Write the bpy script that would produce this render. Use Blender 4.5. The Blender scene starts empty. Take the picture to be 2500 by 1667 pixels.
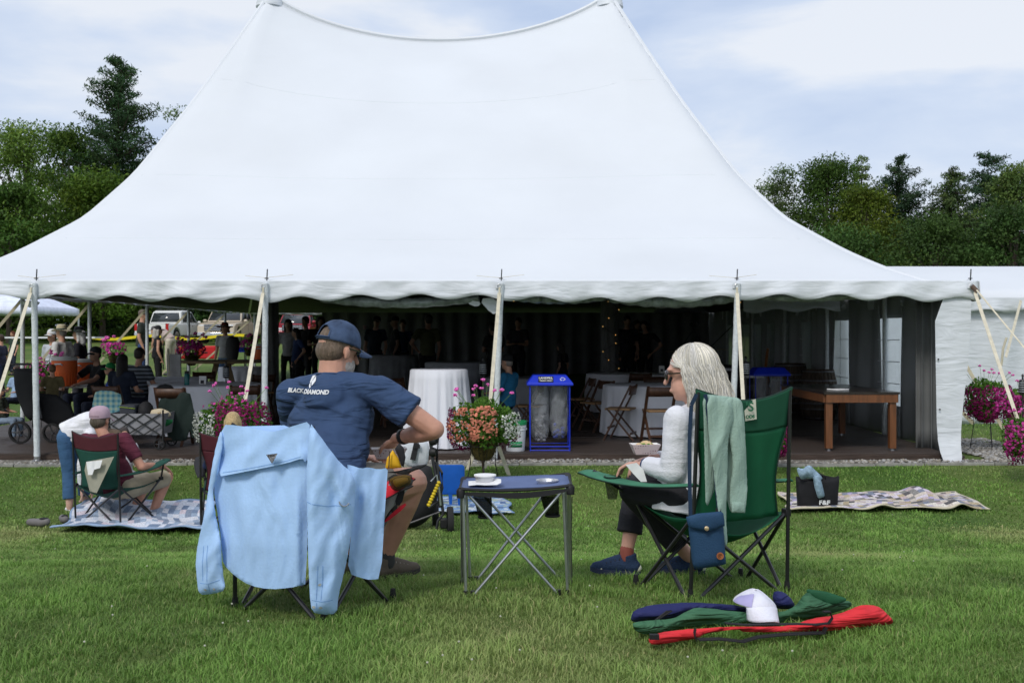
import bpy, bmesh, math, random
import numpy as np
from mathutils import Vector, Matrix, Quaternion
from mathutils.geometry import delaunay_2d_cdt
R = math.radians
rnd = random.Random(7)
nrs = np.random.RandomState(11)
scn = bpy.context.scene
COL = scn.collection
# ------------------------------------------------------------------ camera, sky, sun, exposure
FPX = 2400.0; CZ = 1.61; HV = 770.0; CU = 1176.0
cam_d = bpy.data.cameras.new('camera'); cam = bpy.data.objects.new('camera', cam_d); COL.objects.link(cam)
cam.location = (0, 0, CZ); cam.rotation_euler = (R(90), 0, 0)
cam_d.sensor_width = 36; cam_d.lens = FPX / 2352 * 36; cam_d.shift_y = -14 / 2352
cam_d.clip_start = 0.1; cam_d.clip_end = 2500
cam_d.dof.use_dof = True; cam_d.dof.focus_distance = 5.2; cam_d.dof.aperture_fstop = 9
scn.camera = cam
SUN_EL, SUN_AZ = 44, 205           # azimuth clockwise from +Y, where the sun stands
wld = bpy.data.worlds.new('World'); scn.world = wld; wld.use_nodes = True
nt = wld.node_tree; nt.nodes.clear()
def N(t, nt_, **kw):
    n = nt_.nodes.new(t)
    for k, v in kw.items():
        if k.startswith('i_'):
            n.inputs[k[2:].replace('_', ' ')].default_value = v
        else: setattr(n, k, v)
    return n
sky = N('ShaderNodeTexSky', nt); sky.sky_type = 'NISHITA'; sky.sun_disc = False
sky.sun_elevation = R(SUN_EL); sky.sun_rotation = R(SUN_AZ); sky.air_density = 1.0; sky.dust_density = 2.0
tc = N('ShaderNodeTexCoord', nt)
mp = N('ShaderNodeMapping', nt); mp.inputs['Scale'].default_value = (1.0, 1.0, 3.2); mp.inputs['Location'].default_value = (1.6, 3.3, .6)
nt.links.new(tc.outputs['Generated'], mp.inputs['Vector'])
nz = N('ShaderNodeTexNoise', nt); nz.inputs['Scale'].default_value = 2.7; nz.inputs['Detail'].default_value = 8; nz.inputs['Roughness'].default_value = .5; nz.inputs['Distortion'].default_value = .3
nt.links.new(mp.outputs['Vector'], nz.inputs['Vector'])
rp = N('ShaderNodeValToRGB', nt)
rp.color_ramp.elements[0].position = .35; rp.color_ramp.elements[0].color = (.52, .63, .84, 1)
rp.color_ramp.elements[1].position = .55; rp.color_ramp.elements[1].color = (.84, .88, .95, 1)
e = rp.color_ramp.elements.new(.47); e.color = (.66, .75, .91, 1)
nt.links.new(nz.outputs['Fac'], rp.inputs['Fac'])
sc = N('ShaderNodeVectorMath', nt, operation='SCALE'); sc.inputs['Scale'].default_value = 10.6
nt.links.new(rp.outputs['Color'], sc.inputs[0])
mx = N('ShaderNodeMix', nt, data_type='RGBA'); mx.inputs['Factor'].default_value = .88
nt.links.new(sky.outputs['Color'], mx.inputs['A']); nt.links.new(sc.outputs['Vector'], mx.inputs['B'])
bg = N('ShaderNodeBackground', nt); bg.inputs['Strength'].default_value = .1
nt.links.new(mx.outputs['Result'], bg.inputs['Color'])
wo = N('ShaderNodeOutputWorld', nt); nt.links.new(bg.outputs['Background'], wo.inputs['Surface'])
sd = bpy.data.lights.new('sun', 'SUN'); sd.energy = 1.8; sd.angle = R(15); sd.color = (1, .96, .90)
so = bpy.data.objects.new('sun', sd); COL.objects.link(so)
sdir = Vector((math.sin(R(SUN_AZ)) * math.cos(R(SUN_EL)), math.cos(R(SUN_AZ)) * math.cos(R(SUN_EL)), math.sin(R(SUN_EL))))
so.rotation_euler = sdir.to_track_quat('Z', 'Y').to_euler()
scn.view_settings.view_transform = 'Standard'; scn.view_settings.look = 'None'
scn.view_settings.exposure = 0; scn.view_settings.gamma = 1; scn.view_settings.use_curve_mapping = False

# ------------------------------------------------------------------ coordinates
def W(u, v, Y): return Vector(((u - CU) / FPX * Y, Y, CZ - (v - HV) / FPX * Y))
_ys = np.array([-60, 0, 3.7, 4.9, 6, 8, 10.2, 11.6, 13.0, 14, 22, 30, 40, 60, 90, 200, 2000.])
_zs = np.array([.45, .45, .44, .42, .30, -.06, -.24, -.17, -.02, 0, .0, .40, .66, 1.2, 1.6, 3.0, 4.0])
def gz(x, y):
    return np.interp(y, _ys, _zs)
_yf = np.linspace(-60, 300, 3601); _k = np.hanning(15); _k /= _k.sum()
_zf = np.convolve(np.pad(np.interp(_yf, _ys, _zs), 7, mode='edge'), _k, 'valid')
def gz(x, y):
    z = np.interp(y, _yf, _zf)
    return z + .012 * np.sin(x * 1.3 + .5) * np.sin(y * 1.1)
def G(u, Y, dz=0):      # ground point in column u at distance Y
    x = (u - CU) / FPX * Y
    return Vector((x, Y, float(gz(x, Y)) + dz))

# ------------------------------------------------------------------ materials
MATS = {}
def M(key, color=(.5, .5, .5), rough=.75, var=.12, scale=6, bump=0, bscale=60, metal=0, spec=.3, trans=0, emit=None, alpha=1, sheen=0, stretch=None, wr=0, wrs=3.0, wra=35, wrv=None, attr=None, transl=0):
    if key in MATS: return MATS[key]
    m = bpy.data.materials.new(key); m.use_nodes = True; t = m.node_tree; b = t.nodes['Principled BSDF']
    b.inputs['Roughness'].default_value = rough; b.inputs['Metallic'].default_value = metal
    b.inputs['Specular IOR Level'].default_value = spec
    b.inputs['Transmission Weight'].default_value = trans; b.inputs['Alpha'].default_value = alpha
    if sheen: b.inputs['Sheen Weight'].default_value = sheen
    tc = N('ShaderNodeTexCoord', t); mp = N('ShaderNodeMapping', t)
    if stretch: mp.inputs['Scale'].default_value = stretch
    t.links.new(tc.outputs['Object'], mp.inputs['Vector'])
    nz = N('ShaderNodeTexNoise', t); nz.inputs['Scale'].default_value = scale; nz.inputs['Detail'].default_value = 4
    t.links.new(mp.outputs['Vector'], nz.inputs['Vector'])
    mr = N('ShaderNodeMapRange', t); mr.inputs['From Min'].default_value = .3; mr.inputs['From Max'].default_value = .7
    mr.inputs['To Min'].default_value = 1 - var; mr.inputs['To Max'].default_value = 1 + var
    t.links.new(nz.outputs['Fac'], mr.inputs['Value'])
    vm = N('ShaderNodeVectorMath', t, operation='SCALE')
    if attr:
        at = N('ShaderNodeAttribute', t); at.attribute_name = attr; t.links.new(at.outputs['Color'], vm.inputs[0])
    else: vm.inputs[0].default_value = color[:3]
    t.links.new(mr.outputs['Result'], vm.inputs['Scale'])
    out = vm.outputs['Vector']
    t.links.new(out, b.inputs['Base Color'])
    if bump:
        n2 = N('ShaderNodeTexNoise', t); n2.inputs['Scale'].default_value = bscale; n2.inputs['Detail'].default_value = 3
        t.links.new(mp.outputs['Vector'], n2.inputs['Vector'])
        bp = N('ShaderNodeBump', t); bp.inputs['Strength'].default_value = bump; bp.inputs['Distance'].default_value = .01
        t.links.new(n2.outputs['Fac'], bp.inputs['Height']); t.links.new(bp.outputs['Normal'], b.inputs['Normal'])
    if wr:       # drawn-out creases in cloth: relief only
        m3 = N('ShaderNodeMapping', t); m3.inputs['Rotation'].default_value = (0, R(wra), 0); m3.inputs['Scale'].default_value = wrv or (1, 1, 4.5)
        n3 = N('ShaderNodeTexNoise', t); n3.inputs['Scale'].default_value = wrs; n3.inputs['Detail'].default_value = 2.5; n3.inputs['Distortion'].default_value = 1.4; n3.inputs['Roughness'].default_value = .45
        t.links.new(tc.outputs['Object'], m3.inputs['Vector']); t.links.new(m3.outputs['Vector'], n3.inputs['Vector'])
        b3 = N('ShaderNodeBump', t); b3.inputs['Strength'].default_value = wr; b3.inputs['Distance'].default_value = .06
        t.links.new(n3.outputs['Fac'], b3.inputs['Height'])
        if bump: t.links.new(bp.outputs['Normal'], b3.inputs['Normal'])
        t.links.new(b3.outputs['Normal'], b.inputs['Normal'])
    if emit:
        b.inputs['Emission Color'].default_value = (*emit[:3], 1); b.inputs['Emission Strength'].default_value = emit[3]
    if transl:
        tr = N('ShaderNodeBsdfTranslucent', t); ms = N('ShaderNodeMixShader', t); ms.inputs['Fac'].default_value = transl
        t.links.new(out, tr.inputs['Color']); t.links.new(b.outputs['BSDF'], ms.inputs[1]); t.links.new(tr.outputs['BSDF'], ms.inputs[2])
        t.links.new(ms.outputs['Shader'], t.nodes['Material Output'].inputs['Surface'])
    MATS[key] = m
    return m

# ------------------------------------------------------------------ objects
WM = {}
def tag(o, label=None, cat=None, group=None, kind=None):
    if label: o['label'] = label
    if cat: o['category'] = cat
    if group: o['group'] = group
    if kind: o['kind'] = kind
    return o
def thing(name, label, cat, loc=(0, 0, 0), group=None):
    o = bpy.data.objects.new(name, None); COL.objects.link(o); o.location = loc; o.empty_display_size = .1
    WM[o.name] = Matrix.Translation(Vector(loc)); tag(o, label, cat, group); return o
def place(o, loc, yaw=0, s=1):
    o.location = loc; o.rotation_euler = (0, 0, yaw); o.scale = (s, s, s); return o
def kids(o): return [c for c in bpy.data.objects if c.parent == o]
CH = {}
def dup(root, label=None, loc=None, yaw=None, group=None, s=None):
    def cp(o, par):
        c = o.copy(); COL.objects.link(c)
        if par is not None: c.parent = par; c.matrix_parent_inverse = o.matrix_parent_inverse.copy()
        CH[c.name] = []
        for k in CH.get(o.name, []):
            kk = cp(k, c); CH[c.name].append(kk)
        return c
    r = cp(root, None)
    if label: r['label'] = label
    if loc is not None: r.location = loc
    if yaw is not None: r.rotation_euler = (0, 0, yaw)
    if s is not None: r.scale = (s, s, s)
    if group: r['group'] = group
    return r
def link_mesh(me, name, mat, parent=None):
    o = bpy.data.objects.new(name, me); COL.objects.link(o)
    if mat is not None:
        for m in (mat if isinstance(mat, (list, tuple)) else [mat]): me.materials.append(m)
    if parent is not None:
        o.parent = parent; CH.setdefault(parent.name, []).append(o)
        pm = WM.get(parent.name)
        if pm is not None: o.matrix_parent_inverse = pm.inverted()
    return o
def frame(d, up=Vector((0, 0, 1))):
    z = Vector(d).normalized(); x = Vector(up).cross(z)
    if x.length < 1e-4: x = Vector((1, 0, 0)).cross(z) if abs(z.x) < .9 else Vector((0, 1, 0)).cross(z)
    x.normalize(); y = z.cross(x); return x, y, z
class MB:
    def __init__(s): s.v = []; s.f = []; s.m = []; s.mi = 0
    def add(s, vs, fs):
        n = len(s.v); s.v += [tuple(p) for p in vs]; s.f += [tuple(i + n for i in f) for f in fs]; s.m += [s.mi] * len(fs); return s
    def box(s, c, d, rot=None, taper=1):
        c = Vector(c); hx, hy, hz = d[0] / 2, d[1] / 2, d[2] / 2; vs = []
        for z in (-1, 1):
            k = taper if z > 0 else 1
            for x, y in ((-1, -1), (1, -1), (1, 1), (-1, 1)):
                p = Vector((x * hx * k, y * hy * k, z * hz))
                if rot is not None: p = rot @ p
                vs.append(c + p)
        return s.add(vs, [(3, 2, 1, 0), (4, 5, 6, 7), (0, 1, 5, 4), (1, 2, 6, 5), (2, 3, 7, 6), (3, 0, 4, 7)])
    def bar(s, a, b, w, h, up=(0, 0, 1)):
        a = Vector(a); b = Vector(b); x, y, z = frame(b - a, up); vs = []
        for p in (a, b):
            for i, j in ((-1, -1), (1, -1), (1, 1), (-1, 1)): vs.append(p + x * (i * w / 2) + y * (j * h / 2))
        return s.add(vs, [(3, 2, 1, 0), (4, 5, 6, 7), (0, 1, 5, 4), (1, 2, 6, 5), (2, 3, 7, 6), (3, 0, 4, 7)])
    def tube(s, pts, r, n=8, cap=True, flat=1.0, up=(0, 0, 1)):
        pts = [Vector(p) for p in pts]; k = len(pts)
        rs = r if isinstance(r, (list, tuple)) else [r] * k
        vs = []
        for i, p in enumerate(pts):
            d = (pts[min(i + 1, k - 1)] - pts[max(i - 1, 0)])
            x, y, z = frame(d, up)
            for j in range(n):
                a = 2 * math.pi * j / n
                vs.append(p + x * (math.cos(a) * rs[i]) + y * (math.sin(a) * rs[i] * flat))
        fs = []
        for i in range(k - 1):
            for j in range(n):
                a, b = i * n + j, i * n + (j + 1) % n; fs.append((a, b, b + n, a + n))
        if cap: fs.append(tuple(range(n))[::-1]); fs.append(tuple(range((k - 1) * n, k * n)))
        return s.add(vs, fs)
    def lathe(s, prof, n=24, c=(0, 0, 0), ax=None, cap=True):
        c = Vector(c); vs = []; fs = []
        X, Y, Z = (Vector((1, 0, 0)), Vector((0, 1, 0)), Vector((0, 0, 1))) if ax is None else frame(ax)
        for r, z in prof:
            for j in range(n):
                a = 2 * math.pi * j / n; vs.append(c + X * (r * math.cos(a)) + Y * (r * math.sin(a)) + Z * z)
        for i in range(len(prof) - 1):
            for j in range(n):
                a, b = i * n + j, i * n + (j + 1) % n; fs.append((a, b, b + n, a + n))
        if cap: fs.append(tuple(range(n))[::-1]); k = len(prof); fs.append(tuple(range((k - 1) * n, k * n)))
        return s.add(vs, fs)
    def ell(s, c, r, m=None, nu=14, nv=9):
        c = Vector(c); r = r if isinstance(r, (tuple, list)) else (r, r, r); vs = []; fs = []
        def tr(p): return c + ((m @ p) if m is not None else p)
        vs.append(tr(Vector((0, 0, -r[2]))))
        for i in range(1, nv):
            t = -math.pi / 2 + math.pi * i / nv
            for j in range(nu):
                a = 2 * math.pi * j / nu
                vs.append(tr(Vector((r[0] * math.cos(t) * math.cos(a), r[1] * math.cos(t) * math.sin(a), r[2] * math.sin(t)))))
        vs.append(tr(Vector((0, 0, r[2])))); e = len(vs) - 1
        for j in range(nu): fs.append((0, 1 + (j + 1) % nu, 1 + j))
        for i in range(nv - 2):
            for j in range(nu):
                a, b = 1 + i * nu + j, 1 + i * nu + (j + 1) % nu; fs.append((a, b, b + nu, a + nu))
        o = 1 + (nv - 2) * nu
        for j in range(nu): fs.append((o + j, o + (j + 1) % nu, e))
        return s.add(vs, fs)
    def cap(s, a, b, ra, rb, flat=False, n=12):     # tapered limb with round ends (flat=True: cut square at b)
        a = Vector(a); b = Vector(b); L = (b - a).length
        if L < 1e-5: return s.ell(a, ra)
        prof = []
        for i in range(4): t = math.pi / 2 * (1 - i / 4); prof.append((max(ra * math.cos(t), 1e-4), -ra * math.sin(t)))
        prof.append((ra, 0))
        if flat: prof += [(rb, L)]
        else:
            for i in range(0, 5): t = math.pi / 2 * i / 4; prof.append((max(rb * math.cos(t), 1e-4), L + rb * math.sin(t)))
        return s.lathe(prof, n, a, b - a)
    def grid(s, P, closed=False):
        nr, nc = len(P), len(P[0]); vs = [p for r in P for p in r]; fs = []
        for i in range(nr - 1):
            for j in range(nc - 1 if not closed else nc):
                a, b = i * nc + j, i * nc + (j + 1) % nc; fs.append((a, b, b + nc, a + nc))
        return s.add(vs, fs)
    def mesh(s, name):
        me = bpy.data.meshes.new(name); me.from_pydata(s.v, [], s.f)
        if any(s.m): me.polygons.foreach_set('material_index', s.m)
        return me
    def build(s, name, mat, parent=None, smooth=True, angle=40, solid=0, bevel=0, sub=0):
        me = s.mesh(name)
        bm = bmesh.new(); bm.from_mesh(me)
        if not solid: bmesh.ops.recalc_face_normals(bm, faces=bm.faces)
        bm.to_mesh(me); bm.free()
        if smooth:
            me.polygons.foreach_set('use_smooth', [True] * len(me.polygons))
            if angle < 180: me.set_sharp_from_angle(angle=R(angle))
        o = link_mesh(me, name, mat, parent)
        if sub: md = o.modifiers.new('sub', 'SUBSURF'); md.levels = md.render_levels = sub
        if solid: md = o.modifiers.new('solid', 'SOLIDIFY'); md.thickness = solid; md.offset = 0
        if bevel: md = o.modifiers.new('bev', 'BEVEL'); md.width = bevel; md.segments = 2; md.limit_method = 'ANGLE'
        return o
    def blob(s, name, mat, parent, vox, smooth=6, wrinkle=0, wscale=.08, fac=.5):
        me = s.mesh(name); o = link_mesh(me, name, mat, parent)
        md = o.modifiers.new('fuse', 'REMESH'); md.mode = 'VOXEL'; md.voxel_size = vox; md.use_smooth_shade = True
        if smooth: m2 = o.modifiers.new('soft', 'SMOOTH'); m2.iterations = smooth; m2.factor = fac
        if wrinkle:
            tx = bpy.data.textures.get('wr%.3f' % wscale)
            if tx is None:
                tx = bpy.data.textures.new('wr%.3f' % wscale, 'CLOUDS'); tx.noise_scale = wscale; tx.noise_depth = 2
            m3 = o.modifiers.new('wr', 'DISPLACE'); m3.texture = tx; m3.strength = wrinkle; m3.mid_level = .5; m3.texture_coords = 'LOCAL'
        return o
def fast_mesh(name, verts, faces_n, idx, mat, parent=None, colors=None, smooth=False):
    """verts (n,3); faces_n = corners per face; idx flat index array"""
    me = bpy.data.meshes.new(name); nf = len(idx) // faces_n
    me.vertices.add(len(verts)); me.vertices.foreach_set('co', np.asarray(verts, dtype=np.float32).ravel())
    me.loops.add(len(idx)); me.loops.foreach_set('vertex_index', np.asarray(idx, dtype=np.int32).ravel())
    me.polygons.add(nf); me.polygons.foreach_set('loop_start', np.arange(0, nf * faces_n, faces_n, dtype=np.int32))
    if smooth: me.polygons.foreach_set('use_smooth', np.ones(nf, dtype=bool))
    if colors is not None:
        ca = me.color_attributes.new('tone', 'FLOAT_COLOR', 'POINT')
        cc = np.ones((len(verts), 4), dtype=np.float32); cc[:, :3] = colors; ca.data.foreach_set('color', cc.ravel())
    me.update(calc_edges=True)
    return link_mesh(me, name, mat, parent)
# ---- traced outline -> cloth with its own depth and thickness (all at its real distance)
def chaikin(p, it=1):
    for _ in range(it):
        q = []
        for i in range(len(p)):
            a, b = p[i], p[(i + 1) % len(p)]
            q.append((a[0] * .75 + b[0] * .25, a[1] * .75 + b[1] * .25)); q.append((a[0] * .25 + b[0] * .75, a[1] * .25 + b[1] * .75))
        p = q
    return p
def resamp(p, step):
    out = []
    for i in range(len(p)):
        a, b = Vector(p[i]), Vector(p[(i + 1) % len(p)]); n = max(1, int((b - a).length / step))
        for k in range(n): out.append(tuple(a.lerp(b, k / n)))
    return out
def pip(P, x, y):
    c = np.zeros(x.shape, bool); n = len(P); j = n - 1
    for i in range(n):
        xi, yi = P[i]; xj, yj = P[j]
        if yi != yj:
            c ^= ((yi > y) != (yj > y)) & (x < (xj - xi) * (y - yi) / (yj - yi) + xi)
        j = i
    return c
def bdist(P, x, y):
    d = np.full(x.shape, 1e9); n = len(P)
    for i in range(n):
        ax, ay = P[i]; bx, by = P[(i + 1) % n]; dx, dy = bx - ax, by - ay; L = dx * dx + dy * dy + 1e-9
        t = np.clip(((x - ax) * dx + (y - ay) * dy) / L, 0, 1)
        d = np.minimum(d, np.hypot(x - ax - t * dx, y - ay - t * dy))
    return d
def sheet(name, outline, Yf, mat, parent=None, res=8, thick=.004, puff=0, pw=30, fold=0, fdir=(1, 0), fper=40, fseed=0, ch=1, back=.6, foldfn=None, proj=None):
    P = resamp(chaikin(list(outline), ch) if ch else list(outline), res)
    xs = [p[0] for p in P]; ys = [p[1] for p in P]
    gx, gy = np.meshgrid(np.arange(min(xs) + res * .5, max(xs), res), np.arange(min(ys) + res * .5, max(ys), res))
    gx[::2] += res * .5; gx, gy = gx.ravel(), gy.ravel()
    ins = pip(P, gx, gy); gx, gy = gx[ins], gy[ins]
    dd = bdist(P, gx, gy); k = dd > res * .45; gx, gy, dd = gx[k], gy[k], dd[k]
    pts = [Vector(p) for p in P] + [Vector((a, b)) for a, b in zip(gx, gy)]
    vc, _, fs, _, _, _ = delaunay_2d_cdt(pts, [], [list(range(len(P)))], 1, 1e-4)
    vx = np.array([p.x for p in vc]); vy = np.array([p.y for p in vc]); d = bdist(P, vx, vy)
    Y = np.array([Yf(a, b) for a, b in zip(vx, vy)]) if callable(Yf) else np.full(vx.shape, float(Yf))
    pf = puff * np.sin(np.clip(d / pw, 0, 1) * math.pi / 2)
    rs = np.random.RandomState(fseed); fo = np.zeros_like(vx)
    if fold:
        a = vx * fdir[0] + vy * fdir[1]; b = -vx * fdir[1] + vy * fdir[0]
        for q in range(4):
            w = 2 * math.pi / (fper * (.6 + .5 * q) * (1 + .3 * rs.rand())); ph = rs.rand() * 6.28
            fo += np.sin(a * w + ph + .7 * np.sin(b * w * .35 + rs.rand() * 6)) * fold / (1 + .6 * (3 - q) * .5)
        fo *= .45
    if foldfn: fo = fo + np.array([foldfn(a, b) for a, b in zip(vx, vy)])
    n = len(vx)
    pj = proj or W
    front = [pj(vx[i], vy[i], Y[i] - pf[i] + fo[i]) for i in range(n)]
    bk = [pj(vx[i], vy[i], Y[i] + thick + pf[i] * back + fo[i] * (.3 if puff else 1)) for i in range(n)]
    F = [tuple(f) for f in fs]; cnt = {}
    for f in F:
        for i in range(len(f)):
            a, b = f[i], f[(i + 1) % len(f)]; cnt[(a, b)] = 1
    side = [(a, b, b + n, a + n) for (a, b) in cnt if (b, a) not in cnt]
    mb = MB(); mb.add(front + bk, F + [tuple(i + n for i in f[::-1]) for f in F] + side)
    o = mb.build(name, mat, parent, angle=180 if puff else 60)
    if puff: md = o.modifiers.new('soft', 'SMOOTH'); md.factor = .4; md.iterations = 2
    return o
def textmesh(txt, size, ext=.0008, shear=0, bold=0):
    cu = bpy.data.curves.new('t', 'FONT'); cu.body = txt; cu.size = size; cu.extrude = ext; cu.shear = shear; cu.align_x = 'CENTER'; cu.align_y = 'CENTER'; cu.offset = bold; cu.resolution_u = 3
    o = bpy.data.objects.new('t', cu); me = bpy.data.meshes.new_from_object(o); bpy.data.objects.remove(o); return me
def text(name, txt, size, mtx, mat, parent, ext=.0008, shear=0, bold=0, sx=1):
    me = textmesh(txt, size, ext, shear, bold); me.transform(mtx @ Matrix.Diagonal((sx, 1, 1, 1))); me.materials.clear()
    o = link_mesh(me, name, mat, parent); return o
def TM(loc, xdir=(1, 0, 0), up=(0, 0, 1)):
    x = Vector(xdir).normalized(); y = Vector(up).normalized(); z = x.cross(y); m = Matrix((x, y, z)).transposed().to_4x4(); m.translation = Vector(loc); return m
# ================================================================== SETTING
m_lawn = M('lawn', rough=.9)
t = m_lawn.node_tree; b = t.nodes['Principled BSDF']
def lawn_nodes():
    tcn = N('ShaderNodeTexCoord', t)
    n1 = N('ShaderNodeTexNoise', t); n1.inputs['Scale'].default_value = .55; n1.inputs['Detail'].default_value = 5
    n2 = N('ShaderNodeTexNoise', t); n2.inputs['Scale'].default_value = 60; n2.inputs['Detail'].default_value = 4
    mpn = N('ShaderNodeMapping', t); mpn.inputs['Scale'].default_value = (1, .45, 1)
    t.links.new(tcn.outputs['Object'], mpn.inputs['Vector'])
    t.links.new(mpn.outputs['Vector'], n1.inputs['Vector']); t.links.new(tcn.outputs['Object'], n2.inputs['Vector'])
    r1 = N('ShaderNodeValToRGB', t); r1.color_ramp.elements[0].position = .35; r1.color_ramp.elements[0].color = (.055, .12, .015, 1)
    r1.color_ramp.elements[1].position = .68; r1.color_ramp.elements[1].color = (.15, .19, .045, 1)
    t.links.new(n1.outputs['Fac'], r1.inputs['Fac'])
    mr = N('ShaderNodeMapRange', t); mr.inputs['To Min'].default_value = .35; mr.inputs['To Max'].default_value = 1.5
    t.links.new(n2.outputs['Fac'], mr.inputs['Value'])
    vm = N('ShaderNodeVectorMath', t, operation='SCALE'); t.links.new(r1.outputs['Color'], vm.inputs[0]); t.links.new(mr.outputs['Result'], vm.inputs['Scale'])
    t.links.new(vm.outputs['Vector'], b.inputs['Base Color'])
    bp = N('ShaderNodeBump', t); bp.inputs['Strength'].default_value = .6; bp.inputs['Distance'].default_value = .03
    t.links.new(n2.outputs['Fac'], bp.inputs['Height']); t.links.new(bp.outputs['Normal'], b.inputs['Normal'])
lawn_nodes()
ys = np.concatenate([np.arange(-60, 2, 4), np.arange(2, 16, .2), np.arange(16, 40, 1), np.arange(40, 100, 4), np.arange(100, 1500, 100)])
xs = np.concatenate([np.arange(-1500, -60, 120), np.arange(-60, -12, 4), np.arange(-12, 12, .4), np.arange(12, 60, 4), np.arange(60, 1501, 120)])
XX, YY = np.meshgrid(xs, ys); ZZ = gz(XX, YY)
nr, nc = XX.shape
ii = np.arange(nr * nc).reshape(nr, nc)
quads = np.stack([ii[:-1, :-1], ii[:-1, 1:], ii[1:, 1:], ii[1:, :-1]], -1).reshape(-1, 4)
lawn = fast_mesh('lawn', np.stack([XX, YY, ZZ], -1).reshape(-1, 3), 4, quads.ravel(), m_lawn, smooth=True)
tag(lawn, 'mown green lawn with dry patches under everything', kind='structure')

# ---- grass blades (stuff)
def vnoise(x, y, s, seed):
    rs = np.random.RandomState(seed); g = rs.rand(64, 64); x = x * s; y = y * s
    xi = np.floor(x).astype(int); yi = np.floor(y).astype(int); fx = x - xi; fy = y - yi; fx = fx * fx * (3 - 2 * fx); fy = fy * fy * (3 - 2 * fy)
    a = g[xi % 64, yi % 64]; b_ = g[(xi + 1) % 64, yi % 64]; c = g[xi % 64, (yi + 1) % 64]; d = g[(xi + 1) % 64, (yi + 1) % 64]
    return (a * (1 - fx) + b_ * fx) * (1 - fy) + (c * (1 - fx) + d * fx) * fy
def blades(n, y0, y1, hmin, hmax, wd, seed, xl=None, name='grass_blades', lab='short green lawn grass with drier tips', pw=1.0):
    rs = np.random.RandomState(seed)
    Y = y0 + (y1 - y0) * rs.rand(n) ** pw; X = (rs.rand(n) * 2 - 1) * (Y * .51 + .25)
    if xl is not None: k = xl(X, Y); X, Y = X[k], Y[k]; n = len(X)
    cl = vnoise(X, Y, 7.0, 5); big = vnoise(X, Y * .6, .9, 8); mid = vnoise(X, Y, 3.1, 9)
    h = (hmin + (hmax - hmin) * rs.rand(n)) * (.55 + .9 * cl) * (.75 + .4 * mid)
    az = rs.rand(n) * 6.283; lean = (.25 + .9 * rs.rand(n)) * h; az2 = az + (rs.rand(n) - .5) * .8
    cx, cy = np.cos(az), np.sin(az); px, py = -np.sin(az) * wd / 2, np.cos(az) * wd / 2
    wv = (.6 + .7 * rs.rand(n)); px *= wv; py *= wv
    Z = gz(X, Y) - .004
    def P(a, b, c): return np.stack([a, b, c], -1)
    v0 = P(X - px, Y - py, Z); v1 = P(X + px, Y + py, Z)
    mx_, my_ = X + cx * lean * .3, Y + cy * lean * .3
    v2 = P(mx_ + px * .8, my_ + py * .8, Z + h * .6); v3 = P(mx_ - px * .8, my_ - py * .8, Z + h * .6)
    v4 = P(X + np.cos(az2) * lean, Y + np.sin(az2) * lean, Z + h * (1 - .25 * rs.rand(n)))
    V = np.stack([v0, v1, v2, v3, v4], 1).reshape(-1, 3)
    o = np.arange(n) * 5
    T = np.stack([o, o + 1, o + 2, o, o + 2, o + 3, o + 3, o + 2, o + 4], -1).ravel()
    dry = np.clip((big - .48) * 2.2, 0, 1) * .5 + (rs.rand(n) < .05) * .55
    dry = np.clip(dry + (rs.rand(n) - .5) * .3, 0, 1)[:, None]
    g1 = np.array([.115, .255, .038]); g2 = np.array([.235, .40, .085]); d1 = np.array([.50, .46, .22])
    r_ = rs.rand(n, 1); c = (g1 * (1 - r_) + g2 * r_) * (.38 + .62 * mid[:, None] + .40 * cl[:, None]) * (1 - dry) + d1 * dry
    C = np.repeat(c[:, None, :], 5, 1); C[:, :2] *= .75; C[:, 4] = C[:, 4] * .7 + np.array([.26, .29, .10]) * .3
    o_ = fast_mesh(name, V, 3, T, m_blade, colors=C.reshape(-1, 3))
    tag(o_, lab, 'grass', kind='stuff'); return o_
m_blade = M('grass_blade', rough=.55, var=.1, scale=3, spec=.25, attr='tone', transl=.3)
lawn_ok = lambda X, Y: ~((Y > 13.0) & (X < 6.6))
blades(175000, 3.2, 6.2, .016, .048, .0036, 1, name='grass', lab='long-bladed lawn grass in the foreground under the camp chairs')
blades(125000, 6.0, 9.6, .016, .042, .0065, 2, name='grass', lab='lawn grass beyond the foreground chairs')
blades(90000, 9.4, 13.1, .014, .036, .009, 3, xl=lawn_ok, name='grass', lab='lawn grass in front of the big tent')
blades(24000, 13.0, 22, .03, .05, .018, 4, xl=lambda X, Y: (X > 6.9) | (X < -8.6), name='grass', lab='lawn grass beside the big tent')
# clover flowers
mb = MB()
for i in range(60):
    y = 3.6 + 9 * rnd.random() ** 1.4; x = (rnd.random() * 2 - 1) * y * .5; z = float(gz(x, y)) + .045
    mb.ell((x, y, z), (.0045, .0045, .004), nu=6, nv=4)
tag(mb.build('clover_flowers', M('clover', (.45, .45, .36))), 'tiny white clover flowers dotted over the lawn', 'clover', kind='stuff')

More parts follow.
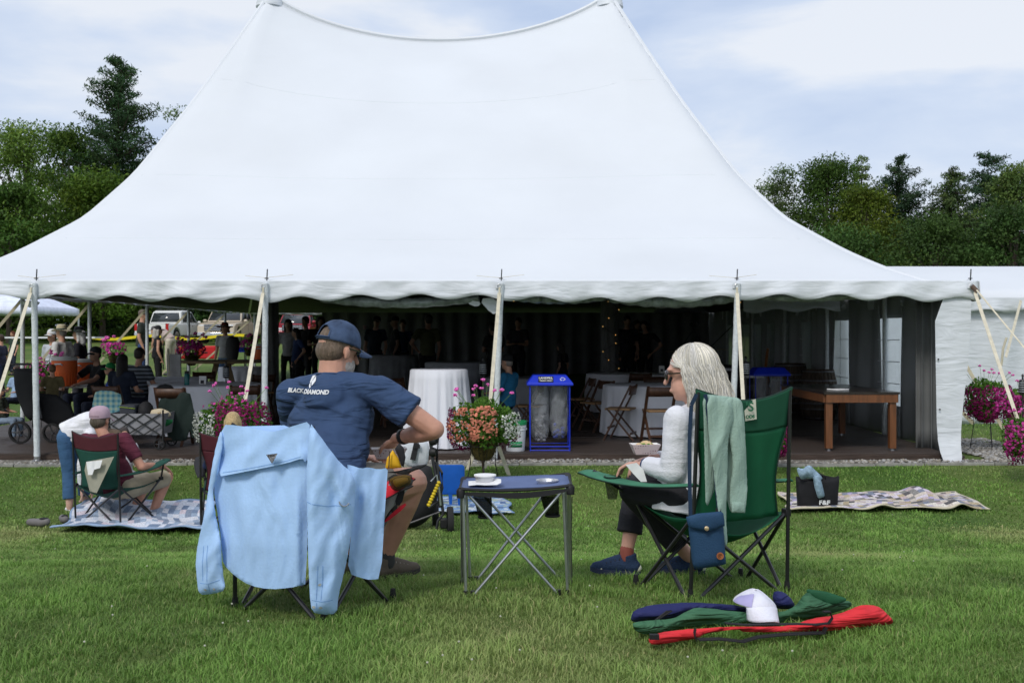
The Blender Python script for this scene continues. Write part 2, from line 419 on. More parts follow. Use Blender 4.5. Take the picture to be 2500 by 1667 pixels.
# ---- deck of boards, gravel and edging
DZ = .09
deck = thing('deck', None, None, (0, 13.5, 0)); deck['kind'] = 'structure'; deck['label'] = 'dark brown wooden deck under the big tent'
m_deck = M('deck_wood', (.060, .046, .040), rough=.5, var=.35, scale=5, bump=.3, bscale=20, stretch=(1, 12, 12), spec=.4)
mbd = MB().box((0, .0675, 0), (1, .135, .03)); protob = {}
for i in range(128):
    y = 13.5 + i * .141
    xr = 5.62 + min(1, (y - 13.5) / 7) * .25; xl = -8.6
    if y > 25: break
    me = protob.get('a')
    if me is None:
        me = mbd.mesh('deck_board'); me.materials.append(m_deck); protob['a'] = me
    o = bpy.data.objects.new('deck_board', me); COL.objects.link(o); o.parent = deck; o.matrix_parent_inverse = WM[deck.name].inverted()
    o.location = ((xl + xr) / 2, y, DZ - .015 + rnd.uniform(-.0015, .0015)); o.scale = (xr - xl, 1, 1)
MB().box((-1.49, 13.475, .035), (14.2, .04, .075)).build('fascia_board', M('deck_edge', (.055, .038, .03), var=.4, scale=4, stretch=(1, 10, 10)), deck)
MB().box((-1.35, 22.5, .02), (14.4, 18, .07)).build('deck_frame', m_deck, deck)
m_stone = M('gravel_stone', attr='tone', rough=.85, var=.2, scale=40)
m_gbed = M('gravel_bed', (.16, .15, .13), var=.4, scale=50, bump=.5, bscale=80)
def strip(name, pts, z, mat, lab, kind='structure', th=.03):
    mb = MB(); n = len(pts); vs = [(x, y, float(gz(x, y)) + z) for x, y in pts]; vs2 = [(x, y, float(gz(x, y)) + z - th - .05) for x, y in pts]
    mb.add(vs + vs2, [tuple(range(n)), tuple(range(2 * n - 1, n - 1, -1))] + [(i, i + n, (i + 1) % n + n, (i + 1) % n) for i in range(n)])
    o = mb.build(name, mat, smooth=False); tag(o, lab, kind=kind); return o
gp = [(-9.6, 13.14)] + [(x, 13.14) for x in (-6, -3, 0, 3, 6)] + [(6.9, 13.35), (7.35, 14.0), (7.3, 15.2), (6.9, 16.2), (6.2, 16.4), (6.2, 13.46), (-9.6, 13.46)]
strip('gravel_bed', gp, .014, m_gbed, 'strip of grey gravel along the deck edge')
edg = thing('stone_edging', None, None, (0, 13.1, 0)); edg['kind'] = 'structure'; edg['label'] = 'pale flush edging between lawn and gravel'
m_edge = M('edging_stone', (.27, .265, .24), var=.3, scale=9, bump=.3)
x = -9.6
while x < 6.1:
    L = rnd.uniform(.55, .95); z = float(gz(x, 13.08)) + .016
    MB().box((x + L / 2, 13.09, z), (L - .012, .06, .035)).build('edging_block', m_edge, edg, bevel=.004); x += L
def stones(n, areas, smin, smax, seed, name, lab):
    rs = np.random.RandomState(seed); ico = [(0, 0, 1), (.89, 0, .3), (.28, .85, .3), (-.72, .53, .3), (-.72, -.53, .3), (.28, -.85, .3)]
    V = []; T = []; C = []; 
    fc = [(0, 1, 2), (0, 2, 3), (0, 3, 4), (0, 4, 5), (0, 5, 1)]
    base = np.array([p for p in ico] + [(p[0] * .95, p[1] * .95, -.4) for p in ico[1:]])
    fc += [(i, i + 5, (i % 5) + 6) if False else (i, i + 5, (i % 5) + 1) for i in range(1, 6)] + [((i % 5) + 1, i + 5, (i % 5) + 6) for i in range(1, 6)]
    fc = np.array(fc); VV = []; FF = []; CC = []
    for k in range(n):
        x, y = areas(rs); s = smin + (smax - smin) * rs.rand() ** 2
        a = rs.rand() * 6.28; B = base * np.array([s * (.7 + .6 * rs.rand()), s * (.7 + .6 * rs.rand()), s * .55]) * (.85 + .3 * rs.rand(11, 1))
        Bx = B[:, 0] * math.cos(a) - B[:, 1] * math.sin(a) + x; By = B[:, 0] * math.sin(a) + B[:, 1] * math.cos(a) + y
        VV.append(np.stack([Bx, By, B[:, 2] + float(gz(x, y)) + .022], -1)); FF.append(fc + 11 * k)
        g = .11 + .30 * rs.rand(); w = rs.rand() * .06; CC.append(np.tile([g + w, g + w * .5, g - w * .3], (11, 1)))
    o = fast_mesh(name, np.concatenate(VV), 3, np.concatenate(FF).ravel(), m_stone, colors=np.concatenate(CC)); tag(o, lab, 'gravel', kind='stuff'); return o
stones(2600, lambda rs: (-9.3 + 15.4 * rs.rand(), 13.15 + .28 * rs.rand()), .012, .032, 3, 'gravel', 'loose grey stones between deck and lawn edging')
def a2(rs):
    while True:
        x, y = 6.15 + 1.15 * rs.rand(), 13.2 + 2.9 * rs.rand()
        if (x < 6.9 or y > 13.4 + (x - 6.9)) and x < 7.25: return x, y
stones(2400, a2, .014, .04, 4, 'gravel', 'pile of pale gravel beside the tent wall flap at right')
# concrete path to the left of the tent
strip('path', [(-14, 15.2), (-8.62, 15.2), (-8.62, 16.6), (-14, 16.9)], .02, M('concrete', (.3, .29, .27), var=.15, bump=.2), 'grey concrete path at the left end of the tent')

# ================================================================== TREES
m_bark = M('bark', (.09, .07, .055), var=.35, scale=8, bump=.8, bscale=20, stretch=(1, 1, .2))
def leafmat(k, c): return M(k, rough=.6, var=.25, scale=.6, spec=.2, attr='tone', transl=.25)
m_leaf = leafmat('leaf', None)
def leaves(name, parent, centers, radii, per, size, col, seed, flat=.6, aspect=.5, colvar=.35, upbias=.4):
    rs = np.random.RandomState(seed); nC = len(centers); centers = np.array(centers); radii = np.array(radii).reshape(nC, -1)
    n = nC * per; ci = np.repeat(np.arange(nC), per)
    d = rs.randn(n, 3); d /= np.linalg.norm(d, axis=1, keepdims=True); r = rs.rand(n, 1) ** .45
    rr = radii[ci] if radii.shape[1] == 3 else np.repeat(radii[ci], 3, 1) * np.array([1, 1, flat])
    P = centers[ci] + d * r * rr
    a = rs.randn(n, 3) + np.array([0, 0, 0]); nrm = rs.randn(n, 3); nrm[:, 2] += upbias * 2
    a /= np.linalg.norm(a, axis=1, keepdims=True); b_ = np.cross(nrm, a); b_ /= (np.linalg.norm(b_, axis=1, keepdims=True) + 1e-9)
    s = size * (.6 + .8 * rs.rand(n, 1)); a = a * s; b_ = b_ * s * aspect
    V = np.stack([P - a, P + b_, P + a, P - b_], 1).reshape(-1, 3)
    F = np.arange(n * 4)
    ct = (1 - colvar + 2 * colvar * rs.rand(nC))[ci][:, None] * (.75 + .5 * rs.rand(n, 1))
    yl = (rs.rand(nC) ** 3)[ci][:, None] * .5
    c = np.array(col) * ct * (1 - yl) + np.array([col[0] * 1.9, col[1] * 1.25, col[2] * .8]) * ct * yl
    C = np.repeat(c[:, None, :], 4, 1).reshape(-1, 3)
    return fast_mesh(name, V, 4, F, m_leaf, parent, colors=C * 1.15)
def decid(label, u, Y, vtop, wid, col, seed, base=.12, group='trees behind the tents', nC=172, per=224, top=1.0, size=.215):
    Y *= 1.18; p = G(u, Y); H = W(u, vtop, Y).z - p.z; w = wid * Y / FPX / 2 * 1.18; rs = random.Random(seed)
    t_ = thing('tree', label, 'tree', p, group)
    mb = MB(); pts = [p + Vector((math.sin(i * .9 + seed) * .12 * i * .3, 0, H * .8 * i / 6 - (0.3 if i == 0 else 0))) for i in range(7)]
    mb.tube(pts, [.02 * H * (1 - i / 7.5) for i in range(7)], 7)
    cs = []; rd = []
    for k in range(nC):
        f = base + (1 - base) * rs.random() ** .8; prof = math.sin(min(1, (f - base) / (1 - base) * 1.02 + .12) * math.pi * .93) ** .6 * (1 - .25 * f)
        a = rs.random() * 6.283; rr = w * prof * (.25 + .75 * rs.random() ** .5) * (1 + .16 * math.sin(3 * a + seed) + .1 * math.sin(5 * a + 9 * f))
        c = (p.x + rr * math.cos(a), p.y + rr * math.sin(a), p.z + H * (f * .96)); cs.append(c); rd.append((.6 + .5 * rs.random()) * w * .27 + .3)
    mb.build('trunk', m_bark, t_)
    ml = MB()
    for k in range(0, nC, 5):
        c = Vector(cs[k]); z0 = p.z + (c.z - p.z) * .6; s0 = Vector((p.x, p.y, z0)); mid = s0.lerp(c, .55) + Vector((0, 0, .3))
        ml.tube([s0, mid, c], [.006 * H, .004 * H, .0015 * H], 5)
    ml.build('limbs', m_bark, t_)
    leaves('crown', t_, cs, rd, per, size * .5, col, seed)
    return t_
def pine(label, u, Y, vtop, wid, col, seed, group='trees behind the tents', whorls=22, up=.12, gap=0, per=26, droop=.0, size=.25, lean=0):
    Y *= 1.18; p = G(u, Y); H = W(u, vtop, Y).z - p.z; w = wid * Y / FPX / 2 * 1.18; rs = random.Random(seed)
    t_ = thing('pine_tree', label, 'tree', p, group)
    MB().tube([p + Vector((lean * i / 6, 0, H * i / 6 - (.3 if i == 0 else 0))) for i in range(7)], [.014 * H * (1 - i / 6.3) for i in range(7)], 7).build('trunk', m_bark, t_)
    cs = []; rd = []; mb = MB()
    for i in range(whorls):
        f = .16 + .82 * (i / (whorls - 1)); z = H * f; L0 = w * (1 - f) ** .62 * 1.25 * min(1, .55 + f * 1.2)
        nb = 8 if i < whorls - 3 else 5
        for k in range(nb):
            a = rs.random() * 6.283; L = L0 * (.55 + .55 * rs.random()) + .12
            if rs.random() < gap: continue
            b0 = p + Vector((lean * f, 0, z + rs.uniform(-.3, .3))); b1 = b0 + Vector((math.cos(a) * L, math.sin(a) * L, L * (up + .18 * rs.random()) - droop * L))
            mb.tube([b0, b0.lerp(b1, .5) - Vector((0, 0, .06 * L)), b1], [.004 * H, .0025 * H, .001 * H], 4)
            ns = max(2, int(L / .36))
            for j in range(ns):
                q = (j + .8) / ns; c = b0.lerp(b1, q) + Vector((rs.uniform(-.12, .12), rs.uniform(-.12, .12), rs.uniform(0, .2)))
                cs.append(tuple(c)); rr = .36 + .2 * L * (1 - q * .6); rd.append((rr, rr, rr * .62))
    cs.append(tuple(p + Vector((lean, 0, H * .985)))); rd.append((.22, .22, .5))
    mb.build('limbs', m_bark, t_)
    leaves('crown', t_, cs, rd, per, size * .62, col, seed, aspect=.25)
    return t_
PG = (.036, .08, .031); DG = (.06, .13, .025); LG = (.105, .185, .032); DK = (.042, .092, .021)
decid('bright green broadleaf tree at the far left edge, left of the big pine', 60, 62, 262, 300, LG, 21, nC=138, per=180)
decid('bushy broadleaf tree between the left edge tree and the tall pine', 170, 60, 275, 220, (.06, .12, .02), 22, nC=114, per=164)
pine('tall dark pine rising highest above the left woods', 272, 60, 132, 250, PG, 23, whorls=24, per=34, gap=.1, up=.3)
decid('sparse young tree peeking beside the left slope of the tent roof', 415, 58, 222, 130, (.07, .12, .035), 24, nC=69, per=67, size=.17)
decid('low dark green maple in front of the tall pine', 235, 52, 395, 300, (.06, .115, .014), 25, nC=126, per=180)
decid('shadowy broadleaf tree at the lower far left', 20, 50, 420, 260, (.045, .10, .016), 26, nC=114, per=180)
decid('dark understorey tree behind the left end of the tent', 380, 55, 420, 320, DK, 27, nC=126, per=164, base=.02)
decid('dark leafy tree left of the white canopy', -130, 56, 330, 320, DK, 28, nC=92, per=134, base=.02)
decid('dark tree filling the gap behind the white pickup', 560, 58, 520, 340, DK, 29, nC=103, per=134, base=.02)
decid('dark tree seen below the tent eave behind the red car', 740, 60, 560, 300, DK, 30, nC=80, per=120, base=.02)
decid('pale feathery tree touching the right slope of the tent roof', 1785, 72, 378, 190, (.065, .105, .035), 31, nC=92, per=134)
decid('broad dark maple with a rounded crown right of the tent roof', 1900, 70, 362, 250, (.04, .085, .014), 32, nC=172, per=194)
decid('yellow-green maple shoulder in front of the rounded dark maple', 1985, 66, 420, 200, (.07, .11, .012), 33, nC=126, per=180)
decid('slim light tree top poking up behind the rounded maple', 1975, 78, 348, 60, (.08, .13, .04), 34, nC=34, per=90, base=.5)
pine('dark pine with two spreading plumes right of the maples', 2065, 72, 368, 190, (.026, .06, .026), 35, whorls=18, per=34, up=.4)
pine('narrow pointed spruce between the two dark pines', 2185, 70, 388, 170, (.05, .09, .03), 36, whorls=24, up=-.1, per=26)
pine('tall layered dark pine near the right edge', 2270, 74, 352, 230, (.024, .058, .026), 37, whorls=17, per=36, gap=.18)
decid('light green leafy tree at the far right edge', 2330, 62, 372, 190, (.07, .12, .03), 38, nC=103, per=127)
decid('low green tree mass under the pointed spruce', 2150, 60, 500, 320, (.045, .09, .02), 39, nC=138, per=164, base=.02)
decid('dark green tree mass low at the right edge', 2330, 58, 470, 280, (.04, .085, .02), 40, nC=138, per=164, base=.02)
decid('dark broadleaf tree low behind the right tent roof slope', 1930, 60, 520, 260, DK, 41, nC=103, per=150, base=.02)
decid('tree outside the right edge of the picture', 2520, 64, 360, 260, DG, 42, nC=80, per=120, base=.02)
# undergrowth at the wood's foot and tall wild grass: uncountable
rs_ = random.Random(5); cs = []; rd = []
for i in range(230):
    x = rs_.uniform(-42, -4); y = rs_.uniform(66, 69); cs.append((x, y, float(gz(x, y)) + rs_.uniform(.3, 4.2))); rd.append(rs_.uniform(1.0, 1.7))
for i in range(90):
    x = rs_.uniform(8, 40); y = rs_.uniform(64, 68); cs.append((x, y, float(gz(x, y)) + rs_.uniform(.3, 3.2))); rd.append(rs_.uniform(.8, 1.4))
o = leaves('undergrowth', None, cs, rd, 260, .16, (.022, .045, .011), 77, flat=1); tag(o, 'dark shrubby undergrowth along the foot of the woods', 'undergrowth', kind='stuff')
cs = []; rd = []
for i in range(240):
    x = rs_.uniform(-62, 0) if i % 2 else rs_.uniform(10, 52); y = rs_.uniform(84, 92); cs.append((x, y, float(gz(x, y)) + rs_.uniform(.5, 9 if x < 0 else 7))); rd.append(rs_.uniform(2.2, 3.4))
o = leaves('far_woods', None, cs, rd, 170, .36, (.025, .05, .014), 79, flat=1); tag(o, 'dark mass of woods further back behind the trees', 'woods', kind='stuff')
cs = []; rd = []
for i in range(260):
    x = rs_.uniform(-38, -6); y = rs_.uniform(62, 65.5); cs.append((x, y, float(gz(x, y)) + .35)); rd.append((.7, .5, .5))
o = leaves('wild_grass', None, cs, rd, 90, .10, (.09, .17, .03), 78, aspect=.25, upbias=-.8); tag(o, 'tall uncut meadow grass at the foot of the woods', 'wild grass', kind='stuff')
# ================================================================== BIG TENT
XL, XR, PXL, PXR = -8.1, 5.97, -5.26, 2.12; Y0, YR = 13.4, 22.7; HD = YR - Y0
_t = np.array([-.05, 0, .03, .168, .316, .511, .652, .812, .9, 1]); _z = np.array([9.15, 9.05, 8.75, 7.43, 6.07, 4.42, 3.52, 2.86, 2.56, 2.3])
def tmod(x, y):
    a = 0
    if x > PXR: a = (x - PXR) / (XR - PXR)
    elif x < PXL: a = (PXL - x) / (PXL - XL)
    b_ = abs(y - YR) / HD; p = 9
    return min(1, (a ** p + b_ ** p) ** (1 / p))
_tf = np.linspace(0, 1, 400); _zz = np.interp(_tf, _t, _z); _kk = np.hanning(41); _kk /= _kk.sum()
_zz2 = np.convolve(np.pad(_zz, 20, mode='reflect', reflect_type='odd'), _kk, 'valid')
def roofz(x, y):
    tt = tmod(x, y); z = float(np.interp(tt, _tf, _zz2))
    if PXL < x < PXR:
        q = (x - PXL) / (PXR - PXL); sg = (4 * q * (1 - q)) ** .8
        z -= 1.0 * sg * max(0, 1 - tt * 1.9) ** 1.6 - 0 + .05 * sg * (1 - tt)
    else:
        z += 0
    return z
m_vinyl = M('tent_vinyl_white', (.665, .69, .72), rough=.45, var=.035, scale=.45, spec=.35, wr=.22, wrs=.45, wra=20)
m_vin_in = M('tent_underside_shade_grey', (.07, .075, .072), rough=.8)  # roof underside: the dim interior's shade is put into this dark colour
m_val = M('valance_vinyl', (.66, .69, .73), rough=.5, var=.05, scale=4, bump=.3, bscale=8, wr=.36, wrs=1.5, wra=14, spec=.35)
m_wallin = M('tent_wall_vinyl', (.66, .67, .68), rough=.55, var=.08, scale=3, bump=.2, bscale=6)
m_drape = M('shade_grey_drape', (.14, .145, .145), rough=.7, var=.1, scale=3)  # pale drapes inside the tent, greyed to carry the shade in their colour
m_pole = M('pole_sleeve_white', (.62, .66, .68), rough=.55, var=.12, scale=30, bump=.9, bscale=55)
m_gal = M('galvanised_pole', (.42, .45, .48), rough=.4, metal=.4, var=.15, scale=20)
m_web = M('webbing_strap', (.62, .57, .45), rough=.85, var=.12, scale=20, bump=.2, bscale=150)
m_rope = M('rope', (.6, .55, .42), rough=.9)
m_blk = M('black_metal', (.02, .02, .022), rough=.35, spec=.5)
m_steel = M('steel', (.5, .5, .52), rough=.3, metal=.9)
tent = thing('tent', 'huge white two-peaked event tent with scalloped valance', 'tent', (-1.1, 13.4, 0))
gx = np.concatenate([np.linspace(XL, PXL, 26)[:-1], np.linspace(PXL, PXR, 50)[:-1], np.linspace(PXR, XR, 30)])
gy = np.linspace(Y0, 2 * YR - Y0, 131)
P = [[(x, y, roofz(x, y)) for x in gx] for y in gy]
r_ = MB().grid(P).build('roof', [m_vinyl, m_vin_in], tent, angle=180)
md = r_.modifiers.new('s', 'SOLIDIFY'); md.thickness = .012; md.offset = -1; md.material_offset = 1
# seams: thin raised weld lines running across the front slope
mb = MB()
for tq in (.26, .52, .76):
    y = YR - HD * tq; xa = PXL + (XL - PXL) * tq + .15; xb = PXR + (XR - PXR) * tq - .15
    mb.tube([(xa + (xb - xa) * i / 40, y - .25 * math.sin(math.pi * i / 40) * (1 - tq), roofz(xa + (xb - xa) * i / 40, y - .25 * math.sin(math.pi * i / 40) * (1 - tq)) + .000) for i in range(41)], .003, 4)
mb.build('weld_seams', m_vinyl, tent)
# hip webbing and peak collars
for px, ex in ((PXL, XL), (PXR, XR)):
    for sy in (-1, 1):
        mb = MB(); pts = []
        for i in range(40):
            q = .015 + .97 * i / 39; x = px + (ex - px) * q; y = YR + sy * HD * q; pts.append((x, y, roofz(x, y) + .005))
        mb.tube(pts, .05, 6, flat=.6).build('hip_webbing', m_vinyl, tent)
    MB().lathe([(.30, 8.72), (.27, 8.9), (.22, 9.1), (.16, 9.22), (.05, 9.24)], 16, (px, YR, 0)).build('peak_collar', m_val, tent)
    mb = MB(); mb.tube([(px, YR, DZ), (px, YR, 8.95)], .06, 12); mb.build('centre_pole', m_gal, tent)
mb = MB(); pts = []
for i in range(41):
    x = PXL + (PXR - PXL) * i / 40; pts.append((x, YR, roofz(x, YR) + .02))
mb.tube(pts, .05, 6).build('ridge_webbing', m_vinyl, tent)
# valance strips with scallops
def valance(a, b, name, mat=m_val, par=tent, zt=2.31, drop=.195, amp=.034, per=.765, seed=0, tz=0, nrm=None):
    a = Vector(a); b = Vector(b); L = (b - a).length; d = (b - a) / L; nrm = Vector((d.y, -d.x, 0)) if nrm is None else nrm
    n = int(L / .045); rs = random.Random(seed); ph = rs.random(); rows = []
    ks = [0, .04, .25, .5, .75, 1]
    off = [rs.uniform(.8, 1.25) for _ in range(200)]
    for kk in ks:
        row = []
        for i in range(n + 1):
            s = L * i / n; q = s / per + ph; dr = drop + amp * (1 - math.cos(2 * math.pi * q)) * off[int(q) % 200] ** .3 + .02 * math.sin(s * 1.3 + seed)
            w = .03 * math.sin(2 * math.pi * q + 1.2) * kk + .014 * math.sin(s * 9 + 3 * kk + seed) * kk + .010 * math.sin(s * 23 + 5 * kk) * kk * (1 - kk) * 2
            p = a + d * s + nrm * (.02 + w + .02 * kk); row.append((p.x, p.y, zt - kk * dr + .012 * math.sin(s * 2.05 - .6) * (1 - kk) * 0 + tz * 0))
        rows.append(row)
    return MB().grid(rows).build(name, mat, par, angle=180, solid=.006)
valance((XL, Y0), (XR, Y0), 'valance', seed=2) if False else valance((XL, Y0, 0), (XR, Y0, 0), 'valance', seed=2)
valance((XR, Y0, 0), (XR, 2 * YR - Y0, 0), 'valance', seed=3); valance((XL, 2 * YR - Y0, 0), (XL, Y0, 0), 'valance', seed=4, drop=.05, amp=.01); valance((XR, 2 * YR - Y0, 0), (XL, 2 * YR - Y0, 0), 'valance', seed=5, drop=.05, amp=.01)
# rolled hem cord line under the eave
# side poles
PU = [72, 605, 1147, 1692, 2232]
PXs = [(u - CU) / FPX * 13.33 for u in PU]
def wavy_pole(x0, x1, y, zb, zt, r, name, mat):
    pts = []; rr = []
    for i in range(26):
        q = i / 25; pts.append((x0 + (x1 - x0) * q, y, zb + (zt - zb) * q)); rr.append(r * (1 + .05 * math.sin(i * 2.3)))
    return MB().tube(pts, rr, 12).build(name, mat, tent)
for i, x in enumerate(PXs):
    if i < 4:
        lean = [.055, .0, -.0, .07][i]; xb = x + [.06, .0, -.065, -.06][i]
        wavy_pole(xb, x + .02, 13.36, 0.0, 2.27, .038, 'side_pole', m_pole)
        MB().lathe([(.055, .0), (.055, .012), (.04, .018), (.04, .06)], 12, (xb, 13.36, .005)).build('pole_foot', m_steel, tent)
    # pin, ring plate and D-ring
    MB().tube([(x + .02, 13.42, 2.27), (x + .03, 13.42, 2.46)], .008, 6).lathe([(.028, 0), (.028, .01)], 10, (x + .02, 13.42, 2.335)).build('pole_pin', m_blk, tent)
    mb = MB().box((x, 13.345, 2.25), (.1, .012, .085)); mb.build('ring_plate', m_val, tent, bevel=.004)
    pts = [(x + .024 * math.cos(a), 13.325, 2.235 + .028 * math.sin(a)) for a in np.linspace(0, 6.283, 13)]
    MB().tube(pts, .005, 6).build('ring', m_steel, tent)
    if i < 4:   # fine cross cords on the roof by the pin
        MB().tube([(x - .3, 13.6, 2.385), (x, 13.44, 2.35), (x + .32, 13.62, 2.4)], .003, 4).build('cord', m_rope, tent)
def strap(a, b, w=.045, name='guy_strap', mat=m_web, par=tent, t=.004):
    a = Vector(a); b = Vector(b); mid = a.lerp(b, .5) + Vector((0, 0, -.01)); mb = MB()
    mb.bar(a, mid, w, t, (0, 1, 0)); mb.bar(mid, b, w, t, (0, 1, 0)); return mb.build(name, mat, par)
ST = [(-6.07, 11.7), (-3.12, 11.6), (-.325, 12.4), (2.62, 11.6), (5.9, 11.7)]
for i, x in enumerate(PXs):
    sx, sy = ST[i]; z = float(gz(sx, sy))
    x_ = x + (0.03 if i == 4 else 0)
    strap((x_, 13.30, 2.15), (sx, sy, z + .12)); MB().tube([(x_, 13.32, 2.22), (x_ + .004, 13.30, 2.13)], .012, 6).build('strap_hook', m_rope, tent)
    MB().tube([(sx, sy, z - .1), (sx - .02, sy - .05, z + .2)], .016, 8).lathe([(.026, 0), (.026, .015)], 8, (sx - .02, sy - .05, z + .2)).build('stake', M('rust_iron', (.12, .08, .06), rough=.8), tent)
# far and left row of poles with their own straps
for k, (u, Y) in enumerate([(52, 16.96), (206, 19.6), (338, 22.7), (433, 25.7), (517, 28.9), (585, 31.8)]):
    x = (u - CU) / FPX * Y; MB().tube([(x, Y, float(gz(x, Y)) - .1), (x, Y, 2.25)], .035, 10).build('side_pole', m_pole if k < 3 else m_gal, tent)
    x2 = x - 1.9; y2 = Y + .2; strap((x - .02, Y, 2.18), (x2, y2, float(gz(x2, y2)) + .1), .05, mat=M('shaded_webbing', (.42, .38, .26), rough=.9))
MB().tube([(XL, Y0 + .05, 0), (XL, Y0 + .05, 2.27)], .035, 10).build('side_pole', m_pole, tent)
for x in (-5, -2, 1, 4):
    MB().tube([(x, 31.9, .2), (x, 31.9, 2.25)], .035, 10).build('side_pole', m_gal, tent)
for Y in (16.4, 19.4, 22.4, 25.4, 28.4, 31.8):
    MB().tube([(XR - .12, Y, .0), (XR - .12, Y, 2.27)], .035, 10).build('side_pole', m_pole, tent)
# rolled-up clear side curtains sagging under the front eave
m_roll = M('rolled_clear_vinyl', (.20, .23, .22), rough=.25, var=.5, scale=9, bump=1.0, bscale=14, spec=.6)
def roll(u0, u1, sag, z0=2.09, r=.06, y=13.6, name='rolled_curtain'):
    x0 = (u0 - CU) / FPX * y; x1 = (u1 - CU) / FPX * y; pts = []; rr = []
    for i in range(25):
        q = i / 24; pts.append((x0 + (x1 - x0) * q, y + .02 * math.sin(i * 1.7), z0 - sag * 4 * q * (1 - q))); rr.append(r * (.8 + .35 * math.sin(math.pi * q)) * (1 + .12 * math.sin(i * 2.1)))
    MB().tube(pts, rr, 10).build(name, m_roll, tent)
roll(735, 1100, .06); roll(1165, 1400, .04, z0=2.12); roll(1400, 1688, .05, z0=2.1, r=.075); roll(1695, 1990, .03, z0=2.13, r=.05)
# torn flap hanging left of the centre pole
sheet('curtain_flap', [(1098, 686), (1142, 683), (1143, 718), (1130, 722)], 13.55, m_val, tent, res=6, thick=.004)
sheet('curtain_flap', [(1060, 683), (1100, 688), (1104, 702), (1085, 704)], 13.58, m_val, tent, res=6, thick=.004)
sheet('curtain_flap', [(38, 688), (95, 690), (88, 704), (62, 708)], 13.62, m_val, tent, res=6, thick=.01, puff=.04, pw=12)
# walls: right side (inside seen) with clear windows
WIN = [(16.5, .95), (18.9, .85), (21.2, .7), (22.75, .6), (24.1, .6), (25.4, .6), (26.7, .6), (28.6, .6)]
m_clear = M('clear_vinyl_window', (.8, .84, .88), rough=.2, var=.05, alpha=.35, spec=.5, transl=.75)
def wallX(y, z):   # folds of the side wall
    return XR + .05 * math.sin(y * 4.1) * (.3 + .7 * (2.3 - z) / 2.3) + .025 * math.sin(y * 9.7 + z)
cuts = []; prev = 14.1
mb = MB()
def wseg(mb, ya, yb, za, zb, col=1):
    n = max(2, int((yb - ya) / .08)); rows = []
    for j in range(7):
        z = za + (zb - za) * j / 6; rows.append([(wallX(ya + (yb - ya) * i / n, z) , ya + (yb - ya) * i / n, z) for i in range(n + 1)])
    mb.grid(rows)
for yc, w in WIN:
    wseg(mb, prev, yc - w / 2, .02, 2.28); wseg(mb, yc - w / 2, yc + w / 2, .02, .52); wseg(mb, yc - w / 2, yc + w / 2, 1.88, 2.28); prev = yc + w / 2
wseg(mb, prev, 31.9, .02, 2.28)
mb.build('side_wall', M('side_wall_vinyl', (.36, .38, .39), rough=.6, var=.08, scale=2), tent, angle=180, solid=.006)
for yc, w in WIN:
    m2 = MB(); wseg(m2, yc - w / 2, yc + w / 2, .52, 1.88); wp = m2.build('window_pane', m_clear, tent, angle=180)
    m3 = MB()
    for k in (1, 2, 3):
        z = .52 + 1.36 * k / 4; m3.bar((XR - .03, yc - w / 2, z), (XR - .03, yc + w / 2, z), .012, .012)
    m3.bar((XR - .03, yc, .52), (XR - .03, yc, 1.88), .012, .012)
    m3.build('window_grid', m_vinyl, wp)
# rear wall of drapes
mb = MB(); rows = []; n = 230
for j in range(5):
    z = .1 + 2.2 * j / 4; rows.append([(-5.75 + 11.7 * i / n, 31.6 + .10 * math.sin(i * .62 + .4 * math.sin(i * .09) * 3) * (1 - .5 * j / 4), z) for i in range(n + 1)])
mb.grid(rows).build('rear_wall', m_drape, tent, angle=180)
# fabric covers round the two centre poles
for px, c in ((PXL, m_drape), (PXR, m_drape)):
    mb = MB(); pr = []
    rows = []
    for j in range(12):
        z = .1 + 4.5 * j / 11; rows.append([(px + (.17 + .025 * math.sin(6 * a + z)) * math.cos(a), YR + (.17 + .025 * math.sin(6 * a + z)) * math.sin(a), z) for a in np.linspace(0, 6.283, 40)[:-1]])
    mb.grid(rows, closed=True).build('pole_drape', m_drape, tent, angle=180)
# front right wall flap, white, gathered towards the corner and flaring at its foot
sheet('wall_flap', [(2147, 690), (2232, 655), (2228, 800), (2212, 930), (2206, 1010), (2211, 1060), (2203, 1076), (2180, 1074), (2162, 1050), (2152, 1000), (2150, 880)], lambda u, v: 13.38 - .1 * max(0, (v - 1000) / 70), m_val, tent, res=12, thick=.006, fold=.012, fdir=(1, .05), fper=60)
mb = MB()
for v in (825, 940, 1050):
    p = W(2155 + (v - 825) * .03, v, 13.36); mb.tube([p, p + Vector((0, -.006, 0))], .012, 10)
mb.build('grommets', m_blk, tent)
mb = MB(); rows = []     # inner dark return panel beside the flap
for j in range(8):
    z = .02 + 2.2 * j / 7; rows.append([(5.45 + .55 * i / 24 + .03 * math.sin(i * 1.1), 14.1 + .05 * math.sin(i * 1.3), z) for i in range(25)])
mb.grid(rows).build('wall_return', m_drape, tent, angle=180, solid=.006)
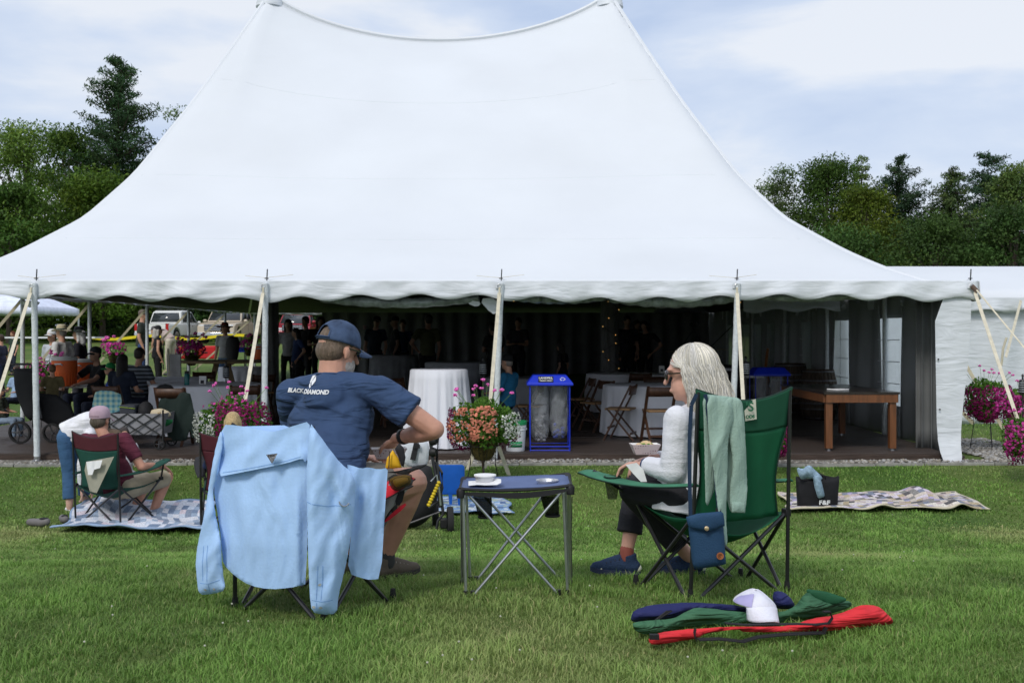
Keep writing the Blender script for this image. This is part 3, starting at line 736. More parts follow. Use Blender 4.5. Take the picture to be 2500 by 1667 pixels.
# string lights (lit)
m_bulb = M('warm_bulb', (.9, .6, .2), emit=(1, .55, .15, .7))
lights = thing('string_lights', 'string of small warm bulbs under the tent roof and down the centre pole', 'string lights', (2.12, 22.5, 2.5))
for (u0, u1, Y, n) in ((1735, 1850, 19, 16), (1570, 1700, 17, 5), (1150, 1240, 17, 4)):
    mb = MB(); mw = MB(); pts = []
    for i in range(n):
        q = i / (n - 1); p = W(u0 + (u1 - u0) * q, 690 + 7 * math.sin(q * 9) + rnd.uniform(-2, 2), Y); pts.append(p + Vector((0, 0, .04))); mb.ell(p, .011, nu=6, nv=4)
    mb.build('bulbs', m_bulb, lights); mw.tube(pts, .004, 4).build('wire', m_blk, lights)
mb = MB(); pts = []
for i in range(18):
    z = .9 + i * .09; a = i * .9; p = Vector((PXR + .2 * math.cos(a) * .9, YR - .21, z)); pts.append(p + Vector((0, .01, 0)))
    if i % 2 == 0: mb.ell(p, .010, nu=6, nv=4)
mb.build('bulbs', m_bulb, lights); MB().tube(pts, .003, 4).build('wire', m_blk, lights)

# ---- second tent at right
t2 = thing('tent', 'low white tent with closed side walls behind the right flowers', 'tent', (10, 19, 0))
xa, xb, ya, yb = 6.75, 20, 19, 31
rows = []
for j in range(21):
    q = j / 20; y = ya + (yb - ya) * q; z = 2.28 + .93 * math.sin(math.pi * q) ** .8
    rows.append([(4.2 + (xb - 4.2) * i / 40, y, z) for i in range(41)])
MB().grid(rows).build('roof', m_vinyl, t2, angle=180, solid=.01)
valance((4.2, ya, 0), (xb, ya, 0), 'valance', par=t2, zt=2.3, seed=8, drop=.2)
mb = MB(); rows = []
for j in range(16):
    z = -.02 + 2.3 * j / 15; rows.append([(6.9 + 13 * i / 200, ya + .1 + .03 * math.sin(i * .5 + .15 * j) + .022 * math.sin(z * 19 + 1.5 * math.sin(i * .11)), z) for i in range(201)])
mb.grid(rows).build('side_wall', m_val, t2, angle=180, solid=.006)
mb = MB(); mb.grid([[(6.95 + .03 * math.sin(i * .9), ya + .15 + i * .12, z) for i in range(96)] for z in (0, 2.28)]).build('side_wall', m_val, t2, angle=180, solid=.006)
for u in (2420,):
    x = (u - CU) / FPX * 18.9; MB().tube([(x, 18.9, 0), (x, 18.9, 2.25)], .035, 10).build('side_pole', m_pole, t2)
strap(W(2345, 690, 18.9), W(2310, 820, 18.2), .05, par=t2); MB().tube([W(2312, 775, 18.3), W(2304, 800, 18.3), W(2300, 840, 18.3)], .02, 6).build('strap_knot', m_rope, t2)
# loose crossing straps beside the corner
MB().bar(W(2240, 662, 13.3), W(2420, 880, 12.4), .02, .004, (0, 1, 0)).build('guy_rope', m_web, tent)
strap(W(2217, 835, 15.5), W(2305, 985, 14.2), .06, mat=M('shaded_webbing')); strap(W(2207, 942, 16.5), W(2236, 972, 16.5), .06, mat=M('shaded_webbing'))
MB().tube([(PXs[4], 13.33, 2.24), (PXs[4] + .06, 13.3, 2.16)], .03, 8).build('corner_ratchet', M('rust_iron'), tent)

# ---- popup canopy far left
m_can = M('canopy_fabric', (.70, .74, .88), rough=.6)
cn = thing('canopy', 'white and pale blue pop-up canopy at the far left', 'canopy', (-13.8, 30, 0))
cx, cy, hw = -15.4, 32.0, 1.5; zt = 2.45
c_ = [(cx - hw, cy - hw), (cx + hw, cy - hw), (cx + hw, cy + hw), (cx - hw, cy + hw)]
mb = MB(); mb.add([(x, y, zt) for x, y in c_] + [(cx, cy, zt + .75)], [(0, 1, 4), (1, 2, 4), (2, 3, 4), (3, 0, 4)]); mb.build('canopy_top', m_can, cn, smooth=False, solid=.01)
mb = MB()
for i in range(4):
    a, b_ = c_[i], c_[(i + 1) % 4]; rows = []
    for kk in (0, 1): rows.append([(a[0] + (b_[0] - a[0]) * j / 24, a[1] + (b_[1] - a[1]) * j / 24, zt - kk * (.2 + .03 * abs(math.sin(j * .8)))) for j in range(25)])
    mb.grid(rows)
mb.build('valance', m_can, cn, solid=.006)
for x, y in c_: MB().tube([(x, y, float(gz(x, y))), (x, y, zt)], .028, 8).build('leg', M('white_paint', (.75, .77, .8), rough=.4), cn)
# ================================================================== FIGURE BUILDER
def V3(*a): return Vector(a)
STAND = dict(pelvis=(0, 0, .95), chest=(0, .0, 1.27), neck=(0, -.01, 1.47), head=(0, .02, 1.63), shL=(-.18, -.01, 1.41), shR=(.18, -.01, 1.41),
    elL=(-.24, -.04, 1.12), elR=(.24, -.04, 1.12), wrL=(-.24, .06, .88), wrR=(.24, .06, .88), hipL=(-.09, 0, .92), hipR=(.09, 0, .92),
    knL=(-.10, .03, .50), knR=(.10, .03, .50), anL=(-.11, -.02, .09), anR=(.11, -.02, .09))
SIT = dict(pelvis=(0, 0, .52), chest=(0, -.05, .84), neck=(0, -.05, 1.04), head=(0, .0, 1.20), shL=(-.18, -.05, .98), shR=(.18, -.05, .98),
    elL=(-.25, .02, .72), elR=(.25, .02, .72), wrL=(-.16, .26, .70), wrR=(.16, .26, .70), hipL=(-.09, .02, .50), hipR=(.09, .02, .50),
    knL=(-.13, .44, .52), knR=(.13, .44, .52), anL=(-.13, .42, .09), anR=(.13, .42, .09))
SKIN = (.50, .27, .18)
def hrot(yaw=0, pitch=0, roll=0): return Matrix.Rotation(yaw, 3, 'Z') @ Matrix.Rotation(pitch, 3, 'X') @ Matrix.Rotation(roll, 3, 'Y')
def colmat(key, c, **k):
    kw = dict(rough=.85, var=.1, scale=12, bump=.25, bscale=30, wr=.4 if key.startswith('cloth_') else (.2 if key.startswith('legs_') else 0)); kw.update(k); return M(key, c, **kw)
def figure(label, J, loc=(0, 0, 0), yaw=0, s=1.0, hyaw=0, hpitch=0, skin=SKIN, shirt=(.1, .1, .1), legs=(.02, .025, .045), shoes=(.05, .05, .05),
           hair=(.05, .03, .02), hairstyle='short', hat=None, hatc=(.1, .1, .1), sleeve='short', leg='long', vox=.018, build=1.0, group=None, belly=0, key=None,
           hands=True, feet=True, world=False, glasses=False, hfac=1.0, detail=False, wrinkle=.0, extra=None, shirtlen=.0, name='person', cat='person', legb=None, shortcut=.93, hatted=None):
    hatted = (hat is not None) if hatted is None else hatted
    key = key or label[:40]
    J = {k: Vector(v) for k, v in J.items()}
    t_ = thing(name, label, cat, (0, 0, 0) if not world else loc, group)
    if world: WM[t_.name] = Matrix.Translation(Vector(loc))
    b = build; X = (J['shR'] - J['shL']).normalized(); up = (J['neck'] - J['pelvis']).normalized(); Fw = up.cross(X); Fw.normalize(); Fw = Fw if True else Fw
    Xo = Fw.cross(up)
    Mt = Matrix((Xo, Fw, up)).transposed()
    H = hrot(hyaw, hpitch) if world else hrot(hyaw, hpitch)
    hd = J['head']; hs = hfac
    def hp(x, y, z): return hd + H @ (Vector((x, y, z)) * hs)
    body = MB()
    body.ell(hp(0, -.012, .035), (.076 * hs, .096 * hs, .088 * hs), H); body.ell(hp(0, .022, -.045), (.056 * hs, .066 * hs, .068 * hs), H)
    body.ell(hp(0, .055, -.085), (.03 * hs, .025 * hs, .022 * hs), H)
    body.cap(hp(0, .088, .012), hp(0, .108, -.022), .008 * hs, .0115 * hs); body.ell(hp(0, .084, -.058), (.022 * hs, .012 * hs, .009 * hs), H)
    body.ell(hp(0, .075, .035), (.05 * hs, .02 * hs, .012 * hs), H)
    for sx in (-1, 1): body.ell(hp(sx * .078, -.005, -.008), (.009 * hs, .019 * hs, .032 * hs), H @ Matrix.Rotation(sx * .35, 3, 'Z'))
    body.cap(J['neck'] - up * .03, hp(0, -.02, -.045), .058 * (.9 + .1 * b) * (1.2 if b > 1.1 else 1), .053 * (1.22 if b > 1.1 else 1))
    body.cap(J['shL'], J['shR'], .05, .05)
    body.ell(J['chest'], (.145 * b, .10 * b, .17), Mt); body.ell((J['chest'] + J['pelvis']) / 2, (.13 * b, .10 * b, .15), Mt); body.ell(J['pelvis'], (.14 * b, .11, .11), Mt)
    for S in 'LR':
        sh, el, wr, hip, kn, an = (J[k + S] for k in ('sh', 'el', 'wr', 'hip', 'kn', 'an'))
        body.cap(sh, el, .052 * b, .040 * b); m_ = el.lerp(wr, .35); body.cap(el, m_, .041 * b, .042 * b); body.cap(m_, wr, .042 * b, .027)
        if hands:
            hdir = J.get('hd' + S); hdir = (Vector(hdir).normalized() if hdir is not None else (wr - el).normalized()); side = hdir.cross(Vector((0, 0, 1)));
            side = side.normalized() if side.length > .1 else X.copy()
            nrm = side.cross(hdir); pc = wr + hdir * .05
            Mh = Matrix((side, nrm, hdir)).transposed(); body.ell(pc, (.040, .016, .05), Mh)
            curl = J.get('curl', Vector((0, 0, 0))).x if 'curl' in J else .5
            for q, (o_, L) in enumerate(((-.030, .062), (-.010, .074), (.010, .070), (.029, .056))):
                a0 = pc + side * o_ + hdir * .035; a1 = a0 + hdir * L * .5 - nrm * L * .25 * curl; a2 = a1 + hdir * L * .28 - nrm * L * .6 * curl
                body.cap(a0, a1, .0095, .0085); body.cap(a1, a2, .0085, .0075)
            inn = 1 if (side.dot(X) < 0) == (S == 'R') else -1
            b0 = pc + side * (.03 * inn) - hdir * .02; b1 = b0 + side * (.028 * inn) + hdir * .03 - nrm * .01; body.cap(b0, b1, .013, .010); body.cap(b1, b1 + hdir * .028 - nrm * .012, .010, .008)
        lb = legb or 1; body.cap(hip, kn, .078 * b * lb, .055 * b * lb); m_ = kn.lerp(an, .3) - (Fw * .015); body.cap(kn, m_, .052 * b * lb, .055 * b * lb); body.cap(m_, an, .055 * b * lb, .034 * lb)
        if feet:
            fd = J.get('ft' + S); fd = Vector(fd).normalized() if fd is not None else Vector((Fw.x, Fw.y, 0)).normalized()
            body.cap(an + Vector((0, 0, -.05)) - fd * .03, an + fd * .12 + Vector((0, 0, -.065)), .034, .028)
    sk = M('skin%.2f%.2f' % (skin[0], skin[1]), skin, rough=.5, var=.12, scale=14, spec=.4, bump=.1, bscale=90)
    body.blob('body', sk, t_, vox, 5 if not detail else 4)
    # shirt
    if shirt is not None:
        g = MB(); k = .013
        g.cap(J['shL'] + up * .002, J['shR'] + up * .002, .056 + k * .3, .056 + k * .3)
        g.cap(J['neck'] - up * .10, J['neck'] - up * .022, .088, .066, flat=True)
        g.ell(J['chest'], (.158 * b, .112 * b + belly * .3, .18), Mt); g.ell((J['chest'] + J['pelvis']) / 2 + Fw * belly * .3, (.152 * b + belly * .3, .118 * b + belly, .17), Mt)
        g.cap(J['chest'].lerp(J['pelvis'], .5), J['pelvis'] - up * (.03 + shirtlen), .14 * b, .152 * b, flat=True)
        for S in 'LR':
            sh, el, wr = (J[k_ + S] for k_ in ('sh', 'el', 'wr'))
            if sleeve == 'short': g.cap(sh, sh.lerp(el, .72), .067 * b, .064 * b, flat=True)
            elif sleeve == 'long': g.cap(sh, el, .064 * b, .052 * b); g.cap(el, el.lerp(wr, .93), .052 * b, .042 * b, flat=True)
        g.blob('shirt', colmat('cloth_' + key, shirt), t_, vox, 5, wrinkle=wrinkle or vox * .7, wscale=.07)
    if legs is not None:
        g = MB(); g.ell(J['pelvis'], (.15 * b, .122, .115), Mt)
        for S in 'LR':
            hip, kn, an = (J[k_ + S] for k_ in ('hip', 'kn', 'an'))
            if leg == 'long': g.cap(hip, kn, .09 * b, .068 * b); g.cap(kn, kn.lerp(an, .93), .068 * b, .058, flat=True)
            elif leg == 'crop': g.cap(hip, kn, .09 * b, .068 * b); g.cap(kn, kn.lerp(an, .75), .068 * b, .068, flat=True)
            else: g.cap(hip, hip.lerp(kn, shortcut), .094 * b * (legb or 1), .084 * b * (legb or 1), flat=True)
        g.blob('trousers' if leg != 'short' else 'shorts', colmat('legs_' + key, legs), t_, vox, 4, wrinkle=vox * .8, wscale=.06)
    if shoes is not None and feet:
        for S in 'LR':
            an = J['an' + S]; fd = J.get('ft' + S); fd = Vector(fd).normalized() if fd is not None else Vector((Fw.x, Fw.y, 0)).normalized()
            g = MB(); g.cap(an + Vector((0, 0, -.048)) - fd * .035, an + fd * .14 + Vector((0, 0, -.06)), .044, .034); g.cap(an + Vector((0, 0, -.04)) - fd * .02, an + Vector((0, 0, -.005)), .044, .045, flat=True)
            g.blob('shoe', colmat('shoe_' + key, shoes, bump=.4), t_, min(vox, .012), 3)
    # hair
    hm = colmat('hair_%.2f_%.2f' % (hair[0], hair[1]), hair, rough=.5, var=.35, scale=30, bump=.8, bscale=60, stretch=(4, 4, .5)) if hair else None
    if hair and hairstyle:
        g = MB()
        g.ell(hp(0, -.018, .043), ((.080 if hatted else .084) * hs, (.091 if hatted else .098) * hs, (.080 if hatted else .088) * hs), H); g.ell(hp(0, -.045, -.005), (.076 * hs, .062 * hs, .065 * hs), H)
        if hairstyle in ('long', 'bob'):
            L = .30 if hairstyle == 'long' else .16
            g.cap(hp(0, -.06, .0), hp(0, -.075, -L), .082 * hs, .07 * hs)
            for sx in (-1, 1): g.cap(hp(sx * .065, -.02, .02), hp(sx * .075, -.03, -L * .8), .035 * hs, .03 * hs)
        if hairstyle == 'curly':
            for q in range(14):
                a = q * 2.4; g.ell(hp(.09 * math.cos(a), -.03 + .05 * math.sin(a), .0 - .012 * q + .07), .038 * hs)
        g.blob('hair', hm, t_, min(vox, .012), 3)
    if hat == 'cap':
        hmat = colmat('hat_' + key, hatc)
        g = MB(); prof = [(.092, -.0), (.094, .03), (.088, .065), (.068, .092), (.035, .106), (.006, .110)]
        g.lathe([(a * hs, z * hs) for a, z in prof], 20, hp(0, -.014, .035), H @ Vector((0, -.12, 1)))
        # lathe frame is round; stretch handled by brim
        c_ = g.build('cap', hmat, t_)
        rows = []
        for i in range(5):
            q = i / 4; rows.append([hp(.082 * math.sin(a) * (1 - .12 * q), .055 + (.03 + .085 * q) * math.cos(a) ** .8 if math.cos(a) > 0 else .055, .04 - .018 * q - .022 * (math.sin(a) ** 2)) for a in np.linspace(-1.45, 1.45, 13)])
        MB().grid(rows).build('brim', hmat, c_, solid=.004)
    elif hat in ('fedora', 'sunhat'):
        hmat = colmat('hat_' + key, hatc); br = .165 if hat == 'fedora' else .19
        g = MB(); g.lathe([(.088 * hs, -.005), (.086 * hs, .05), (.078 * hs, .09), (.045 * hs, .105), (.01, .098)], 20, hp(0, -.012, .045), H @ Vector((0, 0, 1)))
        c_ = g.build('hat', hmat, t_)
        rows = [[hp((.085 + (br - .085) * q) * math.cos(a), -.012 + (.095 + (br + .01 - .095) * q) * math.sin(a), .045 - .02 * q + .03 * q * math.cos(a) ** 2) for a in np.linspace(0, 6.283, 33)] for q in (0, .5, 1)]
        MB().grid(rows).build('hat_brim', hmat, c_, solid=.005)
        MB().lathe([(.0895 * hs, 0), (.0885 * hs, .03)], 20, hp(0, -.012, .047), H @ Vector((0, 0, 1)), cap=False).build('hat_band', colmat('band_dark', (.05, .07, .06)), c_, solid=.002)
    if glasses:
        gm = M('dark_lens', (.015, .012, .012), rough=.08, spec=.8, var=0); g = MB()
        for sx in (-1, 1):
            g.ell(hp(sx * .034, .098, .012), (.027 * hs, .007 * hs, .022 * hs), H @ Matrix.Rotation(-sx * .25, 3, 'Z'))
            g.bar(hp(sx * .060, .088, .02), hp(sx * .083, -.005, .015), .004, .007)
        g.bar(hp(-.012, .103, .018), hp(.012, .103, .018), .004, .004); g.build('sunglasses', gm, t_)
    elif vox <= .018:
        g = MB()
        for sx in (-1, 1): g.ell(hp(sx * .03, .083, .012), (.011, .006, .006), H, 8, 5)
        g.build('eyes', M('eye_dark', (.03, .02, .02), rough=.2), t_)
    if not world: t_.location = loc; t_.rotation_euler = (0, 0, yaw); t_.scale = (s, s, s)
    return t_, hp, H, J
def pose(base, **kw):
    d = dict(base); d.update(kw); return d
# ================================================================== CAMP CHAIRS
m_tube = M('black_steel_tube', (.012, .012, .014), rough=.3, spec=.6, var=.1)
m_plastic = M('black_plastic', (.015, .015, .016), rough=.5)
def cloth(key, c, **k):
    kw = dict(rough=.7, var=.1, scale=9, bump=.12, bscale=260, spec=.25); kw.update(k); return M(key, c, **kw)
def camp_chair(label, loc, yaw, C, w=.52, d=.44, armL=(0, 0), sag=.085, hh=.38, ah=.56, bh=.93, wt=None, splay=.05, group=None, zf=None, name='camp_chair', armcup=None, s=1, back_stripe=None, openback=False):
    """local: +Y is where the sitter faces, x to the right; C = dict(back, top, seat, arm, trim)"""
    t_ = thing(name, label, 'chair', (0, 0, 0), group); wt = wt or w
    gl = lambda x, y: 0.0
    if zf: gl = lambda x, y: float(gz(loc[0] + x * math.cos(yaw) - y * math.sin(yaw), loc[1] + x * math.sin(yaw) + y * math.cos(yaw))) - loc[2]
    RLf, RRf = V3(-w / 2, 0, gl(-w / 2, 0)), V3(w / 2, 0, gl(w / 2, 0)); FLf, FRf = V3(-w / 2 - splay, d, gl(-w / 2 - splay, d)), V3(w / 2 + splay, d, gl(w / 2 + splay, d))
    RLt, RRt = V3(-wt / 2, -.04, bh), V3(wt / 2, -.04, bh)
    RLh, RRh = V3(-w / 2 + .005, 0, hh), V3(w / 2 - .005, 0, hh); FLh, FRh = V3(-w / 2 - .03, d + .03, hh + .03), V3(w / 2 + .03, d + .03, hh + .03)
    FLa, FRa = V3(-w / 2 - .07 - armL[0], d + .03 + armL[1], ah), V3(w / 2 + .07, d + .03, ah)
    RLa, RRa = RLf.lerp(RLt, .56) , RRf.lerp(RRt, .56)
    r = .0095
    def rod(nm, a, b, rr=r): MB().tube([a, b], rr, 8).build(nm, m_tube, t_)
    rod('back_post', RLf, RLt); rod('back_post', RRf, RRt)
    e = .045
    inR = V3(-e, 0, 0)
    # crossed pairs on four sides
    for a, b in ((RLf + V3(e, .0, 0), RRh), (RRf + V3(-e, .0, 0), RLh), (FLf + V3(e, 0, 0), FRh), (FRf + V3(-e, 0, 0), FLh),
                 (RLf + V3(0, e, 0), FLh), (FLf + V3(0, -e, 0), RLh), (RRf + V3(0, e, 0), FRh), (FRf + V3(0, -e, 0), RRh)): rod('leg', a, b)
    rod('arm_post', FLh, FLa); rod('arm_post', FRh, FRa)
    for p in (RLh, RRh, FLh, FRh):
        MB().box(p, (.03, .04, .035)).build('joint', m_plastic, t_, bevel=.004)
    for p in (RLf, RRf, FLf, FRf):
        MB().lathe([(.013, -.004), (.015, .02), (.011, .05)], 8, p).build('foot_cap', m_plastic, t_)
    def patch(nm, A, B, Cc, D, mat, sag, n=16, par=t_, th=.003):     # A->B bottom edge, D->C top edge
        rows = []
        for i in range(n + 1):
            v = i / n; row = []
            for j in range(n + 1):
                u = j / n; p = (A.lerp(B, u)).lerp(D.lerp(Cc, u), v); row.append(p + sag(u, v))
            rows.append(row)
        return MB().grid(rows).build(nm, mat, par, angle=180, solid=th)
    bz = .78
    def bsag(u, v): return V3(0, -.05 * math.sin(math.pi * u) * (1 - v * .5) - .008 * math.sin(u * 20) * (1 - v), -.055 * math.sin(math.pi * u) * v ** 3)
    bl = V3(-w / 2 + .03, .04, hh - .02); br = V3(w / 2 - .03, .04, hh - .02)
    k = .72
    if not openback:
        ml, mr = bl.lerp(RLt, k), br.lerp(RRt, k)
        # narrow waist: cloth leaves the posts below the sleeve
        def bs1(u, v): return bsag(u, v * k) + V3(-(u - .5) * .07 * math.sin(math.pi * min(1, v * 1.05)), 0, 0)
        if back_stripe is None: patch('back_cloth', bl, br, mr, ml, C['back'], bs1)
        else: patch('back_cloth', bl, br, mr, ml, back_stripe, bs1, n=40)
        patch('back_top', ml, mr, RRt + V3(.012, 0, .012), RLt + V3(-.012, 0, .012), C['top'], lambda u, v: bsag(u, k + (1 - k) * v), th=.012)
        # binding along the back edge
        pts = [ml.lerp(mr, 0) for _ in ()]
        for ss, a_, b_ in ((0, bl, ml), (1, br, mr)):
            MB().tube([a_.lerp(b_, q) + bs1(ss, q) for q in np.linspace(0, 1, 9)], .005, 5).build('binding', C['trim'], t_)
        MB().tube([(RLt + V3(-.012, 0, .012)).lerp(RRt + V3(.012, 0, .012), q) + bsag(q, 1) for q in np.linspace(0, 1, 17)], .006, 6).build('binding', C['trim'], t_)
    patch('seat_cloth', RLh, RRh, FRh, FLh, C['seat'], lambda u, v: V3(0, 0, -sag * math.sin(math.pi * u) * (.6 + .4 * math.sin(math.pi * v)) - .03 * math.sin(math.pi * v)), th=.004)
    for ss, Ra, Fa in ((-1, RLa, FLa), (1, RRa, FRa)):
        mb = MB(); rows = []
        for i in range(17):
            q = i / 16; wd = .03 + .05 * math.sin(min(1, q * 1.15) * math.pi / 2) ** 1.5
            if q > .93: wd *= .85
            c = Ra.lerp(Fa, q * 1.06) + V3(0, 0, -.03 * math.sin(math.pi * q))
            rows.append([c + V3(wd * (j / 4 - .5) * 1.6, 0, -.012 * (1 - math.cos((j / 4 - .5) * 3))) for j in range(5)])
        a_ = mb.grid(rows).build('armrest', C['arm'], t_, angle=180, solid=.008)
        MB().tube([r_[0] for r_ in rows] , .004, 5).build('binding', C['trim'], a_); MB().tube([r_[4] for r_ in rows], .004, 5).build('binding', C['trim'], a_)
        if armcup and ss in armcup:
            c = rows[12][2]; n = 16
            MB().tube([c + V3(.04 * math.cos(a), .04 * math.sin(a), .004) for a in np.linspace(0, 6.283, 17)], .004, 5).build('cup_ring', C['trim'], a_)
            rows2 = [[c + V3((.04 - .006 * j) * math.cos(a), (.04 - .006 * j) * math.sin(a), -.035 * j) for a in np.linspace(0, 6.283, 17)] for j in range(4)]
            MB().grid(rows2).build('cup_mesh', m_net, a_, angle=180)
    t_.location = loc; t_.rotation_euler = (0, 0, yaw); t_.scale = (s, s, s)
    return t_
def rear(u, Y, yaw, w):      # middle of the rear feet, from the left rear foot
    p = G(u, Y); x = p.x + w / 2 * math.cos(yaw); y = p.y + w / 2 * math.sin(yaw); return (x, y, float(gz(x, y)))
def wrap(o, tgt, off=.003):
    md = o.modifiers.new('wrap', 'SHRINKWRAP'); md.target = tgt; md.wrap_method = 'PROJECT'; md.use_project_y = True; md.use_project_x = md.use_project_z = False
    md.use_negative_direction = True; md.use_positive_direction = True; md.offset = off; md.wrap_mode = 'ABOVE_SURFACE'
m_net = M('black_netting', (.01, .01, .01), alpha=.6, rough=.8)
m_green = cloth('green_polyester', (.012, .125, .055), transl=.25); m_greenL = cloth('faded_green_polyester', (.06, .22, .13), var=.2, transl=.15)
m_greenD = cloth('dark_green_polyester', (.014, .09, .048), transl=.15)
m_gtrim = cloth('dark_trim', (.008, .03, .02))
YG = 22
g0 = W(1586, 1366, 4.75)
chG = camp_chair('green camp chair with a sage sweater over its back, the grey-haired woman sitting in it', rear(1586, 4.75, R(YG), .53), R(YG), dict(back=m_green, top=m_greenD, seat=m_green, arm=m_greenL, trim=m_gtrim), w=.53, d=.44, hh=.37, ah=.53, bh=.95, wt=.50, splay=.04, zf=True, armcup=(-1, 1), armL=(.13, .12), sag=.15)
def world_child(o, root):
    o.parent = root; CH.setdefault(root.name, []).append(o)
    m = Matrix.Translation(root.location) @ Matrix.Rotation(root.rotation_euler[2], 4, 'Z') @ Matrix.Diagonal((*root.scale, 1)); o.matrix_parent_inverse = m.inverted(); return o
def GY(u, v):
    lo, hi = 2.5, 60
    for Y in np.arange(2.6, 60, .05):
        if HV + (CZ - float(gz((u - CU) / FPX * Y, Y))) * FPX / Y <= v: return float(Y)
    return 60
def gp_(u, v, dz=0): Y = GY(u, v); return G(u, Y, dz)
m_patchw = M('patch_offwhite', (.55, .55, .45), var=.05)
p_ = sheet('sewn_patch', [(1708, 922), (1736, 916), (1738, 962), (1712, 967)], lambda u, v: 4.775 + (u - 1700) * .0006, m_patchw, None, res=8, thick=.002, ch=0); world_child(p_, chG)
m_gp = M('green_print', (.02, .12, .06), var=.05)
for tx, u, v, sz in (("'S", 1722, 935, .058), ('ODS', 1723, 957, .020)):
    o = text('patch_lettering', tx, sz, TM(W(u, v, 4.768), (1, 0, .05)), m_gp, None, bold=.0012); world_child(o, chG)

# ------------------------------------------------------------------ left chair with blue shirt
m_bk = cloth('black_polyester', (.02, .02, .022)); m_red = cloth('red_polyester', (.55, .02, .035)); m_gry = cloth('grey_polyester', (.32, .31, .31))
c0 = G(540, 4.5)
chB = camp_chair('black, grey and red camp chair under the draped light blue shirt', rear(540, 4.5, R(-25), .46), R(-25), dict(back=m_bk, top=m_bk, seat=m_gry, arm=m_red, trim=m_bk), w=.46, d=.46, hh=.36, ah=.53, bh=.785, wt=.40, splay=.05, zf=True)
# right arm's red cup-holder sleeve with netting, holding a yellow and black pouch
pr = sheet('arm_skirt', [(880, 1085), (925, 1078), (985, 1062), (975, 1074), (948, 1082), (935, 1092), (900, 1086)], 4.62, m_bk, None, res=6, thick=.01, puff=.01, pw=10); world_child(pr, chB)
pr = sheet('side_cloth', [(886, 1095), (950, 1095), (950, 1110), (925, 1140), (890, 1180), (882, 1200)], 4.66, m_gry, None, res=8, thick=.006, puff=.01, fold=.01, fdir=(.8, .5)); world_child(pr, chB)
pr = sheet('side_strip', [(884, 1192), (930, 1152), (934, 1162), (884, 1202)], 4.65, m_red, None, res=6, thick=.006); world_child(pr, chB)
pr = sheet('side_strip', [(918, 1120), (932, 1120), (922, 1160), (905, 1160)], 4.645, m_bk, None, res=6, thick=.006); world_child(pr, chB)
pch = thing('pouch', 'yellow and black pouch standing in the net cup holder of the chair arm', 'pouch', W(920, 1130, 4.6))
m_yel = cloth('yellow_neoprene', (.75, .42, .02)); 
sheet('yellow_panel', [(884, 1076), (888, 1052), (902, 1032), (915, 1050), (924, 1074), (905, 1076)], 4.60, m_yel, pch, res=4, thick=.03, puff=.010, pw=12, ch=0)
sheet('black_panel', [(906, 1030), (917, 1016), (928, 1028), (932, 1050), (928, 1073), (921, 1070), (914, 1048)], 4.585, m_bk, pch, res=4, thick=.03, puff=.008, pw=10, ch=0)
sheet('lower_body', [(893, 1096), (942, 1086), (946, 1110), (930, 1118), (908, 1128), (896, 1112)], 4.60, m_yel, pch, res=5, thick=.02, puff=.03, pw=20)
MB().bar(W(895, 1036, 4.575), W(893, 1074, 4.575), .006, .004).build('seam_tape', m_bk, pch)
nt_ = sheet('net_cup', [(890, 1090), (945, 1082), (951, 1112), (940, 1120), (910, 1131), (893, 1116)], 4.57, m_net, None, res=5, thick=.004, puff=.03, pw=20); world_child(nt_, chB)
nb = sheet('net_base', [(925, 1120), (950, 1112), (951, 1118), (935, 1125), (915, 1131)], 4.56, m_bk, None, res=5, thick=.01, puff=.01, pw=10); world_child(nb, chB)

m_shirt = cloth('light_blue_shirt', (.44, .65, .96), rough=.85, var=.05, scale=7, bump=.15, bscale=90, wr=.32, wrs=2.6, wra=-12, wrv=(3.2, 1, .9), transl=.12)
shB = thing('shirt', 'light blue long-sleeved fishing shirt draped over the left chair', 'shirt', W(650, 1200, 4.35))
def Ysh(u, v):
    if u < 715: y = 4.42 + (u - 515) / 200 * -.15
    else: y = 4.27 + (u - 715) / 180 * .17
    return y - .05 * math.sin(max(0, min(1, (u - 500) / 215)) * math.pi) * max(0, min(1, (v - 960) / 150)) + max(0, v - 1250) * .0002
def lf(c, w, a): return lambda u, v: -a * math.exp(-((u - c[0] - (v - c[1]) * c[2]) / w) ** 2) * min(1, max(0, (v - c[1]) / 60))
def multi(*fs): return lambda u, v: sum(f(u, v) for f in fs)
fbk = multi(lf((560, 1100, .05), 18, .022), lf((640, 1120, -.05), 26, .02), lf((600, 1200, .1), 14, .012), lf((680, 1110, .02), 9, .02), lf((530, 1150, .0), 8, .012))
bkP = sheet('back_panel', [(512, 980), (700, 975), (706, 1060), (705, 1340), (690, 1344), (667, 1349), (620, 1353), (573, 1344), (540, 1323), (512, 1295), (510, 1267), (503, 1197), (489, 1117), (500, 1090)], lambda u, v: Ysh(u, v) + .012, m_shirt, shB, res=8, thick=.004, foldfn=fbk, fold=.009, fdir=(1, .1), fper=50)
fcp = multi(lf((600, 985, -.5), 14, .012), lf((680, 985, .15), 10, .018), lambda u, v: -.012 * math.sin((u * .6 + v) * .05) * max(0, (v - 985) / 90))
capS = sheet('cape', [(508, 975), (545, 976), (611, 989), (634, 991), (685, 974), (711, 967), (712, 1000), (708, 1054), (699, 1062), (696, 1051), (657, 1064), (587, 1078), (520, 1091), (503, 1094), (505, 1050)], lambda u, v: Ysh(u, v) - .02, m_shirt, shB, res=8, thick=.004, foldfn=fcp, fold=.010, fdir=(.6, .8), fper=60)
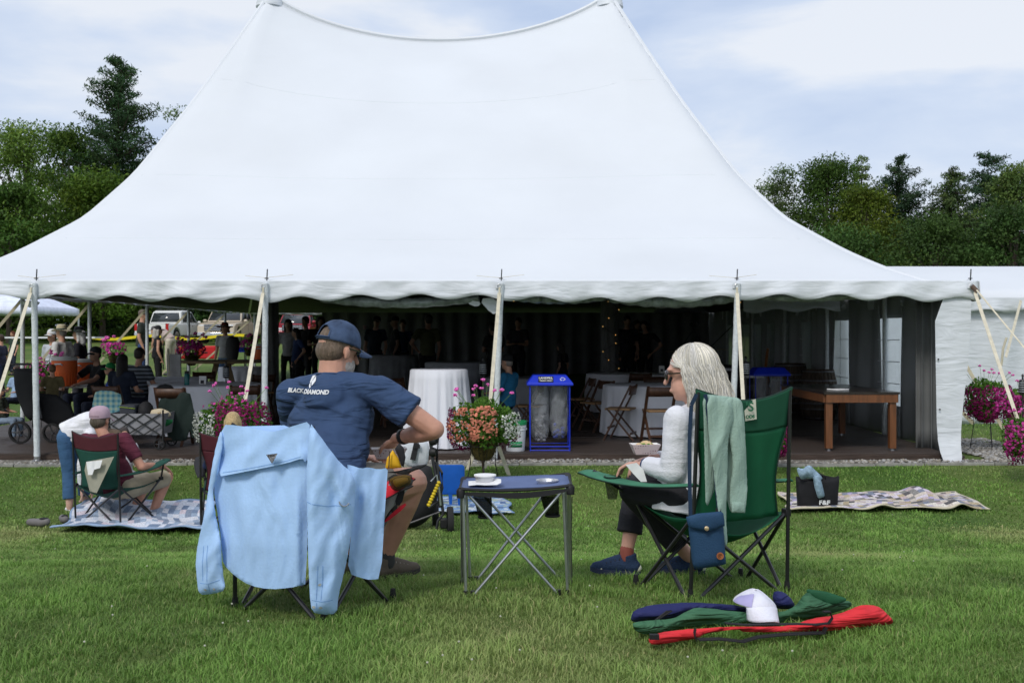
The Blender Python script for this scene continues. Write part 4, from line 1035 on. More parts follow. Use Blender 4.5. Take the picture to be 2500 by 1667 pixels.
slL = sheet('sleeve', [(509, 984), (515, 1010), (506, 1060), (501, 1094), (490, 1120), (494, 1174), (508, 1234), (512, 1314), (521, 1356), (490, 1364), (455, 1368), (450, 1320), (448, 1286), (454, 1244), (470, 1174), (484, 1080), (498, 1010)], lambda u, v: Ysh(u, v) - .03, m_shirt, shB, res=7, thick=.008, puff=.028, pw=18, fold=.014, fdir=(.8, .5), fper=34)
fsl = multi(lf((745, 1050, .5), 10, .02), lf((760, 1070, .1), 8, -.014), lf((715, 1130, .0), 7, .012), lf((790, 1085, -.1), 8, .012))
slR = sheet('sleeve', [(711, 967), (725, 985), (760, 1033), (784, 1064), (807, 1080), (819, 1108), (816, 1160), (805, 1248), (793, 1309), (778, 1368), (775, 1411), (740, 1412), (714, 1407), (710, 1361), (706, 1267), (703, 1127), (704, 1050)], lambda u, v: Ysh(u, v) - .05, m_shirt, shB, res=8, thick=.008, puff=.03, pw=24, foldfn=fsl, fold=.014, fdir=(.8, .4), fper=40)
ffp = multi(lf((850, 1085, -.15), 12, .02), lf((830, 1085, -.1), 7, -.012), lf((870, 1100, -.1), 9, .012))
sheet('front_panel', [(795, 1066), (807, 1068), (830, 1076), (845, 1072), (870, 1078), (891, 1073), (889, 1100), (884, 1174), (875, 1328), (850, 1331), (835, 1328), (798, 1316), (805, 1240), (812, 1174)], lambda u, v: Ysh(u, v) + .015, m_shirt, shB, res=8, thick=.004, foldfn=ffp, fold=.012, fdir=(1, .2), fper=40)
def Yat(u, v, off): return Ysh(u, v) - off
# stitched seams as fine raised cords
m_sh2 = cloth('blue_stitching', (.22, .40, .72))
def seam(pts, tgt, r=.0014, nm='seam', mat=None):
    P = []
    for a, b in zip(pts, pts[1:]): n = max(1, int(math.hypot(b[0] - a[0], b[1] - a[1]) / 5)); P += [(a[0] + (b[0] - a[0]) * i / n, a[1] + (b[1] - a[1]) * i / n) for i in range(n)]
    P.append(pts[-1]); o = MB().tube([W(u, v, Yat(u, v, .2) + 0) if 0 else W(u, v, Yat(u, v, .03)) - V3(0, .3, 0) for u, v in P], r, 4).build(nm, mat or m_sh2, shB); wrap(o, tgt, .0012); return o
seam([(512, 1085), (587, 1073), (657, 1059), (692, 1048)], capS)
seam([(708, 1150), (760, 1158), (810, 1153)], slR)
seam([(462, 1336), (485, 1336), (506, 1330)], slL); seam([(722, 1371), (745, 1373), (768, 1370)], slR)
seam([(480, 1250), (480, 1332)], slL); seam([(470, 1252), (470, 1330)], slL); seam([(736, 1292), (734, 1330), (732, 1370)], slR); seam([(747, 1292), (746, 1330), (743, 1370)], slR); seam([(482, 1338), (484, 1362)], slL); seam([(733, 1376), (733, 1394)], slR)
m_btn = M('pearl_button', (.50, .52, .52), rough=.3, var=.2, scale=300)
for u, v, tg2 in ((475, 1350, slL), (494, 1350, slL), (739, 1335, slR), (726, 1386, slR), (742, 1386, slR)):
    p = W(u, v, Yat(u, v, .03)) - V3(0, .3, 0); bt = MB().lathe([(.0062, 0), (.0062, .001), (.004, .001), (.0015, .001)], 14, p, V3(0, -1, 0)).build('button', m_btn, shB); wrap(bt, tg2, .003)
# hanging loop and triangular woven tag
MB().tube([W(u, v, Yat(u, v, .10)) for u, v in ((779, 1151), (781, 1158), (788, 1162), (796, 1161), (802, 1155))], .0028, 6).build('loop', M('grey_cord', (.3, .32, .36)), shB)
m_tag = M('grey_tag', (.38, .38, .40), var=.05); m_tagd = M('tag_dark', (.04, .04, .05), var=0)
tg = sheet('woven_tag', [(612, 1044), (637, 1041), (625, 1064)], lambda u, v: Ysh(u, v) - .056, m_tag, shB, res=6, thick=.002, ch=0)
text('tag_letters', 'PFG', .013, TM(W(624.5, 1046.5, Ysh(625, 1046) - .060), (1, 0, .08)), m_tagd, shB, sx=1.5, bold=.0006)
for k in range(4):
    w_ = 9 - k * 2.2; v = 1051 + k * 2.7; MB().bar(W(625 - w_, v + .5, Ysh(625, v) - .0595), W(625 + w_, v - .6, Ysh(625, v) - .0595), .0016, .001).build('tag_stripe', m_tagd, shB)
for a, b in (((612, 1044), (637, 1041)), ((637, 1041), (625, 1064)), ((625, 1064), (612, 1044))):
    MB().bar(W(*a, Ysh(*a) - .0593), W(*b, Ysh(*b) - .0593), .0016, .001).build('tag_border', m_tagd, shB)

# ------------------------------------------------------------------ man in navy T-shirt
JM = dict(pelvis=W(745, 1125, 4.80), chest=W(757, 985, 4.98), neck=W(764, 856, 5.02), head=W(778, 808, 5.04),
          shL=W(668, 904, 5.14), shR=W(872, 900, 4.90), elL=W(690, 1020, 5.35), wrL=W(838, 1050, 5.33),
          elR=W(998, 986, 4.88), wrR=W(910, 1006, 5.07), hipL=W(705, 1125, 4.93), hipR=W(800, 1128, 4.84),
          knL=W(820, 1090, 5.45), knR=W(946, 1108, 5.2), anL=W(800, 1285, 5.38), anR=W(888, 1270, 5.2),
          ftL=(.5, .8, 0), ftR=(.75, .65, 0), hdL=(.9, .05, -.05), hdR=(-.45, .5, -.55), curl=Vector((1.3, 0, 0)))
m_navy = colmat('navy_tee', (.034, .064, .138), rough=.9, var=.14, scale=5, bump=.1, bscale=60, wr=.8, wra=-35)
man, mhp, MH, _ = figure('man in navy T-shirt and navy cap eating, seen from behind in the left chair', JM, W(750, 1200, 4.9), world=True, hyaw=R(-47), hpitch=R(-16), skin=(.52, .27, .19), shirt=None, legs=(.16, .15, .13),
    shoes=None, hair=(.14, .10, .07), hairstyle='short', glasses=True, leg='short', vox=.0065, build=1.16, hfac=1.08, feet=False, legb=1.22, shortcut=.52, hatted=True, detail=True, key='navyman')
up = (JM['neck'] - JM['pelvis']).normalized(); X = (JM['shR'] - JM['shL']).normalized(); Fw = up.cross(X).normalized(); Mt = Matrix((Fw.cross(up), Fw, up)).transposed()
g = MB()
g.cap(JM['shL'], JM['shR'], .066, .066); g.cap(JM['neck'] - up * .12, JM['neck'] - up * .02, .13, .072, flat=True)
g.ell(JM['chest'] + up * .03, (.235, .14, .20), Mt); g.ell(JM['chest'] - up * .10 - Fw * .0, (.215, .16, .2), Mt); g.ell(JM['pelvis'] + up * .08, (.205, .16, .2), Mt)
g.cap(JM['pelvis'] + up * .12, JM['pelvis'] - up * .05, .17, .18, flat=True)
g.cap(JM['shL'], JM['shL'].lerp(JM['elL'], .8), .076, .08, flat=True); g.cap(JM['shR'], JM['shR'].lerp(JM['elR'], .58), .078, .090, flat=True)
for sh_ in (JM['shL'], JM['shR']): g.cap(JM['neck'] - up * .045, sh_, .066, .07)
ts = g.blob('t_shirt', m_navy, man, .0075, 8, wrinkle=.022, wscale=.13)
# ribbed collar and sleeve hem
nk = JM['neck'] - up * .012
MB().tube([nk + (MH @ V3(0, 0, 0)) + X * (.074 * math.cos(a)) + Fw * (.066 * math.sin(a)) + up * (.012 * math.sin(a)) for a in np.linspace(0, 6.283, 33)], .009, 6, flat=.6).build('collar', m_navy, man)
sE = JM['shR'].lerp(JM['elR'], .58); dE = (JM['elR'] - JM['shR']).normalized(); xE, yE, zE = frame(dE)
# lettering: printed on the cloth, shrink-wrapped to it
m_print = M('white_print', (.75, .76, .78), rough=.6, var=.03)
def printed(nm, me_list, par, tgt, mat, off=.0035):
    mb = MB()
    for me in me_list: mb.add([v.co.copy() for v in me.vertices], [tuple(p.vertices) for p in me.polygons])
    me = mb.mesh(nm); bm = bmesh.new(); bm.from_mesh(me); bmesh.ops.triangulate(bm, faces=bm.faces); 
    for _ in range(3): bmesh.ops.subdivide_edges(bm, edges=[e for e in bm.edges if e.calc_length() > .006], cuts=1, use_grid_fill=True)
    bm.to_mesh(me); bm.free(); o = link_mesh(me, nm, mat, par); wrap(o, tgt, off); return o
def tmesh(txt, size, mtx, shear=0, bold=0, sx=1, ext=0):
    me = textmesh(txt, size, ext, shear, bold); me.transform(mtx @ Matrix.Diagonal((sx, 1, 1, 1))); return me
for wd, uc in (('BLACK', 661), ('DIAMOND', 724)):
    printed('lettering', [tmesh(wd, .0268, TM(W(uc, 901, 4.86) - V3(0, .2, 0), (1, 0, .0)), shear=.28, bold=.0013, sx=1.0 if wd == 'BLACK' else .98)], man, ts, m_print)
def polym(pts, Y=4.72): mb = MB(); mb.add([W(u, v, 4.86) - V3(0, .2, 0) for u, v in pts], [tuple(range(len(pts)))]); return mb.mesh('p')
Dz = lambda x, y: (564.5 + (x) * .26 , 658.6 + y * .26)
printed('emblem', [polym([(706, 866), (714, 865), (706, 880), (711, 891), (708, 893), (701, 880)]), polym([(717, 866), (721, 876), (713, 888), (708, 879)])], man, ts, m_print)
# cap: six-panel dome with an opening and strap at the back
m_capn = colmat('washed_navy_cap', (.045, .072, .135), rough=.9, var=.35, scale=16, bump=.3, bscale=60)
rows = []; na = 48; nv = 15
def capP(a, q, k=1.0):
    el = q * math.pi / 2; rx, ry, rz = .0865 * k, .104 * k, .108 * k; r = math.cos(el) ** .82
    return mhp(rx * r * math.sin(a), -.012 - ry * r * math.cos(a), .032 + rz * math.sin(el))
vs = []; fs = []
for i in range(nv):
    for j in range(na): a = 2 * math.pi * j / na; vs.append(capP(a, i / (nv - 1) * .985, 1 - .012 * abs(math.cos(3 * a)) * (i / nv)))
for i in range(nv - 1):
    for j in range(na):
        a = ((j + .5) / na * 360 + 180) % 360 - 180; el = (i + .5) / nv
        if abs(a) < 33 and .09 < el < .40 - (abs(a) / 33) ** 2 * .22: continue
        x_, y_ = i * na + j, i * na + (j + 1) % na; fs.append((x_, y_, y_ + na, x_ + na))
fs.append(tuple(range((nv - 1) * na, nv * na)))
mb = MB(); mb.add(vs, fs); cp_ = mb.build('cap', m_capn, man, angle=180, solid=.003)
rows = []
for i in range(7):
    q = i / 6; rows.append([mhp(.078 * math.sin(a) * (1 - .10 * q), .055 + (.03 + .085 * q) * max(0, math.cos(a)) ** .8, .040 - .014 * q - .030 * (math.sin(a) ** 2)) for a in np.linspace(-1.5, 1.5, 17)])
MB().grid(rows).build('brim', m_capn, cp_, angle=180, solid=.005)
MB().tube([capP(a, .06, 1.02) for a in np.linspace(-.62, .62, 12)], .009, 6, flat=.35).build('strap', m_capn, cp_)
for ss in (-1, 1): MB().tube([capP(ss * .60 * min(1, (.44 - q) / .2) ** .5, q, 1.012) for q in np.linspace(.06, .43, 9)], .0025, 5).build('arch_binding', m_capn, cp_)
MB().ell(capP(0, .985, 1.0), (.007, .007, .004)).build('top_button', m_capn, cp_)
for k in range(6): MB().tube([capP(k * math.pi / 3 + math.pi / 6, q, 1.006) for q in np.linspace(.02 if k not in (0, 5) else .3, .97, 12)], .0012, 4).build('panel_seam', m_capn, cp_)
for a in (.9, -.9, 2.2): MB().lathe([(.004, 0), (.004, .002)], 8, capP(a, .62, 1.005), capP(a, .62, 1.1) - capP(a, .62, 1)).build('eyelet', m_capn, cp_)
# grey stubble on the jaw, shoes with socks
MB().ell(mhp(.0, .027, -.055), (.056 * 1.08 * 1.02, .066 * 1.08 * 1.02, .062 * 1.08 * 1.02), MH).build('beard', M('grey_stubble', (.42, .38, .35), rough=.9, var=.3, scale=60, bump=.5, bscale=200), man)
m_shoe = colmat('taupe_trail_shoe', (.13, .105, .08), bump=.6, bscale=40); m_sole = M('dark_sole', (.05, .045, .04), bump=.3)
def shoe(an, fd, par, mat, sole, L=.26, w=.05, accent=None, lace=None, zg=None):
    fd = V3(*fd).normalized(); sd = fd.cross(V3(0, 0, 1)); z0 = (float(gz(an.x, an.y)) + .012) if zg is None else zg; heel = V3(an.x, an.y, z0) - fd * .06
    g = MB(); P = lambda f, s_, z: heel + fd * f * L + sd * s_ + V3(0, 0, z)
    g.cap(P(.10, 0, .045), P(.42, 0, .05), .036, .040); g.cap(P(.42, 0, .045), P(.88, 0, .030), .042, .030); g.cap(P(.16, 0, .05), P(.2, 0, .105), .036, .040, flat=True); g.cap(P(.3, 0, .085), P(.7, 0, .05), .028, .026)
    sh = g.blob('shoe', mat, par, .006, 3)
    rows = []
    for z in (0, .012, .024):
        rows.append([P(.48 + .53 * math.cos(a), (.042 + .008 * math.cos(a)) * math.sin(a), z + .012 * max(0, math.cos(a)) ** 2) for a in np.linspace(0, 6.283, 25)[:-1]])
    m_ = MB().grid(rows, closed=True); m_.add(rows[0], [tuple(range(24))]); m_.add(rows[2], [tuple(range(24))]); m_.build('sole', sole, sh)
    for k in range(4):
        f = .38 + .09 * k; MB().tube([P(f, -.03, .078 - k * .006), P(f + .02, 0, .112 - k * .014), P(f, .03, .078 - k * .006)], .003, 5).build('lace', lace or M('lace', (.3, .27, .22)), sh)
    if accent: MB().ell(P(.02, 0, .035), (.022, .022, .022)).build('heel_bumper', accent, sh)
    return sh
shoe(JM['anR'], (.75, .65, 0), man, m_shoe, m_sole); shoe(JM['anL'], (.35, .9, 0), man, m_shoe, m_sole)
MB().cap(JM['anR'] + V3(0, 0, .02), JM['anR'] - V3(0, 0, .05), .042, .042).build('sock', M('dark_sock', (.05, .05, .05)), man)
MB().lathe([(.036, 0), (.037, .012), (.036, .024)], 16, JM['wrR'].lerp(JM['elR'], .16), JM['elR'] - JM['wrR'], cap=False).build('watch_strap', m_plastic, man, solid=.004)

# paper food trays with printed pattern
m_tray = M('tray_card', rough=.8); tt_ = m_tray.node_tree; bb = tt_.nodes['Principled BSDF']
vo = N('ShaderNodeTexVoronoi', tt_); vo.inputs['Scale'].default_value = 80; vo.inputs['Randomness'].default_value = 0; tcx = N('ShaderNodeTexCoord', tt_)
tt_.links.new(tcx.outputs['Object'], vo.inputs['Vector']); cr = N('ShaderNodeValToRGB', tt_); cr.color_ramp.interpolation = 'CONSTANT'
cr.color_ramp.elements[0].color = (.14, .05, .07, 1); cr.color_ramp.elements[1].position = .22; cr.color_ramp.elements[1].color = (.50, .43, .43, 1)
tt_.links.new(vo.outputs['Distance'], cr.inputs['Fac']); tt_.links.new(cr.outputs['Color'], bb.inputs['Base Color'])
m_wpaper = M('white_paper', (.8, .8, .8), rough=.8, var=.03)
def tray(label, c, yaw, w=.13, d=.09, h=.045, name='food_tray'):
    t_ = thing(name, label, 'food tray', c); Mr = Matrix.Rotation(yaw, 3, 'Z')
    P = lambda x, y, z: c + Mr @ V3(x, y, z)
    bot = [P(-w / 2 * .8, -d / 2 * .7, 0), P(w / 2 * .8, -d / 2 * .7, 0), P(w / 2 * .8, d / 2 * .7, 0), P(-w / 2 * .8, d / 2 * .7, 0)]
    top = [P(-w / 2 * 1.15, -d / 2, h), P(w / 2 * 1.15, -d / 2, h), P(w / 2 * 1.15, d / 2, h), P(-w / 2 * 1.15, d / 2, h)]
    q = MB().add(bot + top, [(0, 1, 2, 3)] + [(i, (i + 1) % 4, (i + 1) % 4 + 4, i + 4) for i in range(4)]).build('carton', [m_tray, m_wpaper], t_, smooth=False)
    md = q.modifiers.new('s', 'SOLIDIFY'); md.thickness = .0025; md.offset = -1; md.material_offset = 1
    return t_, P
for k_, (lab, c, yw) in enumerate((('patterned paper tray of food held by the man in navy', W(893, 1052, 5.12), R(12)), ('patterned paper tray of food held by the grey-haired woman', W(1481, 1042, 5.22), R(5)))):
    t_, P = tray(lab, c, yw, w=.15 if k_ == 0 else .125, h=.05)
    g = MB()
    for q in range(7): g.ell(P(rnd.uniform(-.045, .045), rnd.uniform(-.02, .02), .035 + rnd.random() * .02), (.022, .018, .014), Matrix.Rotation(q, 3, 'Z'), 8, 5)
    g.blob('bread_filling', M('food_bread', (.62, .45, .25), var=.2, scale=60, bump=.4), t_, .004, 2)
    for q in range(5): MB().ell(P(rnd.uniform(-.04, .04), rnd.uniform(-.03, 0), .052), (.012, .006, .004), hrot(q), 6, 4).build('lettuce', M('lettuce', (.12, .28, .03), var=.3), t_)
    MB().tube([P(0, .01, .05), P(.03, .0, .075), P(.06, -.01, .07)], .002, 5).build('fork', m_plastic, t_)

# ------------------------------------------------------------------ camp table
ct = thing('camp_table', 'small folding camp table with blue top and silver legs between the two chairs', 'table', G(1185, 5))
m_alu = M('aluminium_tube', (.52, .54, .57), rough=.28, metal=.85, var=.1, scale=30)
m_blt = cloth('slate_blue_tabletop', (.10, .14, .28)); yF, yB = 4.8, 5.22
cF = [W(1058, 1124, yF), W(1310, 1116, yF + .04), W(1303, 1089, yB + .04), W(1066, 1098, yB)]
rows = [[(cF[0].lerp(cF[1], i / 16)).lerp(cF[3].lerp(cF[2], i / 16), j / 10) + V3(0, 0, -.014 * math.sin(math.pi * i / 16) * math.sin(math.pi * j / 10) ** .5) for i in range(17)] for j in range(11)]
MB().grid(rows).build('table_cloth_top', m_blt, ct, angle=180, solid=.005)
for i in range(4):
    a, b = cF[i], cF[(i + 1) % 4]; n_ = 9
    MB().tube([a.lerp(b, q) + V3(0, 0, .003 - .014 * math.sin(math.pi * q)) for q in np.linspace(0, 1, n_)], .015, 8, flat=.5).build('edge_binding', m_bk, ct)
    MB().lathe([(.018, -.032), (.020, 0), (.015, .010)], 10, a + V3(0, 0, -.006)).build('corner_cap', m_plastic, ct)
sheet('front_skirt', [(1062, 1128), (1185, 1133), (1308, 1120), (1306, 1128), (1250, 1140), (1185, 1146), (1110, 1140), (1066, 1138)], yF - .005, m_bk, ct, res=8, thick=.004)
def gfoot(u, v, Y):
    p = W(u, v, Y); return V3(p.x, p.y, float(gz(p.x, p.y)))
for (a, b) in (((1072, 1131, yF + .01), (1283, 1353, yF + .05)), ((1290, 1129, yF + .03), (1086, 1369, yF)), ((1110, 1135, yB), (1288, 1322, yB + .05)), ((1250, 1135, yB + .03), (1094, 1325, yB)),
               ((1064, 1135, yF), (1070, 1367, yF)), ((1071, 1135, yB - .03), (1080, 1330, yB)), ((1294, 1128, yF + .03), (1304, 1353, yF + .06)), ((1300, 1120, yB), (1306, 1325, yB + .04)),
               ((1060, 1130, yF + .02), (1062, 1345, yB - .12)), ((1308, 1125, yF + .06), (1310, 1335, yB - .1))):
    pa = W(*a); pb = gfoot(*b); MB().tube([pa, pb], .0070, 10).build('leg', m_alu, ct); MB().lathe([(.011, -.002), (.011, .025)], 8, pb).build('foot_cap', m_plastic, ct)
for u in (1062, 1314):
    MB().tube([W(u, 1140, yF), W(u - 2, 1230, yF + .01), W(u, 1325, yF)], .0025, 5).build('cord', m_bk, ct)
for u, v, Y in ((1108, 1145, 5.0), (1262, 1142, 5.0)):
    c = W(u, v, Y); rows = [[c + V3((.044 - .003 * j) * math.cos(a) + .012 * j * .3, (.044 - .003 * j) * math.sin(a), -.024 * j + .01) for a in np.linspace(0, 6.283, 21)[:-1]] for j in range(5)]
    m_ = MB().grid(rows, closed=True); m_.add(rows[-1], [tuple(range(20))]); m_.build('net_cup_holder', m_net, ct, angle=180, solid=.002)
    MB().tube([r_ for r_ in rows[-1]] + [rows[-1][0]], .006, 6).build('net_rim', m_bk, ct)
m_tin = M('thin_aluminium', (.62, .63, .66), rough=.3, metal=.7, var=.08, bump=.2, bscale=200)
def tin(label, u, v, Y, r, h, lid=None, name='food_tin'):
    p = W(u, v, Y); t_ = thing(name, label, 'tin', p)
    MB().lathe([(.01, .002), (r * .78, .0), (r * .84, .006), (r * .92, h * .7), (r * .94, h * .95), (r * 1.05, h), (r * 1.05, h + .005), (r * .95, h + .004), (r * .9, h * .9), (r * .8, .012), (.01, .010)], 28, p, cap=False).build('pan', m_tin, t_)
    if lid: MB().lathe([(r * 1.06, h + .004), (r * 1.06, h + .009), (r * .9, h + .010), (.004, h + .009)], 28, p).build('lid', lid, t_)
    return t_
tin('round aluminium tin with a white lid at the left end of the camp table', 1114, 1113, 4.98, .050, .040, m_wpaper)
tin('open low aluminium tin at the right end of the camp table', 1257, 1116, 5.02, .052, .026)
np1 = thing('napkin', 'white paper napkin under the lidded tin on the camp table', 'napkin', W(1110, 1118, 4.9)); 
rows = [[W(1076 + 75 * i / 8, 1112 + 0 * i, 4.86 + .05 * j) * 1 for i in range(9)] for j in range(4)]
zt_ = cF[0].z + .006
rows = [[V3(p.x, p.y, zt_ + .004 + .012 * max(0, math.sin(i * .9 + j * .6)) * (i / 8) + .004 * (i / 8)) for i, p in enumerate(r)] for j, r in enumerate(rows)]
MB().grid(rows).build('napkin_sheet', m_wpaper, np1, smooth=False, solid=.001)
# ------------------------------------------------------------------ grey-haired woman
JW = dict(pelvis=W(1578, 1135, 5.06), chest=W(1590, 1005, 5.08), neck=W(1602, 925, 5.10), head=W(1583, 862, 5.08),
          shL=W(1556, 962, 4.93), shR=W(1640, 950, 5.24), elL=W(1546, 1082, 4.93), wrL=W(1480, 1066, 5.10),
          elR=W(1590, 1070, 5.35), wrR=W(1500, 1052, 5.28), hipL=W(1560, 1138, 4.98), hipR=W(1590, 1130, 5.16),
          knL=W(1450, 1128, 5.22), knR=W(1462, 1110, 5.50), anL=W(1588, 1284, 5.45), anR=W(1440, 1262, 5.42),
          ftL=(-.95, .1, 0), ftR=(-.9, .25, 0), hdL=(-.75, .3, -.05), hdR=(-.8, .1, -.2), curl=Vector((1.0, 0, 0)))
woman, whp, WH, _ = figure('woman with long grey hair, sunglasses and white blouse sitting in the green camp chair', JW, W(1560, 1200, 5.05), world=True, hyaw=R(78), hpitch=R(-7), skin=(.58, .32, .24), shirt=None, legs=(.022, .022, .027),
    shoes=None, hair=None, hairstyle=None, glasses=True, leg='crop', vox=.0065, build=.92, hfac=1.10, feet=False, detail=True, key='woman')
up = (JW['neck'] - JW['pelvis']).normalized(); X = (JW['shR'] - JW['shL']).normalized(); Fw = up.cross(X).normalized(); Mt = Matrix((Fw.cross(up), Fw, up)).transposed()
m_blouse = M('white_textured_blouse', (.78, .79, .84), rough=.9, var=.05, bump=.4, bscale=120, wr=.2, wra=-50, transl=.1, stretch=(1, 1, 1.6))
g = MB(); g.cap(JW['shL'], JW['shR'], .058, .058); g.cap(JW['neck'] - up * .1, JW['neck'] - up * .02, .09, .062, flat=True)
g.ell(JW['chest'], (.15, .12, .18), Mt); g.ell((JW['chest'] + JW['pelvis']) / 2, (.145, .13, .17), Mt)
g.cap(JW['chest'].lerp(JW['pelvis'], .4), JW['pelvis'] - up * .085, .14, .165, flat=True)
g.cap(JW['shL'], JW['elL'], .066, .062); g.cap(JW['elL'], JW['elL'].lerp(JW['wrL'], .9), .062, .044, flat=True)
g.cap(JW['shR'], JW['elR'], .066, .06); g.cap(JW['elR'], JW['elR'].lerp(JW['wrR'], .9), .06, .044, flat=True)
g.blob('blouse', m_blouse, woman, .007, 6, wrinkle=.011, wscale=.10)
m_sh = colmat('navy_running_shoe', (.02, .04, .09), bump=.7, bscale=120)
for an, fd in ((JW['anL'], (-.97, .1, 0)), (JW['anR'], (-.93, .2, 0))):
    shoe(an, fd, woman, m_sh, M('navy_sole', (.03, .04, .08)), L=.25, accent=M('cream_heel', (.6, .62, .5)), lace=m_bk)
    MB().cap(an + V3(0, 0, .0), an - V3(0, 0, .04), .037, .036).build('sock', M('coral_sock', (.28, .08, .06)), woman)
MB().lathe([(.031, 0), (.034, .014), (.031, .028)], 16, JW['wrL'].lerp(JW['elL'], .02), JW['elL'] - JW['wrL'], cap=False).build('wristband', m_navy, woman, solid=.005)
# hair: a full base plus many strands sweeping back and down
m_hair = M('grey_blond_hair', attr='tone', rough=.42, var=.1, scale=4, spec=.5)
g = MB(); g.ell(whp(0, -.03, .045), (.088, .098, .088), WH); g.ell(whp(0, -.055, -.03), (.085, .075, .10), WH)
nkp = JW['neck']
g.cap(whp(0, -.07, -.04), nkp + V3(.05, -.02, .0), .085, .075); g.cap(whp(-.06, -.02, -.03), whp(-.075, .0, -.17), .038, .030)
hb = g.blob('hair', M('hair_under', (.36, .33, .28), rough=.6, var=.2, scale=40, bump=.6, bscale=80, stretch=(3, 3, .4)), woman, .008, 4)
rs = np.random.RandomState(3); V = []; F = []; C = []
for k in range(4200):
    a = rs.uniform(-math.pi, math.pi)        # 0 = face
    fr = abs(a) < 1.05; q0 = rs.rand() ** .6; t0 = .05 + .9 * q0 * rs.rand()
    tgt = a if not fr else math.copysign(1.05 + .35 * rs.rand(), a if abs(a) > .02 else 1)
    L = rs.uniform(.17, .27) if abs(tgt) > 1.3 else rs.uniform(.15, .24); rr = 1.0 + .10 * rs.rand() ** 2; fz, fy = (rs.randn(2) * (.02 if k % 9 == 0 else .008)); w = .0008 + .0013 * rs.rand(); ph = rs.rand() * 6; pts = []
    for i in range(12):
        q = i / 11
        if q < .5:
            th = (t0 + (1 - t0) * q / .5) * math.pi / 2; aa = a + (tgt - a) * (q / .5) ** .8
            p = V3(math.sin(aa) * .092 * math.sin(th) * rr, -.03 + math.cos(aa) * .102 * math.sin(th) * rr, .035 + .098 * math.cos(th) * rr)
        else:
            z = (q - .5) / .5; e = 1 + .10 * math.sin(z * 2.2) - .20 * z
            p = V3(math.sin(tgt) * .092 * rr * e, -.03 + (math.cos(tgt) * .102 - .03 * z) * rr * e, .035 - L * z)
            p.x += .011 * math.sin(z * 7 + ph + 3 * a) + fz * z; p.y += .010 * math.cos(z * 6 + ph) + fy * z
        pts.append(whp(*p) + (V3(0.012, -.02, 0) * max(0, q - .5) if q > .5 else V3(0, 0, 0)))
    base = len(V)
    for i, p in enumerate(pts):
        d = (pts[min(i + 1, 11)] - pts[max(i - 1, 0)]).normalized(); s_ = d.cross(V3(0, 1, 0)); s_ = s_.normalized() if s_.length > .01 else V3(1, 0, 0); ww = w * (1 - .6 * (i / 11) ** 2)
        V.append(p - s_ * ww); V.append(p + s_ * ww)
    F += [x for i in range(11) for x in (base + 2 * i, base + 2 * i + 1, base + 2 * i + 3, base + 2 * i + 2)]
    t_ = .30 + .50 * rs.rand(); warm = rs.rand()
    c = [t_ * 1.02, t_ * (.99 - .05 * warm), t_ * (.95 - .20 * warm)]; C += [c] * 24
st = fast_mesh('strands', np.array([tuple(v) for v in V]), 4, F, m_hair, hb, colors=np.array(C), smooth=True); st['kind'] = 'stuff'
nap2 = thing('napkin', 'white paper napkin in the hand of the grey-haired woman', 'napkin', W(1455, 1075, 5.15))
sheet('napkin_sheet', [(1437, 1067), (1462, 1062), (1478, 1078), (1486, 1106), (1472, 1106), (1455, 1088)], 5.04, m_wpaper, nap2, res=8, thick=.002, fold=.006, fdir=(.7, .7), ch=0)

# ------------------------------------------------------------------ sage sweater, shoulder bag on the green chair
m_sage = cloth('sage_sweatshirt', (.30, .42, .355), rough=.95, var=.06, bump=.35, bscale=120, wr=.35, wra=8, wrv=(3.5, 1, .8))
swt = thing('sweater', 'sage green sweatshirt hanging over the back of the green camp chair', 'sweater', W(1670, 1000, 4.72))
def Ysw(u, v): return 4.585 + (u - 1625) * .0011 + max(0, (v - 920)) * -.00002 + .0
sheet('body', [(1612, 903), (1640, 905), (1690, 912), (1705, 920), (1712, 1020), (1716, 1080), (1714, 1120), (1712, 1176), (1692, 1178), (1672, 1174), (1660, 1080), (1640, 1130), (1620, 1176), (1618, 1080), (1616, 980)], lambda u, v: Ysw(u, v) + .02, m_sage, swt, res=7, thick=.012, puff=.012, pw=20, fold=.012, fdir=(1, .05), fper=34)
sheet('sleeve', [(1668, 908), (1700, 912), (1708, 930), (1714, 1020), (1716, 1080), (1718, 1130), (1712, 1177), (1678, 1176), (1674, 1130), (1684, 1060), (1672, 1000), (1664, 940)], lambda u, v: Ysw(u, v) - .02, m_sage, swt, res=7, thick=.010, puff=.014, pw=14, fold=.012, fdir=(.9, .3), fper=30)
sheet('sleeve', [(1622, 904), (1660, 908), (1690, 940), (1672, 1010), (1672, 1080), (1668, 1190), (1672, 1235), (1671, 1253), (1662, 1251), (1652, 1200), (1640, 1100), (1626, 1000)], lambda u, v: Ysw(u, v) - .045, m_sage, swt, res=7, thick=.010, puff=.014, pw=14, fold=.014, fdir=(.9, .25), fper=30, foldfn=lf((1682, 960, -.5), 6, .02))
sheet('cuff', [(1680, 1152), (1714, 1152), (1712, 1178), (1679, 1177)], lambda u, v: Ysw(u, v) - .034, m_sage, swt, res=5, thick=.010, puff=.010, pw=8, ch=0)
bag = thing('shoulder_bag', 'small navy shoulder bag with brass snap hanging from the green chair', 'bag', W(1625, 1240, 4.6))
m_nb = cloth('navy_bag_cloth', (.018, .055, .115), rough=.75, bump=.3, bscale=150)
sheet('bag_body', [(1578, 1188), (1660, 1176), (1665, 1240), (1668, 1288), (1670, 1296), (1630, 1304), (1592, 1308), (1588, 1285), (1582, 1230)], 4.54, m_nb, bag, res=7, thick=.035, puff=.022, pw=16, ch=1)
